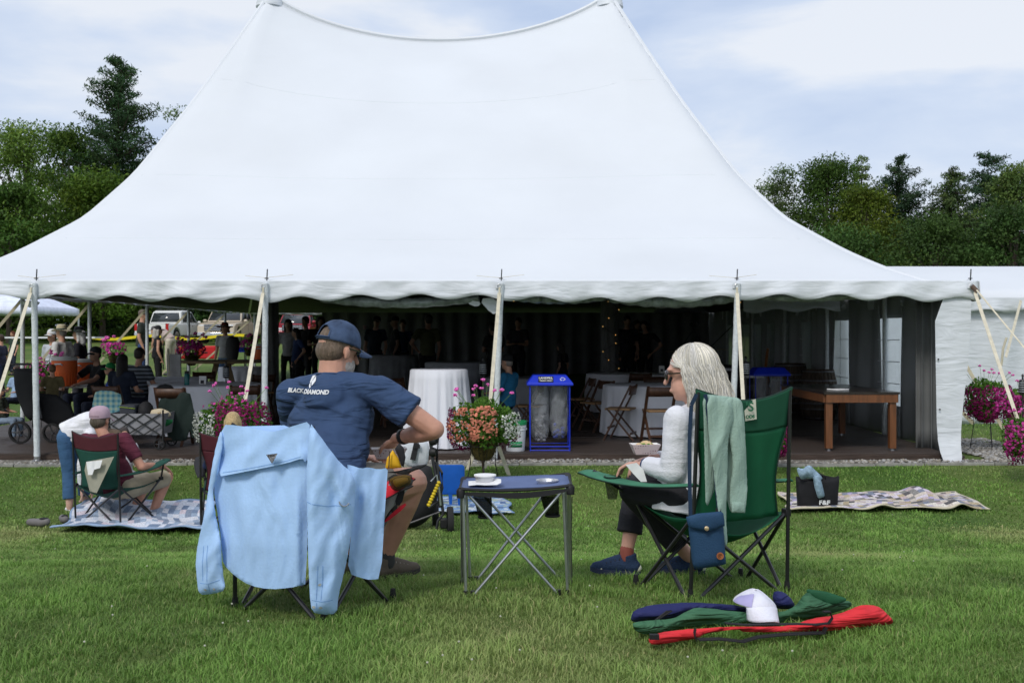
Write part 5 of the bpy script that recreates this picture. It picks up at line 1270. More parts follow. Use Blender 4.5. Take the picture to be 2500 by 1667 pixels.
sheet('flap', [(1574, 1186), (1600, 1178), (1656, 1172), (1663, 1178), (1666, 1208), (1645, 1216), (1628, 1222), (1600, 1217), (1580, 1210)], 4.505, m_nb, bag, res=7, thick=.006, puff=.012, pw=12, ch=0)
MB().lathe([(.010, 0), (.010, .003), (.006, .005), (.001, .005)], 16, W(1623, 1213, 4.49), V3(0, -1, 0)).build('snap', M('brass', (.65, .5, .3), rough=.3, metal=.8), bag)
MB().lathe([(.0155, 0), (.0155, .003)], 20, W(1654, 1276, 4.507), V3(0, -1, .1)).build('leather_patch', M('tan_leather', (.30, .10, .03), rough=.6, bump=.3), bag)
m_ll = M('leather_emboss', (.12, .035, .012)); c_ = W(1654, 1276, 4.500)
MB().tube([c_ + V3(.009 * math.cos(a), 0, .009 * math.sin(a)) for a in np.linspace(.3, 4.4, 10)], .0012, 5).tube([c_ + V3(.002, 0, .006), c_ + V3(-.003, 0, 0), c_ + V3(.003, 0, -.007)], .0014, 5).build('embossed_fox', m_ll, bag)
for pts in ([(1586, 1185), (1584, 1100), (1584, 1000), (1588, 930), (1600, 905)], [(1652, 1178), (1648, 1140), (1636, 1020), (1625, 940), (1620, 905)]):
    mb = MB(); P = [W(u, v, 4.565 + (.0 if u < 1610 else .02)) for u, v in pts]
    for a, b in zip(P, P[1:]): mb.bar(a, b, .017, .003, (0, 1, 0))
    mb.build('strap', M('navy_webbing', (.012, .03, .065), bump=.3, bscale=200), bag)
MB().box(W(1650, 1172, 4.56), (.022, .012, .018)).build('buckle', m_plastic, bag)

# ------------------------------------------------------------------ chair bags and cap on the grass
def Z6(pts): return [(1411.2 + .3 * x, 1298.3 + .3 * y) for x, y in pts]
m_rn = cloth('red_nylon', (.72, .035, .045), bump=.2, bscale=40, wr=.9, wrs=4, wra=10, transl=.1); m_gn = cloth('green_nylon', (.045, .135, .07), bump=.2, bscale=40, wr=.9, wrs=4, wra=15); m_gn2 = cloth('dark_green_nylon', (.015, .09, .04)); m_nn = cloth('navy_nylon', (.018, .022, .10), bump=.2, bscale=40, wr=.8, wrs=4, wra=10)
cbN = thing('chair_bag', 'navy blue drawstring chair bag at the back of the pile on the grass', 'chair bag', W(1560, 1400, 4.35))
sheet('sack', Z6([(120, 390), (145, 335), (280, 295), (450, 280), (700, 280), (870, 290), (1060, 320), (1090, 370), (900, 370), (620, 350), (540, 370), (450, 420), (250, 430), (130, 440)]), lambda u, v: 4.20 + (u - 1450) * .0005, m_nn, cbN, res=8, thick=.02, puff=.07, pw=30, fold=.010, fdir=(.3, 1), fper=26)
sheet('sack', Z6([(1200, 200), (1265, 182), (1330, 220), (1365, 260), (1392, 310), (1340, 345), (1220, 330)]), 4.36, m_nn, cbN, res=8, thick=.02, puff=.05, pw=26, fold=.008)
MB().tube([W(u, v, 4.11) for u, v in Z6([(270, 425), (320, 440), (350, 400), (440, 345), (400, 350), (355, 385), (300, 430), (215, 470), (200, 510)])], .004, 6).build('drawstring', m_bk, cbN)
cbG = thing('chair_bag', 'green drawstring chair bag in the middle of the pile on the grass', 'chair bag', W(1680, 1420, 4.2))
sheet('sack', Z6([(132, 450), (150, 428), (260, 412), (440, 408), (560, 340), (620, 313), (750, 325), (900, 342), (1100, 364), (1280, 352), (1380, 310), (1430, 240), (1480, 185), (1560, 230), (1640, 270), (1780, 255), (1830, 290), (1800, 332), (1650, 372), (1600, 395), (1450, 420), (1300, 446), (1000, 460), (700, 470), (480, 490), (400, 520), (250, 535), (160, 510)]), lambda u, v: 4.06 + (u - 1450) * .0006, m_gn, cbG, res=8, thick=.02, puff=.055, pw=28, fold=.014, fdir=(.25, 1), fper=24, foldfn=multi(lambda u, v: -.02 * math.exp(-((v - 1408 + (u - 1650) * .05) / 4) ** 2)))
sheet('mouth_flap', Z6([(1462, 200), (1472, 180), (1490, 176), (1600, 188), (1760, 238), (1790, 262), (1720, 300), (1640, 300), (1540, 260)]), 4.30, m_gn2, cbG, res=7, thick=.01, puff=.01)
cbR = thing('chair_bag', 'bright red chair bag with black straps at the front of the pile on the grass', 'chair bag', W(1780, 1450, 4.1))
sheet('sack', Z6([(250, 572), (280, 530), (330, 510), (540, 480), (620, 482), (800, 466), (940, 458), (1100, 462), (1300, 458), (1400, 440), (1500, 400), (1690, 375), (1850, 312), (1900, 292), (2010, 298), (2080, 350), (2125, 400), (2142, 430), (2120, 455), (1900, 470), (1630, 510), (1500, 505), (1300, 510), (1000, 514), (940, 490), (700, 520), (640, 562), (400, 597), (290, 618)]), lambda u, v: 3.95 + (u - 1486) * .0005, m_rn, cbR, res=8, thick=.02, puff=.055, pw=26, fold=.012, fdir=(.2, 1), fper=26)
m_strap = M('black_webbing', (.014, .014, .016), rough=.8, bump=.3, bscale=200)
def ribbon(pts, Y, w, par, nm='strap'):
    P = [W(u, v, Y + (u - 1486) * .0005) for u, v in Z6(pts)]; mb = MB()
    for a, b in zip(P, P[1:]): mb.bar(a, b, .003, w, (0, 1, 0))
    return mb.build(nm, m_strap, par)
ribbon([(640, 565), (800, 560), (900, 570), (980, 580), (1100, 545), (1300, 525), (1600, 512), (1620, 470)], 3.87, .035, cbR)
ribbon([(620, 480), (612, 520), (625, 570)], 3.88, .035, cbR); ribbon([(1600, 352), (1650, 350), (1668, 400), (1640, 440), (1540, 450), (1400, 445), (1000, 452), (850, 440)], 3.88, .022, cbR)
MB().box(W(*Z6([(305, 543)])[0], 3.88), (.035, .02, .018)).build('cord_lock', m_plastic, cbR)
capw = thing('cap', 'white cap with lavender mesh lying on the navy chair bag', 'cap', W(1740, 1380, 4.3))
m_cw = cloth('white_cap_cloth', (.70, .70, .78), bump=.3, bscale=90); m_lav = cloth('lavender_mesh', (.40, .37, .62))
CH_ = hrot(R(198), R(-1), R(-6)); cc_ = W(1734, 1387, 4.25)
def cpt(x, y, z): return cc_ + CH_ @ (V3(x, y, z) * .84)
rows = [[cpt(.098 * math.cos(q) ** .8 * math.sin(a) * (1 + .03 * math.sin(3 * a + 1)), .112 * math.cos(q) ** .8 * math.cos(a), .058 * math.sin(q) ** 1.15 * (1 + .30 * math.sin(2 * a + .6)) - .008 * math.exp(-(math.sin(a - .5) ** 2) / .1) * math.sin(q)) for a in np.linspace(0, 6.283, 41)[:-1]] for q in np.linspace(0, 1.52, 12)]
cr_ = MB().grid(rows, closed=True).build('crown', m_cw, capw, angle=180, solid=.003)
for a0, a1 in ((.75, 1.9),):
    MB().grid([[cpt(.102 * math.cos(q) ** .8 * math.sin(a), .117 * math.cos(q) ** .8 * math.cos(a), .064 * math.sin(q) ** 1.15 * (1 + .30 * math.sin(2 * a + .6))) for a in np.linspace(a0, a1, 9)] for q in np.linspace(.1, .95, 8)]).build('mesh_panel', m_lav, cr_, angle=180)
rows = [[cpt(.080 * math.sin(a) * (1 - .06 * q), .048 + (.055 + .06 * q) * max(0, math.cos(a)) ** .75, .020 - .060 * q - .022 * math.sin(a) ** 2) for a in np.linspace(-1.5, 1.5, 17)] for q in np.linspace(0, 1, 7)]
MB().grid(rows).build('brim', m_cw, capw, angle=180, solid=.004)

# ------------------------------------------------------------------ black tote, denim jacket, patchwork quilt (right)
tb = gp_(1880, 1176); tote = thing('tote_bag', 'black tote bag lettered F&F standing on the patchwork quilt', 'bag', tb)
m_tote = cloth('black_tote', (.012, .012, .015), bump=.5, bscale=12, var=.2)
Mr = Matrix.Rotation(R(-6), 3, 'Z')
def TP(x, y, z): return tb + Mr @ V3(x, y, z)
rows = []
for j in range(9):
    q = j / 8; w_ = .195 + .018 * q; d_ = .07 + .012 * math.sin(q * 3); row = []
    for i in range(40):
        a = 2 * math.pi * i / 40; cx_, sy_ = math.cos(a), math.sin(a); k = (abs(cx_) ** 5 + abs(sy_) ** 5) ** (-1 / 5)
        row.append(TP(w_ * cx_ * k, .07 + d_ * sy_ * k + .006 * math.sin(i * 1.3 + j), .01 + .325 * q + (.012 * math.sin(i * .9) + .02 * (cx_ > 0)) * (q > .9)))
    rows.append(row)
mb = MB().grid(rows, closed=True); mb.add(rows[0], [tuple(range(40))]); mb.build('bag_body', m_tote, tote, angle=60, solid=.004)
text('lettering', 'F&F', .062, TM(TP(.055, -.03, .10), Mr @ V3(1, 0, 0)), m_print, tote, bold=.002, sx=1.15)
for yy in (.0, .13): MB().tube([TP(-.07, yy, .33), TP(-.06, yy - .02, .38), TP(.0, yy - .02, .40), TP(.06, yy - .02, .37), TP(.07, yy, .33)], .009, 6, flat=.4).build('handle', m_tote, tote)
dj = thing('denim_jacket', 'pale denim jacket stuffed into the top of the black tote', 'jacket', TP(-.03, .05, .33))
m_den = cloth('pale_denim', (.24, .34, .43), var=.3, scale=30, bump=.5, bscale=90)
def Z4(pts): return [(1740.5 + .26 * x, 1034.9 + .26 * y) for x, y in pts]
Yt = tb.y
sheet('jacket_body', Z4([(340, 138), (400, 160), (430, 128), (465, 122), (500, 160), (560, 215), (580, 250), (540, 262), (470, 250), (430, 240), (400, 262), (370, 240), (350, 200)]), Yt - .03, m_den, dj, res=5, thick=.02, puff=.05, pw=16, fold=.014, fdir=(.8, .5), fper=16)
sheet('jacket_sleeve', Z4([(485, 215), (550, 210), (572, 290), (585, 350), (597, 402), (565, 418), (532, 426), (505, 350), (488, 280)]), Yt - .06, m_den, dj, res=5, thick=.02, puff=.04, pw=12, fold=.01, fper=20)
def quilt(label, corners, pal, n=(26, 13), amp=.02, seed=1, border=(.55, .5, .38), heap=None, name='quilt'):
    rs = random.Random(seed); A, B, C_, D = [V3(*p) for p in corners]; nx, ny = n; K = 3
    NX, NY = nx * K, ny * K; P = {}; V = []; cols = []
    t_ = thing(name, label, 'quilt', A.lerp(C_, .5))
    def pt(i, j):
        u, v = i / NX, j / NY; p = (A.lerp(B, u)).lerp(D.lerp(C_, u), v)
        e = .035 * (math.sin(u * 19 + seed) if v < .02 or v > .98 else 0)
        z = float(gz(p.x, p.y)) + .035 + amp * (1 + math.sin(u * 11 + 2 * math.sin(v * 5 + seed)) + .6 * math.sin(v * 13 + u * 5) + .35 * math.sin(u * 31 + v * 9)) * .6
        if heap: z += heap(u, v)
        return (p.x + .03 * math.sin(v * 9 + seed), p.y + e + .02 * math.sin(u * 15), z)
    V = [pt(i, j) for j in range(NY + 1) for i in range(NX + 1)]
    mats = [M('patch_%d_%.2f' % (k, sum(c)), c, var=.35, scale=70, rough=.95, bump=.5, bscale=40) for k, c in enumerate(pal)] + [M('quilt_border%.2f' % sum(border), border, rough=.95, bump=.4, bscale=40)]
    pm = [[rs.randrange(len(pal)) for _ in range(nx)] for _ in range(ny)]; mb = MB(); mb.v = V
    for j in range(NY):
        for i in range(NX):
            a = j * (NX + 1) + i; mb.f.append((a, a + 1, a + NX + 2, a + NX + 1)); pi, pj = i // K, j // K
            mb.m.append(len(pal) if (i < 1 or j < 1 or i >= NX - 1 or j >= NY - 1) else pm[pj][min(nx - 1, (pi + (pj % 2) * 0))])
    o = mb.build('quilt_cloth', mats, t_, angle=180, solid=.014); return t_
palR = [(.52, .46, .40), (.10, .095, .10), (.45, .36, .36), (.36, .32, .46), (.60, .56, .50), (.22, .21, .20), (.40, .33, .22), (.18, .20, .26), (.55, .50, .56)]
def heapR(u, v): return .10 * math.exp(-((u - .74) / .07) ** 2 - ((v - .75) / .35) ** 2) + .05 * math.exp(-((u - .86) / .05) ** 2 - ((v - .1) / .2) ** 2) + .04 * math.exp(-((u - .45) / .06) ** 2 - (v / .2) ** 2)
quilt('crumpled beige, grey and lilac patchwork quilt under the black tote', [gp_(1815, 1181), gp_(2275, 1176), gp_(2200, 1140), gp_(1790, 1143)], palR, n=(34, 14), amp=.018, seed=3, heap=heapR)
palB = [(.50, .56, .66), (.17, .23, .34), (.62, .64, .70), (.30, .38, .50), (.58, .52, .58), (.62, .64, .70), (.22, .27, .36)]
def heapB(u, v): return .16 * math.exp(-((u - .22) / .10) ** 2 - ((v - .9) / .4) ** 2) + .03 * math.exp(-(v / .1) ** 2)
quilt('blue and white patchwork quilt under the maroon camp chair', [gp_(125, 1226), gp_(475, 1232), gp_(490, 1160), gp_(190, 1158)], palB, n=(24, 12), amp=.018, seed=5, border=(.26, .36, .52), heap=heapB)

# ------------------------------------------------------------------ green arm mesh etc done in chair; left family group
def sh_(c, **k): return cloth(c[0], c[1], **k)
m_mar = cloth('maroon_polyester', (.075, .015, .022)); m_tan = cloth('khaki_panel', (.33, .32, .25)); m_dg = cloth('bottle_green_panel', (.012, .062, .045))
Yc = 10.1; 
def twotone(u, v): pass
chM = camp_chair('maroon, tan and green camp chair on the blue quilt with the maroon-shirted man', rear(174, 10.25, R(-22), .56), R(-22), dict(back=m_dg, top=m_mar, seat=m_dg, arm=m_dg, trim=m_bk), w=.56, d=.50, hh=.38, ah=.60, bh=.90, splay=.05, zf=True, sag=.13)
po = [(198, 1060), (262, 1048), (222, 1132), (206, 1128), (194, 1080)]
q = sheet('tan_panel', po, lambda u, v: 10.03 - (u - 174) * .0016, m_tan, None, res=6, thick=.004, ch=0); world_child(q, chM)
q = sheet('white_rag', [(198, 1060), (235, 1056), (230, 1074), (216, 1078), (212, 1090), (202, 1090), (200, 1075)], lambda u, v: 9.97 - (u - 174) * .0016, m_wpaper, None, res=4, thick=.004, fold=.01, fper=9, ch=0); tag(world_child(q, chM))
JA = dict(pelvis=W(275, 1120, 10.05), chest=W(255, 1040, 10.1), neck=W(238, 995, 10.12), head=W(231, 967, 10.15), shL=W(196, 1010, 10.3), shR=W(286, 1008, 9.98),
          elL=W(200, 1080, 10.5), wrL=W(250, 1090, 10.75), elR=W(325, 1072, 9.95), wrR=W(375, 1070, 10.3), hipL=W(262, 1122, 10.15), hipR=W(295, 1122, 10.0),
          knL=W(340, 1100, 10.75), knR=W(385, 1096, 10.5), anL=W(300, 1192, 10.6), anR=W(345, 1194, 10.35), ftL=(.6, .5, 0), ftR=(.8, .2, 0), hdR=(.7, .3, -.6))
JA = {k: (V3(0, 0, CZ) + (v - V3(0, 0, CZ)) * 1.03 if isinstance(v, Vector) else v) for k, v in JA.items()}
fa, ahp, AH, _ = figure('man in maroon T-shirt and faded pink cap reclining in the maroon camp chair', JA, W(250, 1100, 10.1), world=True, hyaw=R(-12), hpitch=R(-4), skin=(.50, .25, .17), shirt=(.10, .018, .035), legs=(.36, .31, .22), shoes=None,
       hair=(.10, .08, .06), hat='cap', hatc=(.42, .30, .36), leg='short', vox=.011, build=1.08, hfac=1.08, key='maroonman')
MB().tube([ahp(.09 * math.sin(a), -.012 - .095 * math.cos(a), .045) for a in np.linspace(-.5, .5, 8)], .006, 5).build('cap_strap', M('cap_strap', (.25, .17, .2)), fa)
MB().ell(ahp(0, -.095, .055), (.035, .012, .022), AH).build('cap_opening', M('skin0.50_0.25', (.5, .25, .17)), fa)
MB().lathe([(.03, 0), (.033, .01), (.03, .02)], 14, JA['wrR'].lerp(JA['elR'], .1), JA['elR'] - JA['wrR'], cap=False).build('bracelet', M('bead_purple', (.2, .17, .25)), fa, solid=.004)
# bending person
JB = dict(pelvis=W(160, 1000, 11.0), chest=W(205, 968, 11.05), neck=W(236, 985, 11.1), head=W(258, 1012, 11.15), shL=W(218, 990, 11.25), shR=W(205, 1000, 10.85),
          elL=W(215, 1062, 11.2), wrL=W(212, 1118, 11.1), elR=W(188, 1068, 10.8), wrR=W(188, 1122, 10.85), hipL=W(165, 1005, 11.1), hipR=W(150, 1005, 10.92),
          knL=W(190, 1080, 11.15), knR=W(158, 1085, 10.95), anL=W(196, 1155, 11.2), anR=W(160, 1166, 10.9), ftL=(.8, -.2, 0), ftR=(.75, -.5, 0), hdL=(0, 0, -1), hdR=(0, 0, -1))
figure('person in white shirt and blue jeans bending over the blue quilt', JB, W(170, 1080, 11), world=True, hyaw=R(-90), hpitch=R(-70), skin=(.58, .36, .28), shirt=(.72, .72, .75), legs=(.045, .11, .22), shoes=(.6, .6, .6), hair=(.12, .08, .05), hairstyle='bob',
       sleeve='long', leg='crop', vox=.012, build=1.0, key='bender')
# small child peeking behind
figure('small dark-haired child crouching on the blue quilt behind the man in maroon', pose(SIT), G(285, 11.2), R(-150), .62, shirt=(.45, .45, .48), legs=(.3, .3, .32), hair=(.05, .04, .035), hairstyle='bob', vox=.02)
# second maroon chair with blond woman, mostly hidden by the blue shirt
camp_chair('dark maroon camp chair half hidden behind the draped blue shirt', rear(464, 9.7, R(8), .5), R(8), dict(back=m_mar, top=m_mar, seat=m_dg, arm=m_bk, trim=m_bk), w=.52, d=.46, hh=.38, ah=.62, bh=.90, zf=True)
JC = pose(SIT, elL=(-.30, .10, .70), wrL=(-.33, .34, .72), hdL=(-.3, 1, 0)); bl = G(535, 9.85)
figure('blond person in dark blue sitting behind the draped shirt, arm on the armrest', JC, (bl.x, bl.y, bl.z), R(8), .83, shirt=(.015, .025, .07), legs=(.04, .05, .1), hair=(.50, .36, .18), hairstyle='bob', sleeve='long', vox=.013)
for k_, (u, v, a) in enumerate(((97, 1212, 20), (148, 1206, 60))):
    p = gp_(u, v); t_ = thing('shoe', ('grey slip-on shoe left of its pair on the grass' if k_ == 0 else 'grey slip-on shoe nearest the blue quilt corner'), 'shoe', p, 'grey slip-on shoes on the grass')
    g = MB(); f = V3(-math.cos(R(a)), math.sin(R(a)), 0); g.cap(p + V3(0, 0, .05), p + f * .15 + V3(0, 0, .045), .042, .036); g.cap(p + V3(0, 0, .05), p - f * .05 + V3(0, 0, .06), .042, .038)
    g.blob('upper', cloth('grey_canvas', (.16, .15, .15)), t_, .008, 3); MB().ell(p + V3(0, 0, .088) - f * .02, (.05, .032, .012), Matrix.Rotation(-R(a), 3, 'Z')).build('opening', m_bk, t_)
# light blue beach chair & blanket behind the stroller
bc = thing('beach_chair', 'low bright blue beach chair behind the stroller', 'beach chair', gp_(1035, 1172)); m_bb = cloth('royal_blue_cloth', (.01, .11, .48), transl=.2); yb_ = 10.9
sheet('backrest', [(998, 1068), (1003, 1066), (1062, 1066), (1068, 1070), (1068, 1100), (1062, 1136), (1004, 1136), (1000, 1100)], yb_, m_bb, bc, res=7, thick=.02, puff=.01, ch=0)
for u in (1004, 1030, 1050): sheet('strap', [(u, 1134), (u + 9, 1134), (u + 8, 1168), (u + 3, 1170)], yb_ - .02, m_bb, bc, res=6, thick=.006, ch=0)
for a, b in (((1000, 1068), (1008, 1180)), ((1066, 1068), (1060, 1178))): MB().tube([W(*a, yb_ + .03), W(*b, yb_)], .012, 8).build('frame_tube', m_alu, bc)
MB().tube([W(1062, 1140, yb_ - .05), W(1058, 1160, yb_ - .06), W(1063, 1175, yb_ - .05)], .008, 6).build('buckle_strap', m_bk, bc)
quilt('blue and white woven blanket under the blue beach chair', [gp_(960, 1183), gp_(1180, 1186), gp_(1160, 1150), gp_(960, 1150)], [(.2, .32, .5), (.5, .55, .6), (.1, .16, .3), (.35, .42, .36)], n=(16, 22), amp=.008, seed=9, border=(.2, .3, .5), name='blanket')

# ------------------------------------------------------------------ jogging stroller by the man's knee
m_frm = M('stroller_frame', (.03, .03, .035), rough=.3, spec=.5)
def wheel(c, r, w, ax, par, name='wheel'):
    h = MB(); pr = [(r * .80, -w / 2), (r * .96, -w / 2), (r, -w * .25), (r, w * .25), (r * .96, w / 2), (r * .80, w / 2), (r * .80, -w / 2)]
    o = h.lathe(pr, 28, c, ax, cap=False).build(name, M('tyre_rubber', (.018, .018, .018), rough=.8), par)
    a = V3(*ax).normalized(); x, y, z = frame(a); m_ = MB(); m_.lathe([(r * .16, -w * .55), (r * .16, w * .55)], 12, c, ax)
    for k in range(5):
        an = k * 2 * math.pi / 5; m_.bar(V3(*c) + (x * math.cos(an) + y * math.sin(an)) * r * .12, V3(*c) + (x * math.cos(an) + y * math.sin(an)) * r * .82, w * .3, r * .14, a)
    m_.build('rim', M('wheel_rim', (.05, .05, .055), rough=.4), o); return o
ys_ = 9.6; stv = thing('stroller', 'black jogging stroller with a white seat insert beside the seated man’s knee', 'stroller', gp_(1000, 1228))
sheet('seat_insert', [(925, 1007), (960, 1006), (986, 1010), (987, 1050), (980, 1075), (940, 1075), (922, 1060)], ys_ + .15, M('pale_grey_padding', (.55, .58, .62), bump=.3), stv, res=8, thick=.05, puff=.03)
MB().bar(W(957, 1016, ys_ + .1), W(948, 1056, ys_ + .1), .05, .01, (0, 1, 0)).build('harness_strap', m_bk, stv); MB().box(W(957, 1025, ys_ + .09), (.06, .02, .035)).build('harness_buckle', m_plastic, stv)
sheet('seat_shell', [(925, 1075), (988, 1060), (1000, 1100), (1008, 1125), (1002, 1170), (985, 1195), (960, 1212), (935, 1214), (900, 1195), (905, 1120)], ys_ + .1, m_bk, stv, res=9, thick=.1, puff=.08, pw=30, fold=.01)
for pts, r in (([(1008, 990), (1003, 1060), (1010, 1110), (1018, 1180)], .014), ([(988, 1005), (993, 1050), (1006, 1120), (1012, 1165)], .016), ([(1000, 1060), (1015, 1085), (1016, 1120), (1008, 1150), (985, 1165)], .012), ([(1018, 1180), (1006, 1195), (1000, 1226)], .012), ([(930, 1205), (1010, 1175)], .010)):
    MB().tube([W(u, v, ys_ - .02) for u, v in pts], r, 8).build('frame_tube', m_frm, stv)
MB().tube([W(u, v, ys_ - .05) for u, v in ((990, 1105), (1003, 1090), (1008, 1120), (1012, 1160))], .01, 8).build('frame_tube', m_alu, stv)
for v in (1012, 1038): MB().lathe([(.035, -.03), (.045, 0), (.035, .03)], 14, W(995, v, ys_ - .03), V3(1, -.3, 0)).build('hinge', m_plastic, stv)
wheel(W(1034, 1197, ys_), .137, .055, (1, .12, 0), stv); wheel(W(1000, 1180, ys_ + .45), .13, .055, (1, .12, 0), stv); MB().box(W(1020, 1201, ys_), (.07, .07, .09)).build('brake_housing', m_plastic, stv, bevel=.01)
MB().box(W(962, 1226, ys_ - .02), (.34, .05, .022)).build('footboard', M('footboard', (.35, .3, .24)), stv, bevel=.006); MB().box(W(962, 1231, ys_ - .02), (.36, .07, .018)).build('footboard_rim', m_plastic, stv, bevel=.006)
for k in range(9):
    p = W(1008 - k * 2.9 - .12 * k * k * 0, 1108 + k * 6.4, ys_ - .10); MB().ell(p, (.020, .018, .016), Matrix.Rotation(.5, 3, 'Y'), 8, 5).build('yellow_bead', M('yellow_bead', (.62, .45, .02), rough=.4), stv)
# ================================================================== FLOWERS
m_petal = M('petal', attr='tone', rough=.6, var=.1, transl=.25, spec=.2)
def flower_basket(label, c, r, mixes, seed, stand=True, top=None, zg=None, drop=1.0, n_leaf=2600, group='hanging flower baskets on stands', scale_fl=1.0, heads=12, basket=True):
    """mixes: list of (colour, centre dir angle, spread, count, size, elevation)"""
    rs = np.random.RandomState(seed); c = V3(*c); t_ = thing('flower_basket', label, 'flower basket', c, group)
    n = n_leaf; d = rs.randn(n, 3); d /= np.linalg.norm(d, axis=1, keepdims=True); rad = rs.rand(n, 1) ** .35
    P = np.array(c) + d * rad * np.array([r, r, r * .72]) * (1 + .12 * np.sin(7 * d[:, :1] + seed)); P[:, 2] += -r * (.02 + .10 * drop * (1 - np.tanh(3 * d[:, 2])))
    def quadsf(P, s, asp, jit=1.0, nb=None):
        k = len(P); a = rs.randn(k, 3) * jit; 
        if nb is not None: a = np.cross(nb, rs.randn(k, 3))
        a /= np.linalg.norm(a, axis=1, keepdims=True); q = rs.randn(k, 3) if nb is None else nb; b_ = np.cross(q, a); b_ /= np.linalg.norm(b_, axis=1, keepdims=True) + 1e-9
        s = s * (.6 + .8 * rs.rand(k, 1)); return np.stack([P - a * s, P + b_ * s * asp, P + a * s, P - b_ * s * asp], 1).reshape(-1, 3)
    V = quadsf(P, .024 * r / .36, .7); g = rs.rand(n, 1); C = np.repeat((np.array([[.045, .12, .015]]) * (1 - g) + np.array([[.12, .25, .03]]) * g)[:, None], 4, 1).reshape(-1, 3)
    fo = fast_mesh('foliage', V, 4, np.arange(4 * n), m_petal, t_, colors=C); fo['kind'] = 'stuff'
    VV = []; CC = []
    for col, az, spr, cnt, sz, el in mixes:
        a = az + (rs.rand(cnt) - .5) * 2 * spr; e = el[0] + (el[1] - el[0]) * rs.rand(cnt)
        nb = np.stack([np.sin(a) * np.cos(e), -np.cos(a) * np.cos(e), np.sin(e)], -1); rr = (1.0 + .12 * rs.rand(cnt, 1)) * (1 + .12 * np.sin(7 * nb[:, :1] + seed))
        Q = np.array(c) + nb * rr * np.array([r, r, r * .74]); Q[:, 2] += -r * (.02 + .10 * drop * (1 - np.tanh(3 * nb[:, 2])) * (1 + .6 * rs.rand(cnt)))
        for k in range(2):
            VV.append(quadsf(Q, sz, .85, nb=nb + rs.randn(cnt, 3) * .35)); t = .45 + .85 * rs.rand(cnt, 1); CC.append(np.repeat((np.array([col]) * t)[:, None], 4, 1).reshape(-1, 3))
    VV = np.concatenate(VV); b_ = fast_mesh('blossoms', VV, 4, np.arange(len(VV)), m_petal, t_, colors=np.concatenate(CC)); b_['kind'] = 'stuff'
    # geranium heads standing on stalks above the basket, each its own part
    mh = M('geranium_pink', (.72, .13, .45), rough=.6, var=.3, scale=120)
    for k in range(heads):
        a = rs.rand() * 6.28; q = r * (.25 + .95 * rs.rand()); p0 = c + V3(math.cos(a) * q * .5, math.sin(a) * q * .5, r * .4); p1 = c + V3(math.cos(a) * q, math.sin(a) * q, r * (1.02 + .35 * rs.rand() - .25 * q / r))
        m_ = MB()
        for j in range(9):
            dd = V3(*rs.randn(3)).normalized() * .016 * scale_fl; m_.ell(p1 + V3(dd.x, dd.y, dd.z * .7), (.011 * scale_fl, .011 * scale_fl, .008 * scale_fl), nu=6, nv=4)
        fh = m_.build('flower_head', mh, t_); MB().tube([p0, p1], .0025, 4).build('stalk', M('stem', (.10, .2, .04)), fh)
    if basket:
        MB().lathe([(.01, -r * 1.28), (r * .22, -r * 1.26), (r * .36, -r * 1.1), (r * .46, -r * .75), (r * .5, -r * .35), (r * .48, -r * .3)], 20, c).build('coir_liner', M('coir', (.075, .055, .015), rough=.95, var=.45, scale=40, bump=1, bscale=90), t_)
        for k in range(10):
            a = k * .628; MB().tube([c + V3(math.cos(a) * x_ * r, math.sin(a) * x_ * r, z_ * r) for x_, z_ in ((.24, -1.27), (.38, -1.1), (.48, -.75), (.52, -.33))], .0025, 4).build('basket_wire', m_blk, t_)
    if stand:
        zg_ = float(gz(c.x, c.y)) if zg is None else zg
        for k in range(3):
            a = k * 2.094 + .6; MB().tube([c + V3(math.cos(a) * r * .5, math.sin(a) * r * .5, -r * .4), c + V3(math.cos(a) * r * .46, math.sin(a) * r * .46, -r * 1.4), V3(c.x + math.cos(a) * r * .62, c.y + math.sin(a) * r * .62, zg_)], .006, 6).build('stand_leg', m_blk, t_)
        MB().tube([c + V3(math.cos(a) * r * .5, math.sin(a) * r * .5, -r * .8) for a in np.linspace(0, 6.283, 21)], .005, 5).build('stand_ring', m_blk, t_)
    return t_
PK = (.62, .06, .35); MG = (.25, .012, .105); WH_ = (.75, .76, .70); SA = (.70, .27, .17)
c1 = W(1110, 965, 12.0)
flower_basket('flower basket with salmon, white and magenta blooms in front of the centre tent pole', c1, .36, [(SA, -.45, .8, 130, .016, (-.1, .2)), (SA, -.2, .75, 110, .016, (.35, .65)), (SA, -.6, .5, 90, .015, (-.4, -.2)), (SA, .1, .5, 40, .015, (-.3, .3)), (WH_, 1.05, .35, 170, .013, (-.3, .4)), (MG, -1.5, .55, 420, .013, (-1.0, .5)), (MG, 1.9, .5, 120, .012, (-.9, -.2))], 1, heads=13, scale_fl=1.1)
c2 = W(540, 962, 12.2)
flower_basket('flower basket with white and dark magenta blooms behind the blond person', c2, .38, [(WH_, -1.0, .5, 300, .013, (-.5, .35)), (MG, .55, .9, 700, .014, (-.7, .7)), (PK, 0, 1.5, 60, .015, (.5, 1.2))], 2, heads=11)
c3 = W(2262, 905, 14.6)
flower_basket('large magenta flower basket beside the white tent wall flap at right', c3, .31, [(MG, 0, 1.4, 760, .015, (-.9, .55)), (PK, .6, .6, 160, .02, (-.3, .5))], 3, heads=9, drop=2)
c4 = W(2352, 925, 14.9)
flower_basket('magenta flower basket cut by the right picture edge, behind the post', c4, .30, [(MG, 0, 1.4, 600, .015, (-.9, .5)), (PK, 0, 1.2, 150, .016, (-.3, .6))], 4, heads=7, drop=1.6)
c5 = W(2345, 990, 12.1)
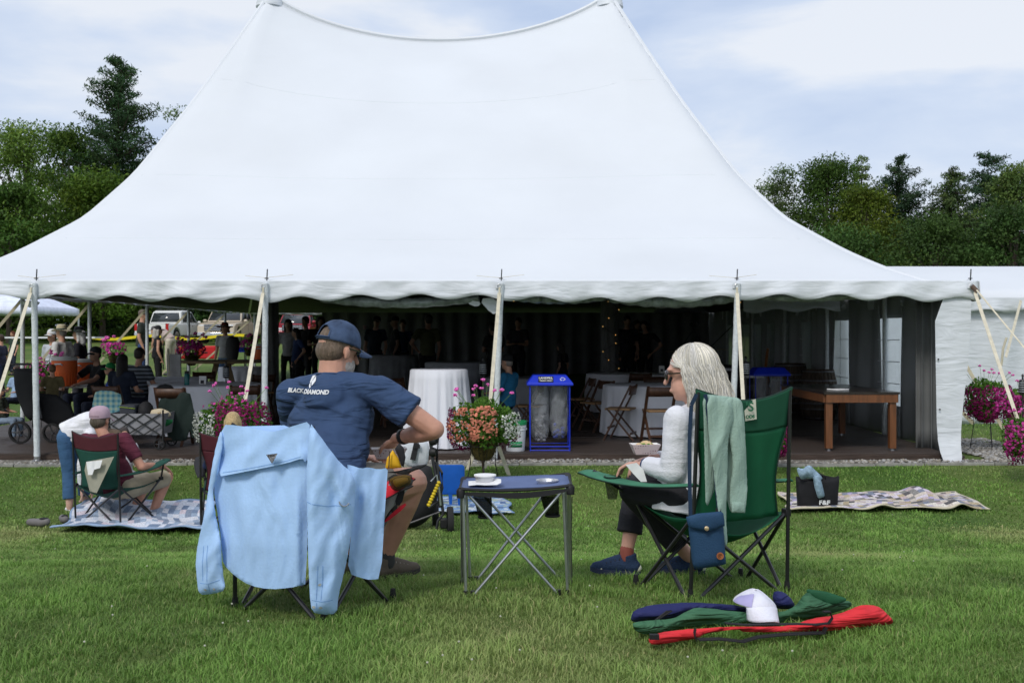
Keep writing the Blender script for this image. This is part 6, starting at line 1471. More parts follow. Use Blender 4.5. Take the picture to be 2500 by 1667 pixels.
flower_basket('dark trailing flower basket on a white wooden post at the right edge', c5, .23, [(MG, 0, 1.4, 340, .013, (-1.2, .5)), (PK, 0, 1.4, 200, .016, (-.6, .8))], 5, heads=6, drop=3, stand=False)
pw_ = thing('wooden_post', 'weathered white wooden post under the flower basket at the right edge', 'post', gp_(2334, 1100)); p = gp_(2334, 1100)
MB().box((p.x, 12.0, (p.z + 1.0) / 2 + .0), (.052, .052, .9)).build('post', M('weathered_wood', (.42, .38, .34), var=.2, scale=8, bump=.5, stretch=(6, 6, 1)), pw_, bevel=.003)
flower_basket('pink flower basket on the lawn beyond the left end of the tent', W(440, 800, 21), .27, [(PK, 0, 1.4, 120, .03, (-.2, 1)), (WH_, -1.2, .4, 80, .03, (-.4, .2))], 6, heads=5, n_leaf=1200, scale_fl=2.0)
flower_basket('pink flower basket behind the cooler at the left', W(105, 862, 17.5), .34, [(PK, 0, 1.5, 160, .022, (-.2, 1)), (WH_, -.5, .4, 60, .02, (-.4, .2))], 7, heads=6, n_leaf=1300, scale_fl=1.6)
flower_basket('small pink flower basket behind the man in the black cap', W(262, 802, 22), .24, [(PK, 0, 1.5, 90, .03, (-.2, 1))], 8, heads=5, n_leaf=900, scale_fl=2)
flower_basket('flower basket near the beige pickup, right of the woman in the red hat', W(572, 792, 26), .22, [(PK, 0, 1.5, 80, .03, (-.2, 1))], 9, heads=4, n_leaf=800, scale_fl=2.4)
flower_basket('flower basket hidden behind the green camp chair on the deck', W(1764, 990, 12.6), .23, [(MG, 1.2, 1.0, 300, .014, (-1, .5)), (PK, 1.0, 1.0, 120, .014, (-.8, .5))], 10, heads=4, drop=2)
for k_, (ua, va, ub, vb) in enumerate(((1092, 1030, 1070, 1080), (1140, 1010, 1172, 1092))):
    t_ = thing('wooden_stake', ('left' if k_ == 0 else 'right') + ' leaning wooden stake under the salmon flower basket', 'stake', gp_(ub, vb)); b_ = gp_(ub, vb); MB().bar(W(ua, va, b_.y - .02), b_ - V3(0, 0, .05), .045, .03, (0, 1, 0)).build('stake', m_web, t_)

# ================================================================== TABLES, CHAIRS, BINS ON THE DECK
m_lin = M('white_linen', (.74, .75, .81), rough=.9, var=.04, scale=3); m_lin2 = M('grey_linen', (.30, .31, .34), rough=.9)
def cloth_table(label, u, Y, dia, h, seed, mat=m_lin, folds=13, zf=DZ, lab2=None, clab=None, oval=1.0, gap=.02, tight=0, flare=.04):
    x = (u - CU) / FPX * Y; t_ = thing('round_table', label, 'table', (x, Y, zf)); r = dia / 2
    MB().lathe([(r * .99, h - .03), (r * .99, h - .006)], 32, (x, Y, zf)).build('tabletop', M('plywood', (.3, .2, .12)), t_)
    MB().tube([(x, Y, zf), (x, Y, zf + h - .03)], .035, 10).lathe([(.25, 0), (.2, .03), (.04, .05)], 16, (x, Y, zf)).build('pedestal', m_blk, t_)
    rows = []; n = 150; rs = random.Random(seed); ph = [rs.random() * 6 for _ in range(4)]
    def fo(a): return .55 * math.sin(folds * a + ph[0] + .8 * math.sin(3 * a + ph[1])) + .3 * math.sin(folds * 1.9 * a + ph[2])
    for q in (0, .5, .97): rows.append([(x + r * q * math.cos(a) * oval, Y + r * q * math.sin(a), zf + h) for a in np.linspace(0, 6.283185, n + 1)[:-1]])
    for j in range(9):
        q = j / 8; rr = r + .012 + flare * q - tight * .06 * math.sin(q * math.pi); rows.append([(x + (rr + .045 * fo(a) * q ** .7) * math.cos(a) * oval, Y + (rr + .045 * fo(a) * q ** .7) * math.sin(a), zf + h - .012 - (h - gap - .012) * q) for a in np.linspace(0, 6.283185, n + 1)[:-1]])
    o = MB().grid(rows, closed=True).build('tablecloth', mat, None, angle=180); tag(o, clab or label.replace('table', 'tablecloth over the table', 1), 'tablecloth'); return t_
cloth_table('tall cocktail table in a white floor-length cloth between the man and the flowers', 1008, 14.3, .76, 1.06, 1, clab='white floor-length cloth on the tall cocktail table', tight=.25, folds=15, flare=.11)
cloth_table('round banquet table behind the grey-haired woman', 1500, 16.2, 1.52, .76, 2, clab='white cloth on the round table behind the grey-haired woman', folds=17)
cloth_table('round banquet table further back beside the draped centre pole', 1445, 21, 1.7, .76, 3, clab='white cloth on the round table beside the draped centre pole')
cloth_table('round banquet table at left with the teal bottle on it', 480, 16.4, 1.75, .76, 4, clab='white cloth on the round table with the teal bottle', folds=19)
cloth_table('round table with a pale cloth behind the woman in the red hat', 560, 24, 1.1, .80, 5, clab='pale cloth hanging on the table beside the far orange cooler', mat=m_lin)
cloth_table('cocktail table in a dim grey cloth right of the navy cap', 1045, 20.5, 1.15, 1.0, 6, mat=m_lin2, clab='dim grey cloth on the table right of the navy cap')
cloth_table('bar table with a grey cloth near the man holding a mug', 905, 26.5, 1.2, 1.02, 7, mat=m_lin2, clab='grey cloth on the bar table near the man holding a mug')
cloth_table('low table with white cloth under the striped-shirt man', 375, 18.6, 1.5, .76, 8, clab='white cloth on the table under the striped-shirt man')
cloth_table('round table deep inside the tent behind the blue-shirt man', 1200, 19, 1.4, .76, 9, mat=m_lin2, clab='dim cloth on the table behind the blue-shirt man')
m_wd = M('brown_chair_wood', (.07, .032, .018), rough=.45, var=.3, scale=6, stretch=(8, 8, 1), spec=.4); m_wdl = M('tan_seat', (.30, .18, .09), rough=.6, var=.15)
def folding_chair():
    t_ = thing('folding_chair', 'x', 'chair')
    for s in (-1, 1):
        MB().bar((s * .20, .20, 0), (s * .20, -.20, .80), .022, .04, (1, 0, 0)).build('long_leg', m_wd, t_); MB().bar((s * .175, -.24, 0), (s * .175, .16, .46), .02, .035, (1, 0, 0)).build('short_leg', m_wd, t_)
    MB().box((0, 0, .45), (.38, .38, .03)).build('seat', m_wdl, t_, bevel=.008)
    rows = [[(-.20 + .4 * i / 10, -.175 - .03 * math.sin(math.pi * i / 10) - .03 * j, .66 + .13 * j) for i in range(11)] for j in (0, 1)]
    MB().grid(rows).build('back_slat', m_wd, t_, solid=.018); MB().box((0, .14, .18), (.38, .02, .03)).build('stretcher', m_wd, t_); MB().box((0, -.19, .10), (.34, .02, .03)).build('stretcher', m_wd, t_)
    return t_
fc0 = folding_chair(); GC = 'brown wooden folding chairs on the deck'
def fch(i, label, u, Y, yaw, z=DZ):
    x = (u - CU) / FPX * Y; o = fc0 if i == 0 else dup(fc0); place(o, (x, Y, z), R(yaw)); o['label'] = label; o['group'] = GC; return o
for i, a in enumerate((('folding chair seen side-on left of the white round table', 1425, 15.3, 70), ('folding chair facing the white round table, just left of the grey-haired woman', 1512, 14.9, 8), ('folding chair at the back left of the white round table', 1370, 16.6, 120),
        ('folding chair between the landfill bin and the next folding chairs', 1335, 17.6, 100), ('folding chair tucked in at the far side of the white round table', 1510, 18.2, 180), ('folding chair at the round table with the teal bottle, right side', 560, 15.3, 20),
        ('folding chair behind the seated man in the blue shirt', 1215, 15.9, 80), ('folding chair in the shade left of the cocktail table', 905, 17.5, 200), ('folding chair by the navy shirt shoulder, deep inside the tent', 960, 18.6, 160), ('folding chair at the pale table near the far orange cooler', 600, 19.5, 30),
        ('folding chair by the draped centre pole', 1465, 20, 10), ('folding chair beside the wooden trestle chairs at the far left table', 470, 20.5, 200), ('dark folding chair under the plaid shirt', 258, 15.2, -8))): fch(i, *a)
# wooden farm table at right
ft = thing('wooden_table', 'stained brown wooden table at the right end of the deck', 'table', (4.7, 14.6, DZ)); m_ft = M('stained_pine', (.15, .056, .02), rough=.4, var=.25, scale=4, stretch=(8, 8, 1), spec=.5); m_ftt = M('dark_tabletop', (.025, .018, .016), rough=.22, var=.2, spec=.6)
xa_, xb_, yy0, yy1, th_ = 4.13, 5.07, 13.75, 15.95, .775
for k in range(6): MB().box(((xa_ + xb_) / 2 + (k - 2.5) * (xb_ - xa_ + .06) / 6, (yy0 + yy1) / 2, DZ + th_ - .015), ((xb_ - xa_ + .06) / 6 - .003, yy1 - yy0 + .05, .03)).build('tabletop_board', m_ftt, ft)
for x in (xa_ + .05, xb_ - .05):
    for y in (yy0 + .05, yy1 - .05):
        lg = MB().box((x, y, DZ + .375), (.085, .085, .69)).build('leg', m_ft, ft, bevel=.004); MB().lathe([(.028, 0), (.028, .02), (.012, .022), (.012, .04)], 10, (x, y, DZ)).build('levelling_foot', m_steel, lg)
for y in (yy0, yy1): MB().box(((xa_ + xb_) / 2, y, DZ + th_ - .085), (xb_ - xa_, .035, .105)).build('apron', m_ft, ft)
for x in (xa_ - .01, xb_ + .01): MB().box((x, (yy0 + yy1) / 2, DZ + th_ - .085), (.03, yy1 - yy0 - .05, .105)).build('apron', m_ft, ft)
tg_ = thing('tongs', 'pale serving tongs lying on the brown wooden table', 'tongs', (4.4, 14.1, DZ + th_)); MB().tube([(4.28, 14.2, .88), (4.42, 14.15, .874), (4.58, 14.22, .876)], .008, 5).build('arm', m_wpaper, tg_); MB().tube([(4.30, 14.24, .874), (4.42, 14.2, .88), (4.55, 14.3, .876)], .007, 5).build('arm', m_wpaper, tg_)
# barrels
m_brl = M('barrel_oak', (.075, .055, .04), rough=.6, var=.3, scale=5, stretch=(6, 6, 1)); m_hoop = M('barrel_hoop', (.16, .16, .17), rough=.35, metal=.7)
def barrel(label, u, Y, s=1):
    x = (u - CU) / FPX * Y; t_ = thing('barrel', label, 'barrel', (x, Y, DZ)); n = 24; pr = [(.26, 0), (.31, .22), (.335, .45), (.31, .68), (.26, .90)]
    for k in range(n):
        a0 = 2 * math.pi * k / n + .008; a1 = 2 * math.pi * (k + 1) / n - .008; rows = [[(x + r * s * math.cos(a), Y + r * s * math.sin(a), DZ + z * s) for a in (a0, (a0 + a1) / 2, a1)] for r, z in pr]
        MB().grid(rows).build('stave', m_brl, t_, solid=.02)
    MB().lathe([(.25 * s, .86 * s), (.25 * s, .875 * s)], 24, (x, Y, DZ)).build('barrel_head', m_brl, t_)
    for z, r in ((.04, .275), (.2, .313), (.3, .328), (.6, .328), (.70, .313), (.86, .275)): MB().lathe([(r * s, (z - .02) * s), (r * s + .004, z * s), (r * s, (z + .02) * s)], 28, (x, Y, DZ), cap=False).build('hoop', m_hoop, t_, solid=.004)
    return t_
barrel('oak wine barrel standing in front, behind the brown wooden table', 1880, 19.0, 1.0); barrel('oak wine barrel further left, behind the nearer barrel', 1815, 20.5, 1.08)
# recycling stands: blue lid, wire frame, clear bags
m_rb = M('recycling_blue', (.01, .035, .55), rough=.4, spec=.4, var=.05); m_bagc = M('clear_bag_film', (.55, .57, .6), rough=.25, alpha=.2, bump=1, bscale=18, spec=.8, var=.5, scale=14)
def landfill(label, u, Y, vb=None, dark=False, signs=True, full=True, z=DZ):
    x = (u - CU) / FPX * Y; t_ = thing('recycling_stand', label, 'bin', (x, Y, z)); w, d, h = .52, .42, .86
    lid = MB(); A = [(-w / 2 - .045, -d / 2 - .04), (w / 2 + .045, -d / 2 - .04), (w / 2 + .045, d / 2 + .04), (-w / 2 - .045, d / 2 + .04)]; B = [(-w / 2 + .04, -d / 2 + .05), (w / 2 - .04, -d / 2 + .05), (w / 2 - .04, d / 2 - .04), (-w / 2 + .04, d / 2 - .04)]
    vs = [(x + a, Y + b, z + h) for a, b in A] + [(x + a, Y + b, z + h + .03) for a, b in A] + [(x + a, Y + b, z + h + .135) for a, b in B]
    lid.add(vs, [(3, 2, 1, 0), (0, 1, 5, 4), (1, 2, 6, 5), (2, 3, 7, 6), (3, 0, 4, 7), (4, 5, 9, 8), (5, 6, 10, 9), (6, 7, 11, 10), (7, 4, 8, 11), (8, 9, 10, 11)]); ld = lid.build('lid', m_rb, t_, smooth=False, bevel=.008)
    for sx in (-1, 1):
        for sy in (-1, 1): MB().tube([(x + sx * w / 2, Y + sy * d / 2, z), (x + sx * w / 2, Y + sy * d / 2, z + h)], .007, 6).build('frame_post', m_rb, t_)
    for zz in (.01, .06): MB().tube([(x - w / 2, Y - d / 2, z + zz), (x + w / 2, Y - d / 2, z + zz), (x + w / 2, Y + d / 2, z + zz), (x - w / 2, Y + d / 2, z + zz), (x - w / 2, Y - d / 2, z + zz)], .007, 6).build('frame_base', m_rb, t_)
    if full:
        for sx, zb in ((-.125, .10), (.125, .14)):
            rows = []
            for j in range(14):
                q = j / 13; rr = .105 * (1 + .12 * math.sin(q * 3)) * (1 if q < .85 else math.sqrt(max(.02, 1 - ((q - .85) / .15) ** 2)))
                rows.append([(x + sx + (rr + .010 * math.sin(5 * a + j * 1.1 + sx * 9) + .006 * math.sin(11 * a + j)) * math.cos(a), Y + (rr + .010 * math.sin(4 * a + j)) * 1.25 * math.sin(a), z + h - (h - zb) * q) for a in np.linspace(0, 6.283, 29)[:-1]])
            MB().grid(rows, closed=True).build('clear_bag', m_bagc, t_, angle=180)
            g = MB()
            for q in range(16): a = rnd.random() * 6; g.ell((x + sx + .055 * math.cos(a), Y - .02 + .055 * math.sin(a), z + zb + .03 + .022 * q * rnd.random()), (.03, .028, .02), hrot(q, q), 6, 4)
            g.build('litter', M('litter%d' % (sx > 0), (.2, .2, .22) if sx < 0 else (.06, .08, .28), rough=.4, var=.6, scale=40), t_)
    if signs:
        yf = Y - d / 2 + .0; mt = TM((x - .065, yf - .003, z + h + .08), (1, 0, 0), (0, .55, 1)); nrm_off = 0
        def on(xx, q, off=.002): a = V3(x + xx, Y - d / 2 - .04 + .09 * q, z + h + .03 + .105 * q); n_ = V3(0, -.105, .09).normalized(); return a + n_ * off
        u_ = V3(0, .09, .105)
        mb = MB(); mb.add([on(-.155, .12), on(.045, .12), on(.045, .85), on(-.155, .85)], [(0, 1, 2, 3)]); mb.build('sign_panel', M('sign_black', (.01, .01, .01), var=0), ld)
        text('sign_letters', 'LANDFILL', .042, TM(on(-.055, .62, .005), (1, 0, 0), u_), m_print, ld, bold=.0012); text('sign_letters', 'TRASH ONLY', .027, TM(on(-.055, .30, .005), (1, 0, 0), u_), m_print, ld, bold=.0008, sx=1.05)
        c = on(.165, .5, .004); ux = u_.normalized()
        for k in range(3):
            a0 = k * 2.094 + .5; pts = [c + V3(.030 * math.cos(a), 0, 0) + ux * .022 * math.sin(a) for a in np.linspace(a0, a0 + 1.35, 6)]; mb = MB()
            mb.tube(pts, .0045, 4); e_ = pts[-1]; d_ = (pts[-1] - pts[-2]).normalized(); mb.add([e_ + d_ * .014, e_ + d_.cross(V3(0, -1, .8)).normalized() * .010, e_ - d_.cross(V3(0, -1, .8)).normalized() * .010], [(0, 1, 2)]); mb.build('recycling_arrow', m_print, ld)
        # faint printed words on the liner
        for q, wd in enumerate(('TRASH', 'TRASH ONLY', 'THE TRASH', 'LANDFILL')): text('bag_print', wd, .034, TM((x - .125, Y - .145, z + h - .12 - .13 * q), (1, 0, .03)), m_tagd, t_)
    return t_
landfill('blue lidded landfill bin with two clear bags at the front of the deck', 1262, 13.95)
landfill('second blue lidded bin in the shade in front of the barrels', 1765, 17.2, signs=False)
landfill('blue lidded bin standing outside behind the woman in the red hat', 548, 28, signs=False, full=False, z=.3)
# food scraps bucket
bx, by = (1184 - CU) / FPX * 13.8, 13.8; bk = thing('bucket', 'white food scraps bucket with a green lid between flower basket and bin', 'bucket', (bx, by, DZ))
m_bkt = M('white_plastic', (.72, .74, .76), rough=.35, var=.03); m_gl = M('green_lid', (.02, .28, .10), rough=.4); Bc = (bx, by, DZ)
MB().lathe([(.118, 0), (.122, .01), (.136, .27), (.143, .272), (.143, .285), (.137, .287), (.139, .31), (.146, .312), (.146, .325), (.140, .327), (.141, .36)], 32, Bc).build('pail', m_bkt, bk)
MB().lathe([(.15, .345), (.152, .36), (.152, .39), (.145, .395), (.135, .385), (.01, .385)], 32, Bc).build('lid', m_gl, bk)
def onpail(a, z, off=.002): r = .122 + (.136 - .122) * (z - .01) / .26 + off; return V3(bx + r * math.sin(a), by - r * math.cos(a), DZ + z)
mb = MB().grid([[onpail(a, z) for a in np.linspace(-.75, .75, 13)] for z in (.055, .13)]); mb.build('green_label', m_gl, bk, solid=.001)
tm_ = textmesh('FOOD SCRAPS', .0235, .0003, 0, .0008)
for v_ in tm_.vertices: a = v_.co.x / .128 + .16; v_.co = onpail(a, .0925 + v_.co.y, .005)
o = link_mesh(tm_, 'label_lettering', m_print, bk)
MB().grid([[onpail(-.58 + x_, z, .005) for x_ in (-.03 * w_ - .01, .03 * w_ + .01)] for z, w_ in ((.062, 1.6), (.075, .3), (.085, 1.0), (.095, .3), (.108, 2.0), (.118, 1.2))]).build('apple_core_icon', m_print, bk)
for r0, cc in ((.031, (.25, .16, .03)), (.027, (.62, .72, .60)),): MB().add([onpail(.0 + r0 * math.cos(a) / .13, .19 + r0 * math.sin(a), .003 if r0 > .03 else .004) for a in np.linspace(0, 6.283, 25)[:-1]], [tuple(range(24))]).build('round_emblem', M('emb%.3f' % r0, cc, var=0), bk)
MB().grid([[onpail(a, z, .0055) for a in np.linspace(-.17, .17, 7)] for z in (.178, .190)]).build('emblem_field', M('emb_green', (.08, .25, .03), var=.4, scale=60), bk); MB().grid([[onpail(a, z, .0055) for a in np.linspace(-.15, .15, 7)] for z in (.168, .178)]).build('emblem_field', M('emb_yellow', (.55, .42, .05)), bk)
for s in (-1, 1): MB().ell(onpail(s * 1.5, .29, .004), (.012, .012, .012)).build('handle_ear', m_bkt, bk)
MB().tube([onpail(-1.5, .29, .012), onpail(-1.3, .19, .02), onpail(-.9, .135, .02)], .003, 5).build('handle', m_steel, bk)
# coolers
m_org = M('orange_plastic', (.72, .13, .03), rough=.4, var=.05)
def cooler(label, u, Y, zb, r=.21, h=.62):
    x = (u - CU) / FPX * Y; t_ = thing('drink_cooler', label, 'cooler', (x, Y, zb), 'orange drink coolers'); c = (x, Y, zb)
    MB().lathe([(r * .86, 0), (r * .9, .02), (r * .92, h * .25), (r * .96, h * .3), (r, h * .5), (r, h * .86), (r * .97, h * .87)], 36, c).build('tank', m_org, t_)
    for k in range(24): a = k * .2618; MB().bar((x + r * .935 * math.cos(a), Y + r * .935 * math.sin(a), zb + .03), (x + r * .975 * math.cos(a), Y + r * .975 * math.sin(a), zb + h * .48), .012, .012).build('rib', m_org, t_)
    MB().lathe([(r * 1.0, h * .87), (r * 1.02, h * .9), (r * 1.02, h * .96), (r * .9, h), (.01, h)], 36, c).build('lid', M('pale_lid', (.6, .6, .58)), t_)
    MB().tube([(x - .05, Y - r - .005, zb + h * .72), (x - .05, Y - r - .05, zb + h * .76), (x + .05, Y - r - .05, zb + h * .76), (x + .05, Y - r - .005, zb + h * .72)], .012, 6).build('handle', m_bkt, t_)
cooler('orange drink cooler nearest the man in the straw hat', 148, 17.2, .78, .20, .48); cooler('slightly darker orange drink cooler right of the nearer one', 190, 18.2, .76, .19, .44); cooler('orange drink cooler far away by the fourth tent pole', 600, 24, .98, .19, .44)
tb_ = thing('folding_table', 'folding table carrying the two orange coolers', 'table', ((165 - CU) / FPX * 17.7, 17.7, DZ)); x_ = (165 - CU) / FPX * 17.7
MB().box((x_, 17.7, .755), (1.3, .9, .03)).build('tabletop', M('plastic_top', (.4, .4, .38)), tb_, bevel=.006)
for sx in (-1, 1):
    for sy in (-1, 1): MB().tube([(x_ + sx * .5, 17.7 + sy * .35, DZ), (x_ + sx * .5, 17.7 + sy * .35, .74)], .014, 6).build('leg', m_blk, tb_)
# bottle, sign on easel, citronella torches
def small(name, label, cat, p, fn): t_ = thing(name, label, cat, p); fn(t_, V3(*p)); return t_
def bottle(t_, p): MB().lathe([(.036, 0), (.038, .01), (.038, .2), (.03, .215)], 16, p).build('flask', M('teal_bottle', (.01, .12, .12), rough=.2, var=.05), t_); MB().lathe([(.033, .212), (.033, .25), (.03, .255)], 16, p).build('cap', m_plastic, t_)
small('water_bottle', 'teal water bottle on the white round table at left', 'bottle', W(429, 890, 16.0), bottle)
def easel(t_, p):
    MB().box(p + V3(0, 0, .085), (.11, .006, .15), Matrix.Rotation(-.2, 3, 'X')).build('card', m_wpaper, t_); MB().box(p + V3(0, -.012, .07), (.05, .002, .05), Matrix.Rotation(-.2, 3, 'X')).build('printed_square', m_tagd, t_)
    for s in (-1, 1): MB().tube([p + V3(s * .03, -.03, 0), p + V3(s * .02, .02, .12)], .003, 5).build('easel_leg', m_rope, t_)
small('table_sign', 'small white card on an easel on the left round table', 'sign', W(465, 887, 16.3), easel); small('table_sign', 'small white card on the round table beside the draped pole', 'sign', W(1520, 858, 21), easel)
def torch(t_, p, h=1.3):
    MB().tube([V3(p.x, p.y, DZ), p], .008, 6).build('rod', m_blk, t_)
    MB().lathe([(.035, 0), (.05, .02), (.05, .17), (.04, .19), (.012, .20), (.012, .24), (.02, .245), (.006, .27)], 16, p).build('torch_head', m_blk, t_)
    for k in range(5): MB().lathe([(.052, .03 + .03 * k), (.052, .04 + .03 * k)], 16, p, cap=False).build('ring', m_gal, t_)
for lab, u, v, Y in (('slatted black garden torch left of the centre pole', 1109, 862, 15.2), ('slatted black garden torch beside the grey-haired woman', 1713, 862, 14.6), ('slatted garden torch on the left round table side', 519, 868, 16.8), ('small garden torch standing far out on the lawn', 284, 830, 30), ('black garden torch at the right picture edge', 2349, 905, 13.9)):
    small('garden_torch', lab, 'torch', W(u, v, Y), torch)
# folding wagon with bags
wx, wy = (325 - CU) / FPX * 14.1, 14.15; wg = thing('wagon', 'grey folding wagon with black lattice frame at the front edge of the deck', 'wagon', (wx, wy, DZ)); m_wg = cloth('grey_wagon_cloth', (.27, .27, .29))
L_, Wd, z0_, z1_ = .66, .46, DZ + .2, DZ + .48
rows = [[(wx + sx * (L_ / 2 + .04 * q), wy + sy * (Wd / 2 + .03 * q), z0_ + (z1_ - z0_) * q - (.03 if False else 0)) for sx, sy in ((-1, -1), (-.33, -1.05), (.33, -1.05), (1, -1), (1, 1), (-1, 1))] for q in (0, .5, 1)]
mb = MB().grid(rows, closed=True); mb.add(rows[0], [tuple(range(6))]); mb.build('tub', m_wg, wg, smooth=False, solid=.006)
n = 3
for k in range(n):
    xa2 = wx - L_ / 2 + L_ * k / n; xb2 = xa2 + L_ / n; yf = wy - Wd / 2 - .045
    for a, b in (((xa2, z0_ + .14), (xb2, z0_)), ((xa2, z0_ + .14), (xb2, z1_ - .0)), ((xa2, z0_), (xb2, z0_ + .14)), ((xa2, z1_), (xb2, z0_ + .14))): MB().bar((a[0], yf, a[1]), (b[0], yf - .006, b[1]), .016, .008, (0, 1, 0)).build('lattice_bar', m_blk, wg)
for sx in (-1, 1):
    for sy in (-1, 1): MB().tube([(wx + sx * (L_ / 2 + .03), wy + sy * (Wd / 2 + .03), DZ + .12), (wx + sx * (L_ / 2 + .03), wy + sy * (Wd / 2 + .03), z1_ + .05)], .013, 8).build('corner_post', m_blk, wg); wheel((wx + sx * (L_ / 2 - .02), wy + sy * (Wd / 2 + .02), DZ + .075), .075, .04, (0, 1, 0), wg)
m_lime = M('lime_zip', (.35, .5, .02))
cb = thing('cooler_bag', 'dark grey cooler bag with a lime zip in the wagon', 'bag', (wx - .12, wy, z0_ + .05)); MB().box((wx - .16, wy, z1_ - .02), (.22, .3, .26)).build('bag_body', cloth('charcoal_bag', (.04, .045, .055)), cb, bevel=.03); MB().bar((wx - .27, wy - .155, z1_ + .085), (wx - .05, wy - .157, z1_ + .06), .004, .01, (0, 1, 0)).build('zip', m_lime, cb)
cb = thing('backpack', 'black bag between the cooler bag and the paper-topped tote in the wagon', 'bag', (wx + .04, wy, z0_ + .05)); MB().ell((wx + .04, wy, z1_ + .01), (.1, .14, .14)).build('bag_body', m_bk, cb)
cb = thing('tote_bag', 'green and cream tote bag at the right end of the wagon', 'bag', (wx + .22, wy, z0_ + .05)); 
sheet('cream_panel', [(341, 945), (355, 937), (375, 937), (392, 945), (396, 958), (345, 972), (338, 955)], wy - .05, M('cream_cloth', (.55, .47, .33), var=.1), cb, res=6, thick=.05, puff=.03, pw=10); sheet('green_panel', [(342, 975), (398, 958), (398, 975), (345, 990)], wy - .12, M('kelly_green', (.01, .13, .04)), cb, res=6, thick=.05, puff=.02, pw=8); MB().tube([W(361, 950, wy - .16), W(368, 946, wy - .16), W(372, 954, wy - .16), W(362, 958, wy - .16), W(368, 964, wy - .16)], .006, 5).build('gold_print', M('gold_print', (.35, .2, .03)), cb)
# plaid shirt on its chair, jacket on another
m_plaid = M('plaid', rough=.9); tp = m_plaid.node_tree; bp_ = tp.nodes['Principled BSDF']
def plaid():
    c = N('ShaderNodeTexCoord', tp); m1 = N('ShaderNodeTexWave', tp); m1.inputs['Scale'].default_value = 4.2; m1.bands_direction = 'X'; m2 = N('ShaderNodeTexWave', tp); m2.inputs['Scale'].default_value = 4.2; m2.bands_direction = 'Z'
    for m_ in (m1, m2): tp.links.new(c.outputs['Object'], m_.inputs['Vector']); m_.inputs['Distortion'].default_value = .8
    a = N('ShaderNodeMath', tp, operation='ADD'); tp.links.new(m1.outputs['Fac'], a.inputs[0]); tp.links.new(m2.outputs['Fac'], a.inputs[1]); h_ = N('ShaderNodeMath', tp, operation='MULTIPLY'); h_.inputs[1].default_value = .5; tp.links.new(a.outputs[0], h_.inputs[0])
    r = N('ShaderNodeValToRGB', tp); r.color_ramp.elements[0].color = (.05, .22, .30, 1); r.color_ramp.elements[1].color = (.50, .60, .42, 1); e = r.color_ramp.elements.new(.5); e.color = (.25, .45, .48, 1); tp.links.new(h_.outputs[0], r.inputs['Fac']); tp.links.new(r.outputs['Color'], bp_.inputs['Base Color'])
plaid()
ps = thing('plaid_shirt', 'pale teal plaid shirt hanging on a folding chair behind the wagon', 'shirt', W(243, 930, 15)); sheet('shirt_body', [(218, 900), (232, 895), (260, 897), (278, 905), (281, 920), (276, 955), (268, 985), (240, 975), (226, 950), (210, 945), (212, 925)], 14.9, m_plaid, ps, res=5, thick=.02, puff=.006, pw=14, ch=0, fold=.02, fdir=(1, .1), fper=18)
m_jk = cloth('dark_green_jacket', (.014, .026, .022), transl=0, bump=.4, bscale=20)
jk = thing('jacket', 'dark green jacket draped over a chair back right of the wagon', 'jacket', W(410, 950, 14.3)); sheet('jacket_body', [(372, 905), (385, 900), (425, 899), (438, 903), (446, 940), (462, 1000), (440, 1008), (436, 985), (430, 1012), (385, 1015), (380, 960), (366, 955), (362, 930)], 14.35, m_jk, jk, res=6, thick=.02, puff=.008, pw=16, ch=0, fold=.02, fdir=(1, .1), fper=24)
chj = fch(13, 'folding chair under the dark green jacket', 400, 14.55, 0)
bb = thing('bag', 'black bag hanging at the left edge of the left round table', 'bag', W(375, 890, 15.4)); sheet('bag_body', [(356, 893), (362, 884), (385, 880), (400, 888), (398, 898), (370, 899), (360, 912), (356, 905)], 15.3, m_bk, bb, res=4, thick=.05, puff=.03, pw=8)
# black stroller at the left end of the deck
sx_, sy_ = (60 - CU) / FPX * 14.9, 14.9; bs = thing('stroller', 'big black double stroller parked at the left end of the deck', 'stroller', (sx_, sy_, DZ))
sheet('shell', [(28, 845), (80, 845), (84, 880), (82, 960), (70, 968), (55, 955), (45, 930), (34, 900)], sy_, m_bk, bs, res=8, thick=.3, puff=.03, pw=20, ch=0, fold=.01); sheet('shell', [(84, 900), (130, 905), (165, 930), (175, 960), (150, 985), (110, 975), (85, 960)], sy_ + .3, m_bk, bs, res=8, thick=.3, puff=.03, pw=20, ch=0)
wheel((sx_ + .03, sy_ - .25, DZ + .16), .16, .05, (0, 1, .1), bs); wheel((sx_ + .42, sy_ - .1, DZ + .14), .14, .05, (0, 1, .1), bs); wheel((sx_ + .75, sy_ + .1, DZ + .12), .12, .05, (0, 1, .1), bs)
MB().tube([W(u, v, sy_ - .2) for u, v in ((20, 850), (24, 836), (70, 836), (76, 846), (80, 880), (95, 960))], .016, 8).build('push_bar', m_frm, bs)
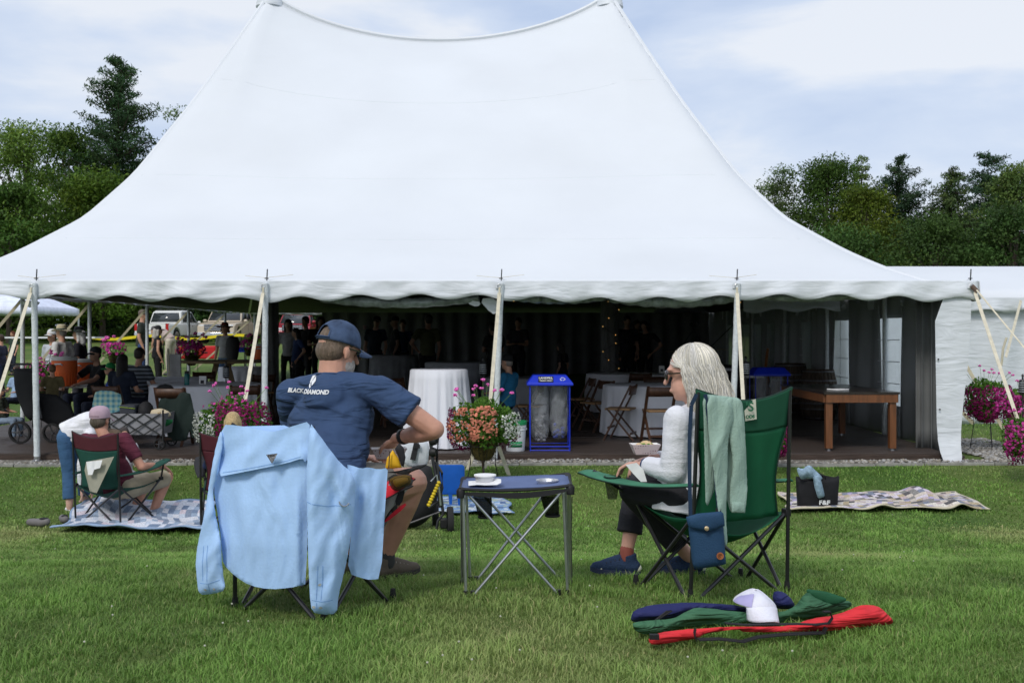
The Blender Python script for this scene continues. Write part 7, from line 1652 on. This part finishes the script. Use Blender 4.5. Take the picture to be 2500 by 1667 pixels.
# music gear silhouettes
for k, (u, Y, a) in enumerate(((1570, 24, .5), (1610, 25, -.4), (1640, 24, .7))):
    x = (u - CU) / FPX * Y; t_ = thing('microphone_stand', ('leftmost', 'middle', 'rightmost')[k] + ' black microphone stand behind the grey-haired woman', 'microphone stand', (x, Y, DZ))
    MB().tube([(x, Y, DZ), (x, Y, 1.35)], .012, 6).build('stand', m_blk, t_); bo = MB().tube([(x - .25 * a, Y, 1.25), (x + .6 * a, Y - .1, 1.85)], .01, 6).build('boom', m_blk, t_); MB().ell((x + .62 * a, Y - .1, 1.87), (.04, .04, .05)).build('microphone', m_blk, bo)
    for q in range(3): aa = q * 2.09; MB().tube([(x, Y, .3), (x + .3 * math.cos(aa), Y + .3 * math.sin(aa), DZ)], .009, 5).build('foot', m_blk, t_)
for k, (u, Y, w, h, lab) in enumerate(((1665, 22, .5, .9, 'black loudspeaker cabinet by the fourth front pole'), (1722, 20.5, .55, .8, 'black amplifier stack right of the fourth front pole'))):
    x = (u - CU) / FPX * Y; t_ = thing('loudspeaker', lab, 'loudspeaker', (x, Y, DZ)); MB().box((x, Y, DZ + h / 2), (w, .45, h)).build('cabinet', m_plastic, t_, bevel=.02); MB().lathe([(w * .36, -.01), (w * .38, 0), (w * .3, .005), (.05, -.01)], 20, (x, Y - .23, DZ + h * .45), V3(0, -1, 0)).build('speaker_cone', m_frm, t_); MB().box((x, Y - .228, DZ + h * .9), (w * .8, .01, .05)).build('control_strip', m_steel, t_)
dm = thing('drum_kit', 'black drum kit on the stage left of the loudspeaker', 'drums', ((1600 - CU) / FPX * 27, 27, DZ)); xx = (1600 - CU) / FPX * 27
for dx, dz, r, ax in ((0, .35, .28, (0, -1, 0)), (-.4, .6, .18, (0, 0, 1)), (.4, .65, .17, (0, 0, 1))): MB().lathe([(r, -.15), (r, .15)], 20, (xx + dx, 27, DZ + dz), ax).build('drum', m_plastic, dm)
for dx, dz in ((-.6, 1.1), (.6, 1.15)): MB().lathe([(.01, .02), (.22, 0)], 20, (xx + dx, 27, DZ + dz), (0, 0, 1)).build('cymbal', M('brass'), dm); MB().tube([(xx + dx, 27, DZ), (xx + dx, 27, DZ + dz)], .01, 5).build('cymbal_stand', m_blk, dm)
gt = thing('guitar', 'amber guitar on a stand right of the fourth front pole', 'guitar', ((1752 - CU) / FPX * 21, 21, DZ)); gx_ = (1752 - CU) / FPX * 21; m_g = M('amber_guitar', (.25, .08, .01), rough=.3)
MB().ell((gx_, 21, .45), (.18, .04, .2)).ell((gx_ + .02, 21, .7), (.13, .04, .14)).build('guitar_body', m_g, gt); MB().bar((gx_ + .03, 21, .75), (gx_ + .1, 21, 1.35), .05, .02, (0, 1, 0)).build('neck', m_g, gt)
# ================================================================== PEOPLE INSIDE AND BEYOND
def at(u, Y, z=None): x = (u - CU) / FPX * Y; return (x, Y, float(gz(x, Y)) if z is None else z)
def pose_face(u): return R(0)
K_ = dict(vox=.024)
def hs(v, Y, z, full=1.75): return (CZ - (v - HV) / FPX * Y - z) / full      # scale so that the head top meets row v
def person(label, u, Y, v, ps=STAND, yaw=0, z=None, full=None, **kw):
    p = at(u, Y, z); full = full or (1.75 if ps['pelvis'][2] > .7 else 1.32); s = max(.55, min(1.15, hs(v, Y, p[2], full))); k = dict(K_); k.update(kw); return figure(label, ps, p, R(yaw), s, **k)
def sitting(label, u, Y, v, yaw=0, z=DZ, seat=.05, **kw): return person(label, u, Y, v, SIT if 'ps' not in kw else kw.pop('ps'), yaw, z, **kw)
person('man in a straw fedora and white shirt standing behind the orange coolers', 142, 19.0, 738, yaw=75, hat='fedora', hatc=(.50, .44, .30), shirt=(.60, .60, .58), legs=(.1, .1, .1), hair=(.3, .28, .25), full=1.83, vox=.018)
person('person in a pale grey T-shirt and white cap left of the straw fedora', 120, 20.2, 752, yaw=160, shirt=(.42, .44, .48), legs=(.1, .1, .12), hat='cap', hatc=(.6, .6, .6), full=1.80)
person('man with white hair and beard in a black hat and black T-shirt', 182, 19.8, 743, yaw=95, shirt=(.012, .012, .018), legs=(.03, .03, .04), hair=(.65, .64, .62), hairstyle='bob', hat='fedora', hatc=(.015, .015, .02), full=1.83, vox=.018)
person('balding man in a dark olive T-shirt standing left of the third side pole', 327, 27.5, 708, yaw=-80, shirt=(.035, .04, .032), legs=(.03, .06, .16), hair=(.12, .09, .07), glasses=True, vox=.02)
person('woman in a black sleeveless top with a dark cap behind the third side pole', 362, 25.5, 744, yaw=-60, shirt=(.008, .008, .01), legs=(.008, .008, .01), hair=(.45, .42, .38), hairstyle='bob', hat='cap', hatc=(.02, .02, .02), sleeve='none', full=1.80)
BND = pose(STAND, chest=(0, .22, 1.15), neck=(0, .42, 1.22), head=(0, .55, 1.2), shL=(-.18, .36, 1.2), shR=(.18, .36, 1.2), elL=(-.2, .42, .92), elR=(.2, .42, .92), wrL=(-.15, .5, .7), wrR=(.15, .5, .7))
person('man in a pale pink shirt bending forward by the white pickup', 392, 31, 745, ps=BND, yaw=70, shirt=(.45, .36, .33), legs=(.5, .45, .36), hat='cap', hatc=(.1, .09, .09), full=1.38)
person('curly-haired woman in a red-brown hat and grey top carrying a black jacket', 517, 25, 737, yaw=165, shirt=(.30, .30, .31), legs=(.07, .14, .26), hair=(.10, .05, .03), hairstyle='curly', hat='sunhat', hatc=(.15, .02, .015), full=1.81, vox=.02)
jc = thing('jacket', 'black jacket held by the woman in the red-brown hat', 'jacket', W(531, 800, 24.7)); sheet('jacket_body', [(520, 770), (548, 772), (552, 790), (548, 822), (540, 840), (522, 835), (517, 800)], 24.7, m_bk, jc, res=6, thick=.06, puff=.08, pw=12, fold=.02)
sitting('man in a black cap and black T-shirt reaching across the table at left', 218, 17.3, 790, 150, hat='cap', hatc=(.02, .022, .026), shirt=(.012, .012, .014), full=1.38, ps=pose(SIT, elL=(-.25, .2, .8), wrL=(-.2, .48, .74), elR=(.36, .1, .8), wrR=(.55, .32, .62)), vox=.018, skin=(.35, .19, .13))
sitting('child in a big green cap and blue shirt beside the dark-haired woman', 252, 16.6, 828, 120, hat='cap', hatc=(.01, .20, .05), shirt=(.02, .06, .30), full=1.38, vox=.018)
sitting('woman with long dark hair in a navy T-shirt, seen from behind at left', 283, 16.2, 812, -15, hair=(.012, .010, .010), hairstyle='long', shirt=(.012, .018, .035), full=1.33, vox=.018)
sitting('man in a grey and black striped polo shirt sitting behind the dark-haired woman', 322, 17.0, 797, -20, shirt=(.13, .15, .17), hair=(.04, .03, .025), full=1.33, vox=.018, key='striped_polo')
st_ = bpy.data.materials.get('cloth_striped_polo')
tt = st_.node_tree; wv = N('ShaderNodeTexWave', tt); wv.bands_direction = 'Z'; wv.inputs['Scale'].default_value = 5; tcn = N('ShaderNodeTexCoord', tt); tt.links.new(tcn.outputs['Object'], wv.inputs['Vector'])
rr_ = N('ShaderNodeValToRGB', tt); rr_.color_ramp.elements[0].position = .45; rr_.color_ramp.elements[1].position = .55; rr_.color_ramp.elements[0].color = (.03, .035, .04, 1); rr_.color_ramp.elements[1].color = (.20, .23, .27, 1); tt.links.new(wv.outputs['Fac'], rr_.inputs['Fac']); tt.links.new(rr_.outputs['Color'], tt.nodes['Principled BSDF'].inputs['Base Color'])
sitting('small child in a khaki top with light brown hair beside the left stroller', 120, 15.6, 836, 30, shirt=(.16, .13, .06), hair=(.14, .08, .04), full=1.33, z=.35, vox=.02)
sitting('man with sunglasses in a blue shirt reclining outside the left end of the tent', 38, 19.5, 838, 160, shirt=(.25, .35, .5), glasses=True, full=1.33, z=0.0)
sitting('person in a grey-green top and pale jeans at the left picture edge', 2, 15.8, 880, -100, shirt=(.10, .12, .09), legs=(.20, .26, .34), hat='cap', hatc=(.06, .05, .05), full=1.38, z=-.0)
person('woman with reddish hair under the white canopy', 100 - 70, 31, 760, yaw=150, shirt=(.03, .05, .04), hair=(.16, .05, .03), hairstyle='long')
person('person in dark clothes standing at the far left edge', 2, 24, 768, yaw=90, shirt=(.03, .03, .06), legs=(.02, .03, .08))
sitting('man in a bright blue T-shirt and black cap sitting behind the centre pole', 1164, 15.9, 808, 60, hat='cap', hatc=(.012, .012, .014), shirt=(.02, .16, .32), full=1.38, hair=(.25, .22, .2), vox=.016)
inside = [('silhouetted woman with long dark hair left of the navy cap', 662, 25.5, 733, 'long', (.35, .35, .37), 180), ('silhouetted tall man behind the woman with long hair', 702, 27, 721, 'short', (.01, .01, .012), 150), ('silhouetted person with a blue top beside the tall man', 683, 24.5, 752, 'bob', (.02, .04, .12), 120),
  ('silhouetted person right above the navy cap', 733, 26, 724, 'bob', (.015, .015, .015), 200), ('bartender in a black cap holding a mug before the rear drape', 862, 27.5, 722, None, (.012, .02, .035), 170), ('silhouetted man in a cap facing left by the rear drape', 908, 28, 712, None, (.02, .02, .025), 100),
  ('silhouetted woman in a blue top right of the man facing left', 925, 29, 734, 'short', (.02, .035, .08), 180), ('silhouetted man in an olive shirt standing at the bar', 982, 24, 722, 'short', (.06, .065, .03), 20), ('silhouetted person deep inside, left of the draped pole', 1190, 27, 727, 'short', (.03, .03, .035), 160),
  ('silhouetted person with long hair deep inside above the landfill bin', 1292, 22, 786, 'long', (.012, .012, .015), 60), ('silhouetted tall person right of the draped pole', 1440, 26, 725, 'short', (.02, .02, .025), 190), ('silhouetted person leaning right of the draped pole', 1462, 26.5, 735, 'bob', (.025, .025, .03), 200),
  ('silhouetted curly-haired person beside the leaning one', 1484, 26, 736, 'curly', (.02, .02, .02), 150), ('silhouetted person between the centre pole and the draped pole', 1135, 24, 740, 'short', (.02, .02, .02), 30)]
PV = [STAND, pose(STAND, wrR=(.12, .22, 1.2), elR=(.26, .05, 1.12)), pose(STAND, elL=(-.36, -.06, 1.18), wrL=(-.17, .06, 1.0), anR=(.18, .1, .09), head=(.03, .04, 1.62)), pose(STAND, wrL=(-.05, .28, 1.15), wrR=(.05, .28, 1.13), elL=(-.24, .06, 1.12), elR=(.24, .06, 1.12), head=(-.02, .06, 1.61)), pose(STAND, pelvis=(.04, 0, .94), chest=(-.02, .03, 1.26), head=(-.05, .05, 1.62), anL=(-.2, .12, .09))]
for q_, (lab, u, Y, v, hst, c, yw) in enumerate(inside):
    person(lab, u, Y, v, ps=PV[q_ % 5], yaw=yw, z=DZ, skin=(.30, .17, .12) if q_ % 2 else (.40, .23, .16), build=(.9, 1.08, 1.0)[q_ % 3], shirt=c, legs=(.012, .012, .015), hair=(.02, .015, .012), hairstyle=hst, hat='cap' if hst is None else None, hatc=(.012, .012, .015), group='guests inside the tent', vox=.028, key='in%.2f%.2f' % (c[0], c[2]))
mgp = W(838, 756, 27.2); mg = thing('mug', 'mug held by the bartender in the black cap', 'mug', mgp); MB().lathe([(.04, 0), (.045, .1)], 12, mgp).build('cup', M('mug_pink', (.3, .2, .2)), mg)

# ================================================================== VEHICLES
m_glass = M('car_glass', (.03, .035, .04), rough=.08, spec=.8, var=0); m_tl = M('tail_light', (.4, .01, .01), rough=.2); m_chrome = M('chrome', (.6, .6, .62), rough=.12, metal=1, var=0)
def vehicle(label, loc, yaw, col, kind='pickup', s=1.0, name='pickup_truck', cat='pickup truck', col2=None):
    """local +X is the front; y is across"""
    t_ = thing(name, label, cat); paint = M('paint_%.2f_%.2f' % (col[0], col[1]), col, rough=.25, spec=.6, var=.02); p2 = paint if not col2 else M('paint_%.2f_%.2f' % (col2[0], col2[1]), col2, rough=.25, spec=.6, var=.02)
    if kind == 'pickup': low = [(-2.7, .55), (-2.72, 1.05), (-1.2, 1.10), (1.0, 1.12), (2.3, 1.05), (2.65, .9), (2.7, .5)]; cab = [(-1.05, 1.10), (-.85, 1.72), (-.6, 1.82), (.35, 1.84), (.65, 1.76), (1.25, 1.12)]; wx_ = (-1.65, 1.75); r = .39
    else: low = [(-2.2, .45), (-2.22, .95), (-1.4, 1.0), (1.0, 1.0), (2.0, .85), (2.2, .65), (2.2, .4)]; cab = [(-1.9, 1.0), (-1.5, 1.5), (-.9, 1.62), (.4, 1.6), (1.15, 1.0)]; wx_ = (-1.35, 1.35); r = .33
    W2 = .95
    def hull(prof, w, zt, nm, mat, par=t_, inset=.0, tum=.0):
        zs_ = [p[1] for p in prof]; zmin, zmax = min(zs_), max(zs_); rows = []
        n = len(prof); vs = []
        for sy in (-1, 1):
            for x, z in prof: vs.append((x, sy * (w - tum * (z - zmin) / (zmax - zmin + 1e-6)), z))
        m_ = MB(); m_.add(vs, [tuple(range(n))[::-1], tuple(range(n, 2 * n))] + [(i, (i + 1) % n, (i + 1) % n + n, i + n) for i in range(n)]); return m_.build(nm, mat, par, bevel=.05)
    # lower body with wheel arches cut from the profile
    prof = list(low); bot = []
    for wx1 in sorted(wx_, reverse=True):
        ra = r + .09; bot += [(wx1 + ra * math.cos(a), .42 + (ra - .02) * math.sin(a)) for a in np.linspace(.05, math.pi - .05, 9)]
    body = hull(prof + bot, W2, 1.1, 'body', paint)
    hull(cab, W2 - .04, 1.8, 'cab', paint, tum=.14)
    zc, zt = cab[0][1], max(c[1] for c in cab)
    for sy in (-1, 1):
        def side(x, z): return V3(x, sy * (W2 - .035 - .14 * (z - zc) / (zt - zc)), z)
        for xa3, xb3, xc3, xd3 in (((-.78, .02, .02, -.62), (.10, 1.02, .58, .10)) if kind == 'pickup' else ((-1.5, -.55, -.55, -1.25), (-.47, .9, .42, -.47))):
            z0, z1 = zc + .08, zt - .13; MB().add([side(xa3, z0), side(xb3, z0), side(xc3, z1), side(xd3, z1)], [(0, 1, 2, 3)]).build('side_window', m_glass, t_, solid=.012)
        dr = MB().box((.05 if kind == 'pickup' else -.5, sy * (W2 + .003), .85), (.012, .008, .5)).build('door_gap', m_plastic, t_); MB().box((.35, sy * (W2 + .01), .98), (.18, .025, .03)).build('door_handle', m_chrome, t_, bevel=.006)
        MB().ell((1.0, sy * (W2 + .12), 1.18), (.06, .11, .08)).build('wing_mirror', paint if not col2 else m_plastic, t_)
        hf = 2.52 if kind == 'pickup' else 2.05
        MB().box((hf, sy * .72, .86 if kind == 'pickup' else .72), (.22, .32, .2)).build('headlight', M('lamp_glass', (.6, .62, .65), rough=.1), t_, bevel=.03)
        MB().box((-2.68 if kind == 'pickup' else -2.15, sy * .86, .88), (.1, .16, .36)).build('tail_light', m_tl, t_, bevel=.02)
        for wx1 in wx_:
            w_ = wheel(V3(wx1, sy * (W2 - .12), r), r, .24, (0, 1, 0), t_)
            MB().lathe([(r * .7, -.122), (r * .66, -.13), (r * .2, -.11), (.02, -.13)], 20, V3(wx1, sy * (W2 - .12), r), V3(0, -sy * -1, 0) * -1 if sy > 0 else V3(0, 1, 0)).build('hubcap', m_steel, w_)
    # windscreen and rear window
    for (xa3, za3), (xb3, zb3), nm in ((cab[-1], cab[-2], 'windscreen'), (cab[0], cab[1], 'rear_window')):
        a = V3(xa3, 0, za3); b = V3(xb3, 0, zb3); d = b - a; n_ = V3(d.z, 0, -d.x).normalized() * (1 if nm == 'windscreen' else -1) ; a1 = a + d * .12 + n_ * .012; b1 = a + d * .94 + n_ * .012
        wa, wb = W2 - .12, W2 - .24; MB().add([a1 + V3(0, -wa, 0), a1 + V3(0, wa, 0), b1 + V3(0, wb, 0), b1 + V3(0, -wb, 0)], [(0, 1, 2, 3)]).build(nm, m_glass, t_, solid=.01)
    fx = low[-1][0]
    gr = MB().box((fx - .02, 0, .82), (.12, 1.15, .34)).build('grille', m_plastic, t_, bevel=.02)
    for k in range(4): MB().box((fx + .045, 0, .70 + .08 * k), (.02, 1.1, .028)).build('grille_bar', m_chrome, gr)
    MB().box((fx + .02, 0, .48), (.2, 1.85, .2)).build('bumper', m_chrome if kind == 'pickup' else paint, t_, bevel=.04); MB().box((-fx - .02, 0, .5), (.2, 1.85, .2)).build('rear_bumper', m_chrome if col2 is None else m_plastic, t_, bevel=.04)
    if kind == 'pickup':
        MB().box((-1.9, 0, 1.075), (1.5, 1.6, .02)).build('bed_cover', m_plastic, t_); MB().box((-2.73, 0, .82), (.02, 1.55, .5)).build('tailgate', paint, t_, bevel=.01)
        for sy in (-1, 1): MB().bar((-.5, sy * .68, zt + .05), (.3, sy * .68, zt + .05), .04, .04).build('roof_rail', m_plastic, t_)
    if name == 'pickup_truck': MB().box((-2.745, 0, .72), (.01, .3, .15)).build('number_plate', m_wpaper, t_)
    t_.location = loc; t_.rotation_euler = (0, 0, yaw); t_.scale = (s, s, s); return t_
vehicle('white crew-cab pickup seen from behind on the lawn left of the tent', at(398, 58), R(84), (.72, .72, .70), s=1.0)
vehicle('beige and silver pickup facing the camera right of the white pickup', at(530, 59), R(-91), (.50, .42, .32), s=1.06)
vehicle('red hatchback with a pale windscreen behind the silhouetted guests', at(682, 61), R(-85), (.30, .02, .035), kind='car', name='car', cat='car')

# red barriers, yellow tape, far odds and ends
for k, (u0, u1, v0, v1, Y, lab) in enumerate(((384, 432, 796, 824, 34, 'left section of the red table banner by the white pickup'), (450, 497, 794, 824, 33.5, 'right section of the red barrier by the woman in the red hat'))):
    t_ = thing('red_barrier', lab, 'barrier', W((u0 + u1) / 2, v1, Y)); a, b = W(u0, v0, Y), W(u1, v1, Y); MB().box((a + b) / 2, (b.x - a.x, .25, a.z - b.z)).build('panel', M('barrier_red', (.50, .015, .02), rough=.5), t_, bevel=.04); MB().box(((a + b) / 2) + V3(0, -.13, .0), ((b.x - a.x) * .25, .02, .04)).build('slot', m_plastic, t_, bevel=.01)
tp_ = thing('caution_tape', 'yellow caution tape strung across the lawn before the vehicles', 'tape', W(400, 780, 33)); prev = None
mb = MB()
for i in range(14):
    u = 205 + i * 27.5; p = W(u, 775 + 4 * math.sin(i * .9) - (i > 9) * 2, 34)
    if prev is not None: mb.bar(prev, p, .09, .004, (0, 1, 0))
    prev = p
mb.build('tape', M('tape_yellow', (.75, .62, .02), rough=.5), tp_)
for i, u in enumerate((204, 375, 562)):
    t_ = thing('tape_post', ('thin post holding the left end of the caution tape', 'thin post holding the middle of the caution tape', 'thin post holding the right end of the caution tape')[i], 'post', G(u, 34)); MB().tube([G(u, 34), W(u, 768, 34)], .02, 6).build('post', m_plastic, t_)
sb = thing('sign_board', 'white A-frame board beside the woman in the black top', 'sign', W(402, 880, 20)); MB().box(W(400, 850, 20), (.27, .05, .62), Matrix.Rotation(.08, 3, 'X')).build('board', M('board_grey', (.5, .5, .5)), sb, bevel=.01); MB().bar(W(386, 800, 19.9), W(390, 898, 19.9), .03, .03, (0, 1, 0)).build('frame', m_web, sb)
tt_b = thing('trestle_table', 'tan trestle table behind the left round table', 'table', W(510, 870, 21)); p = W(510, 830, 21); MB().lathe([(.95, -.02), (.95, .02)], 32, p).build('tabletop', M('ply_tan', (.28, .2, .11)), tt_b)
for s in (-1, 1): MB().bar(p + V3(s * .1, 0, 0), V3(p.x + s * .35, p.y, DZ), .1, .05, (0, 1, 0)).build('trestle_leg', M('ply_tan'), tt_b)
lt = thing('folding_table', 'long white folding table under the canopy at the far left', 'table', at(60, 27)); p = W(70, 775, 27); MB().box(p, (3.6, .7, .04)).build('tabletop', m_bkt, lt)
for s in (-1.5, 1.5): MB().tube([V3(p.x + s, p.y, float(gz(p.x + s, p.y))), V3(p.x + s, p.y, p.z)], .02, 6).build('leg', m_gal, lt)
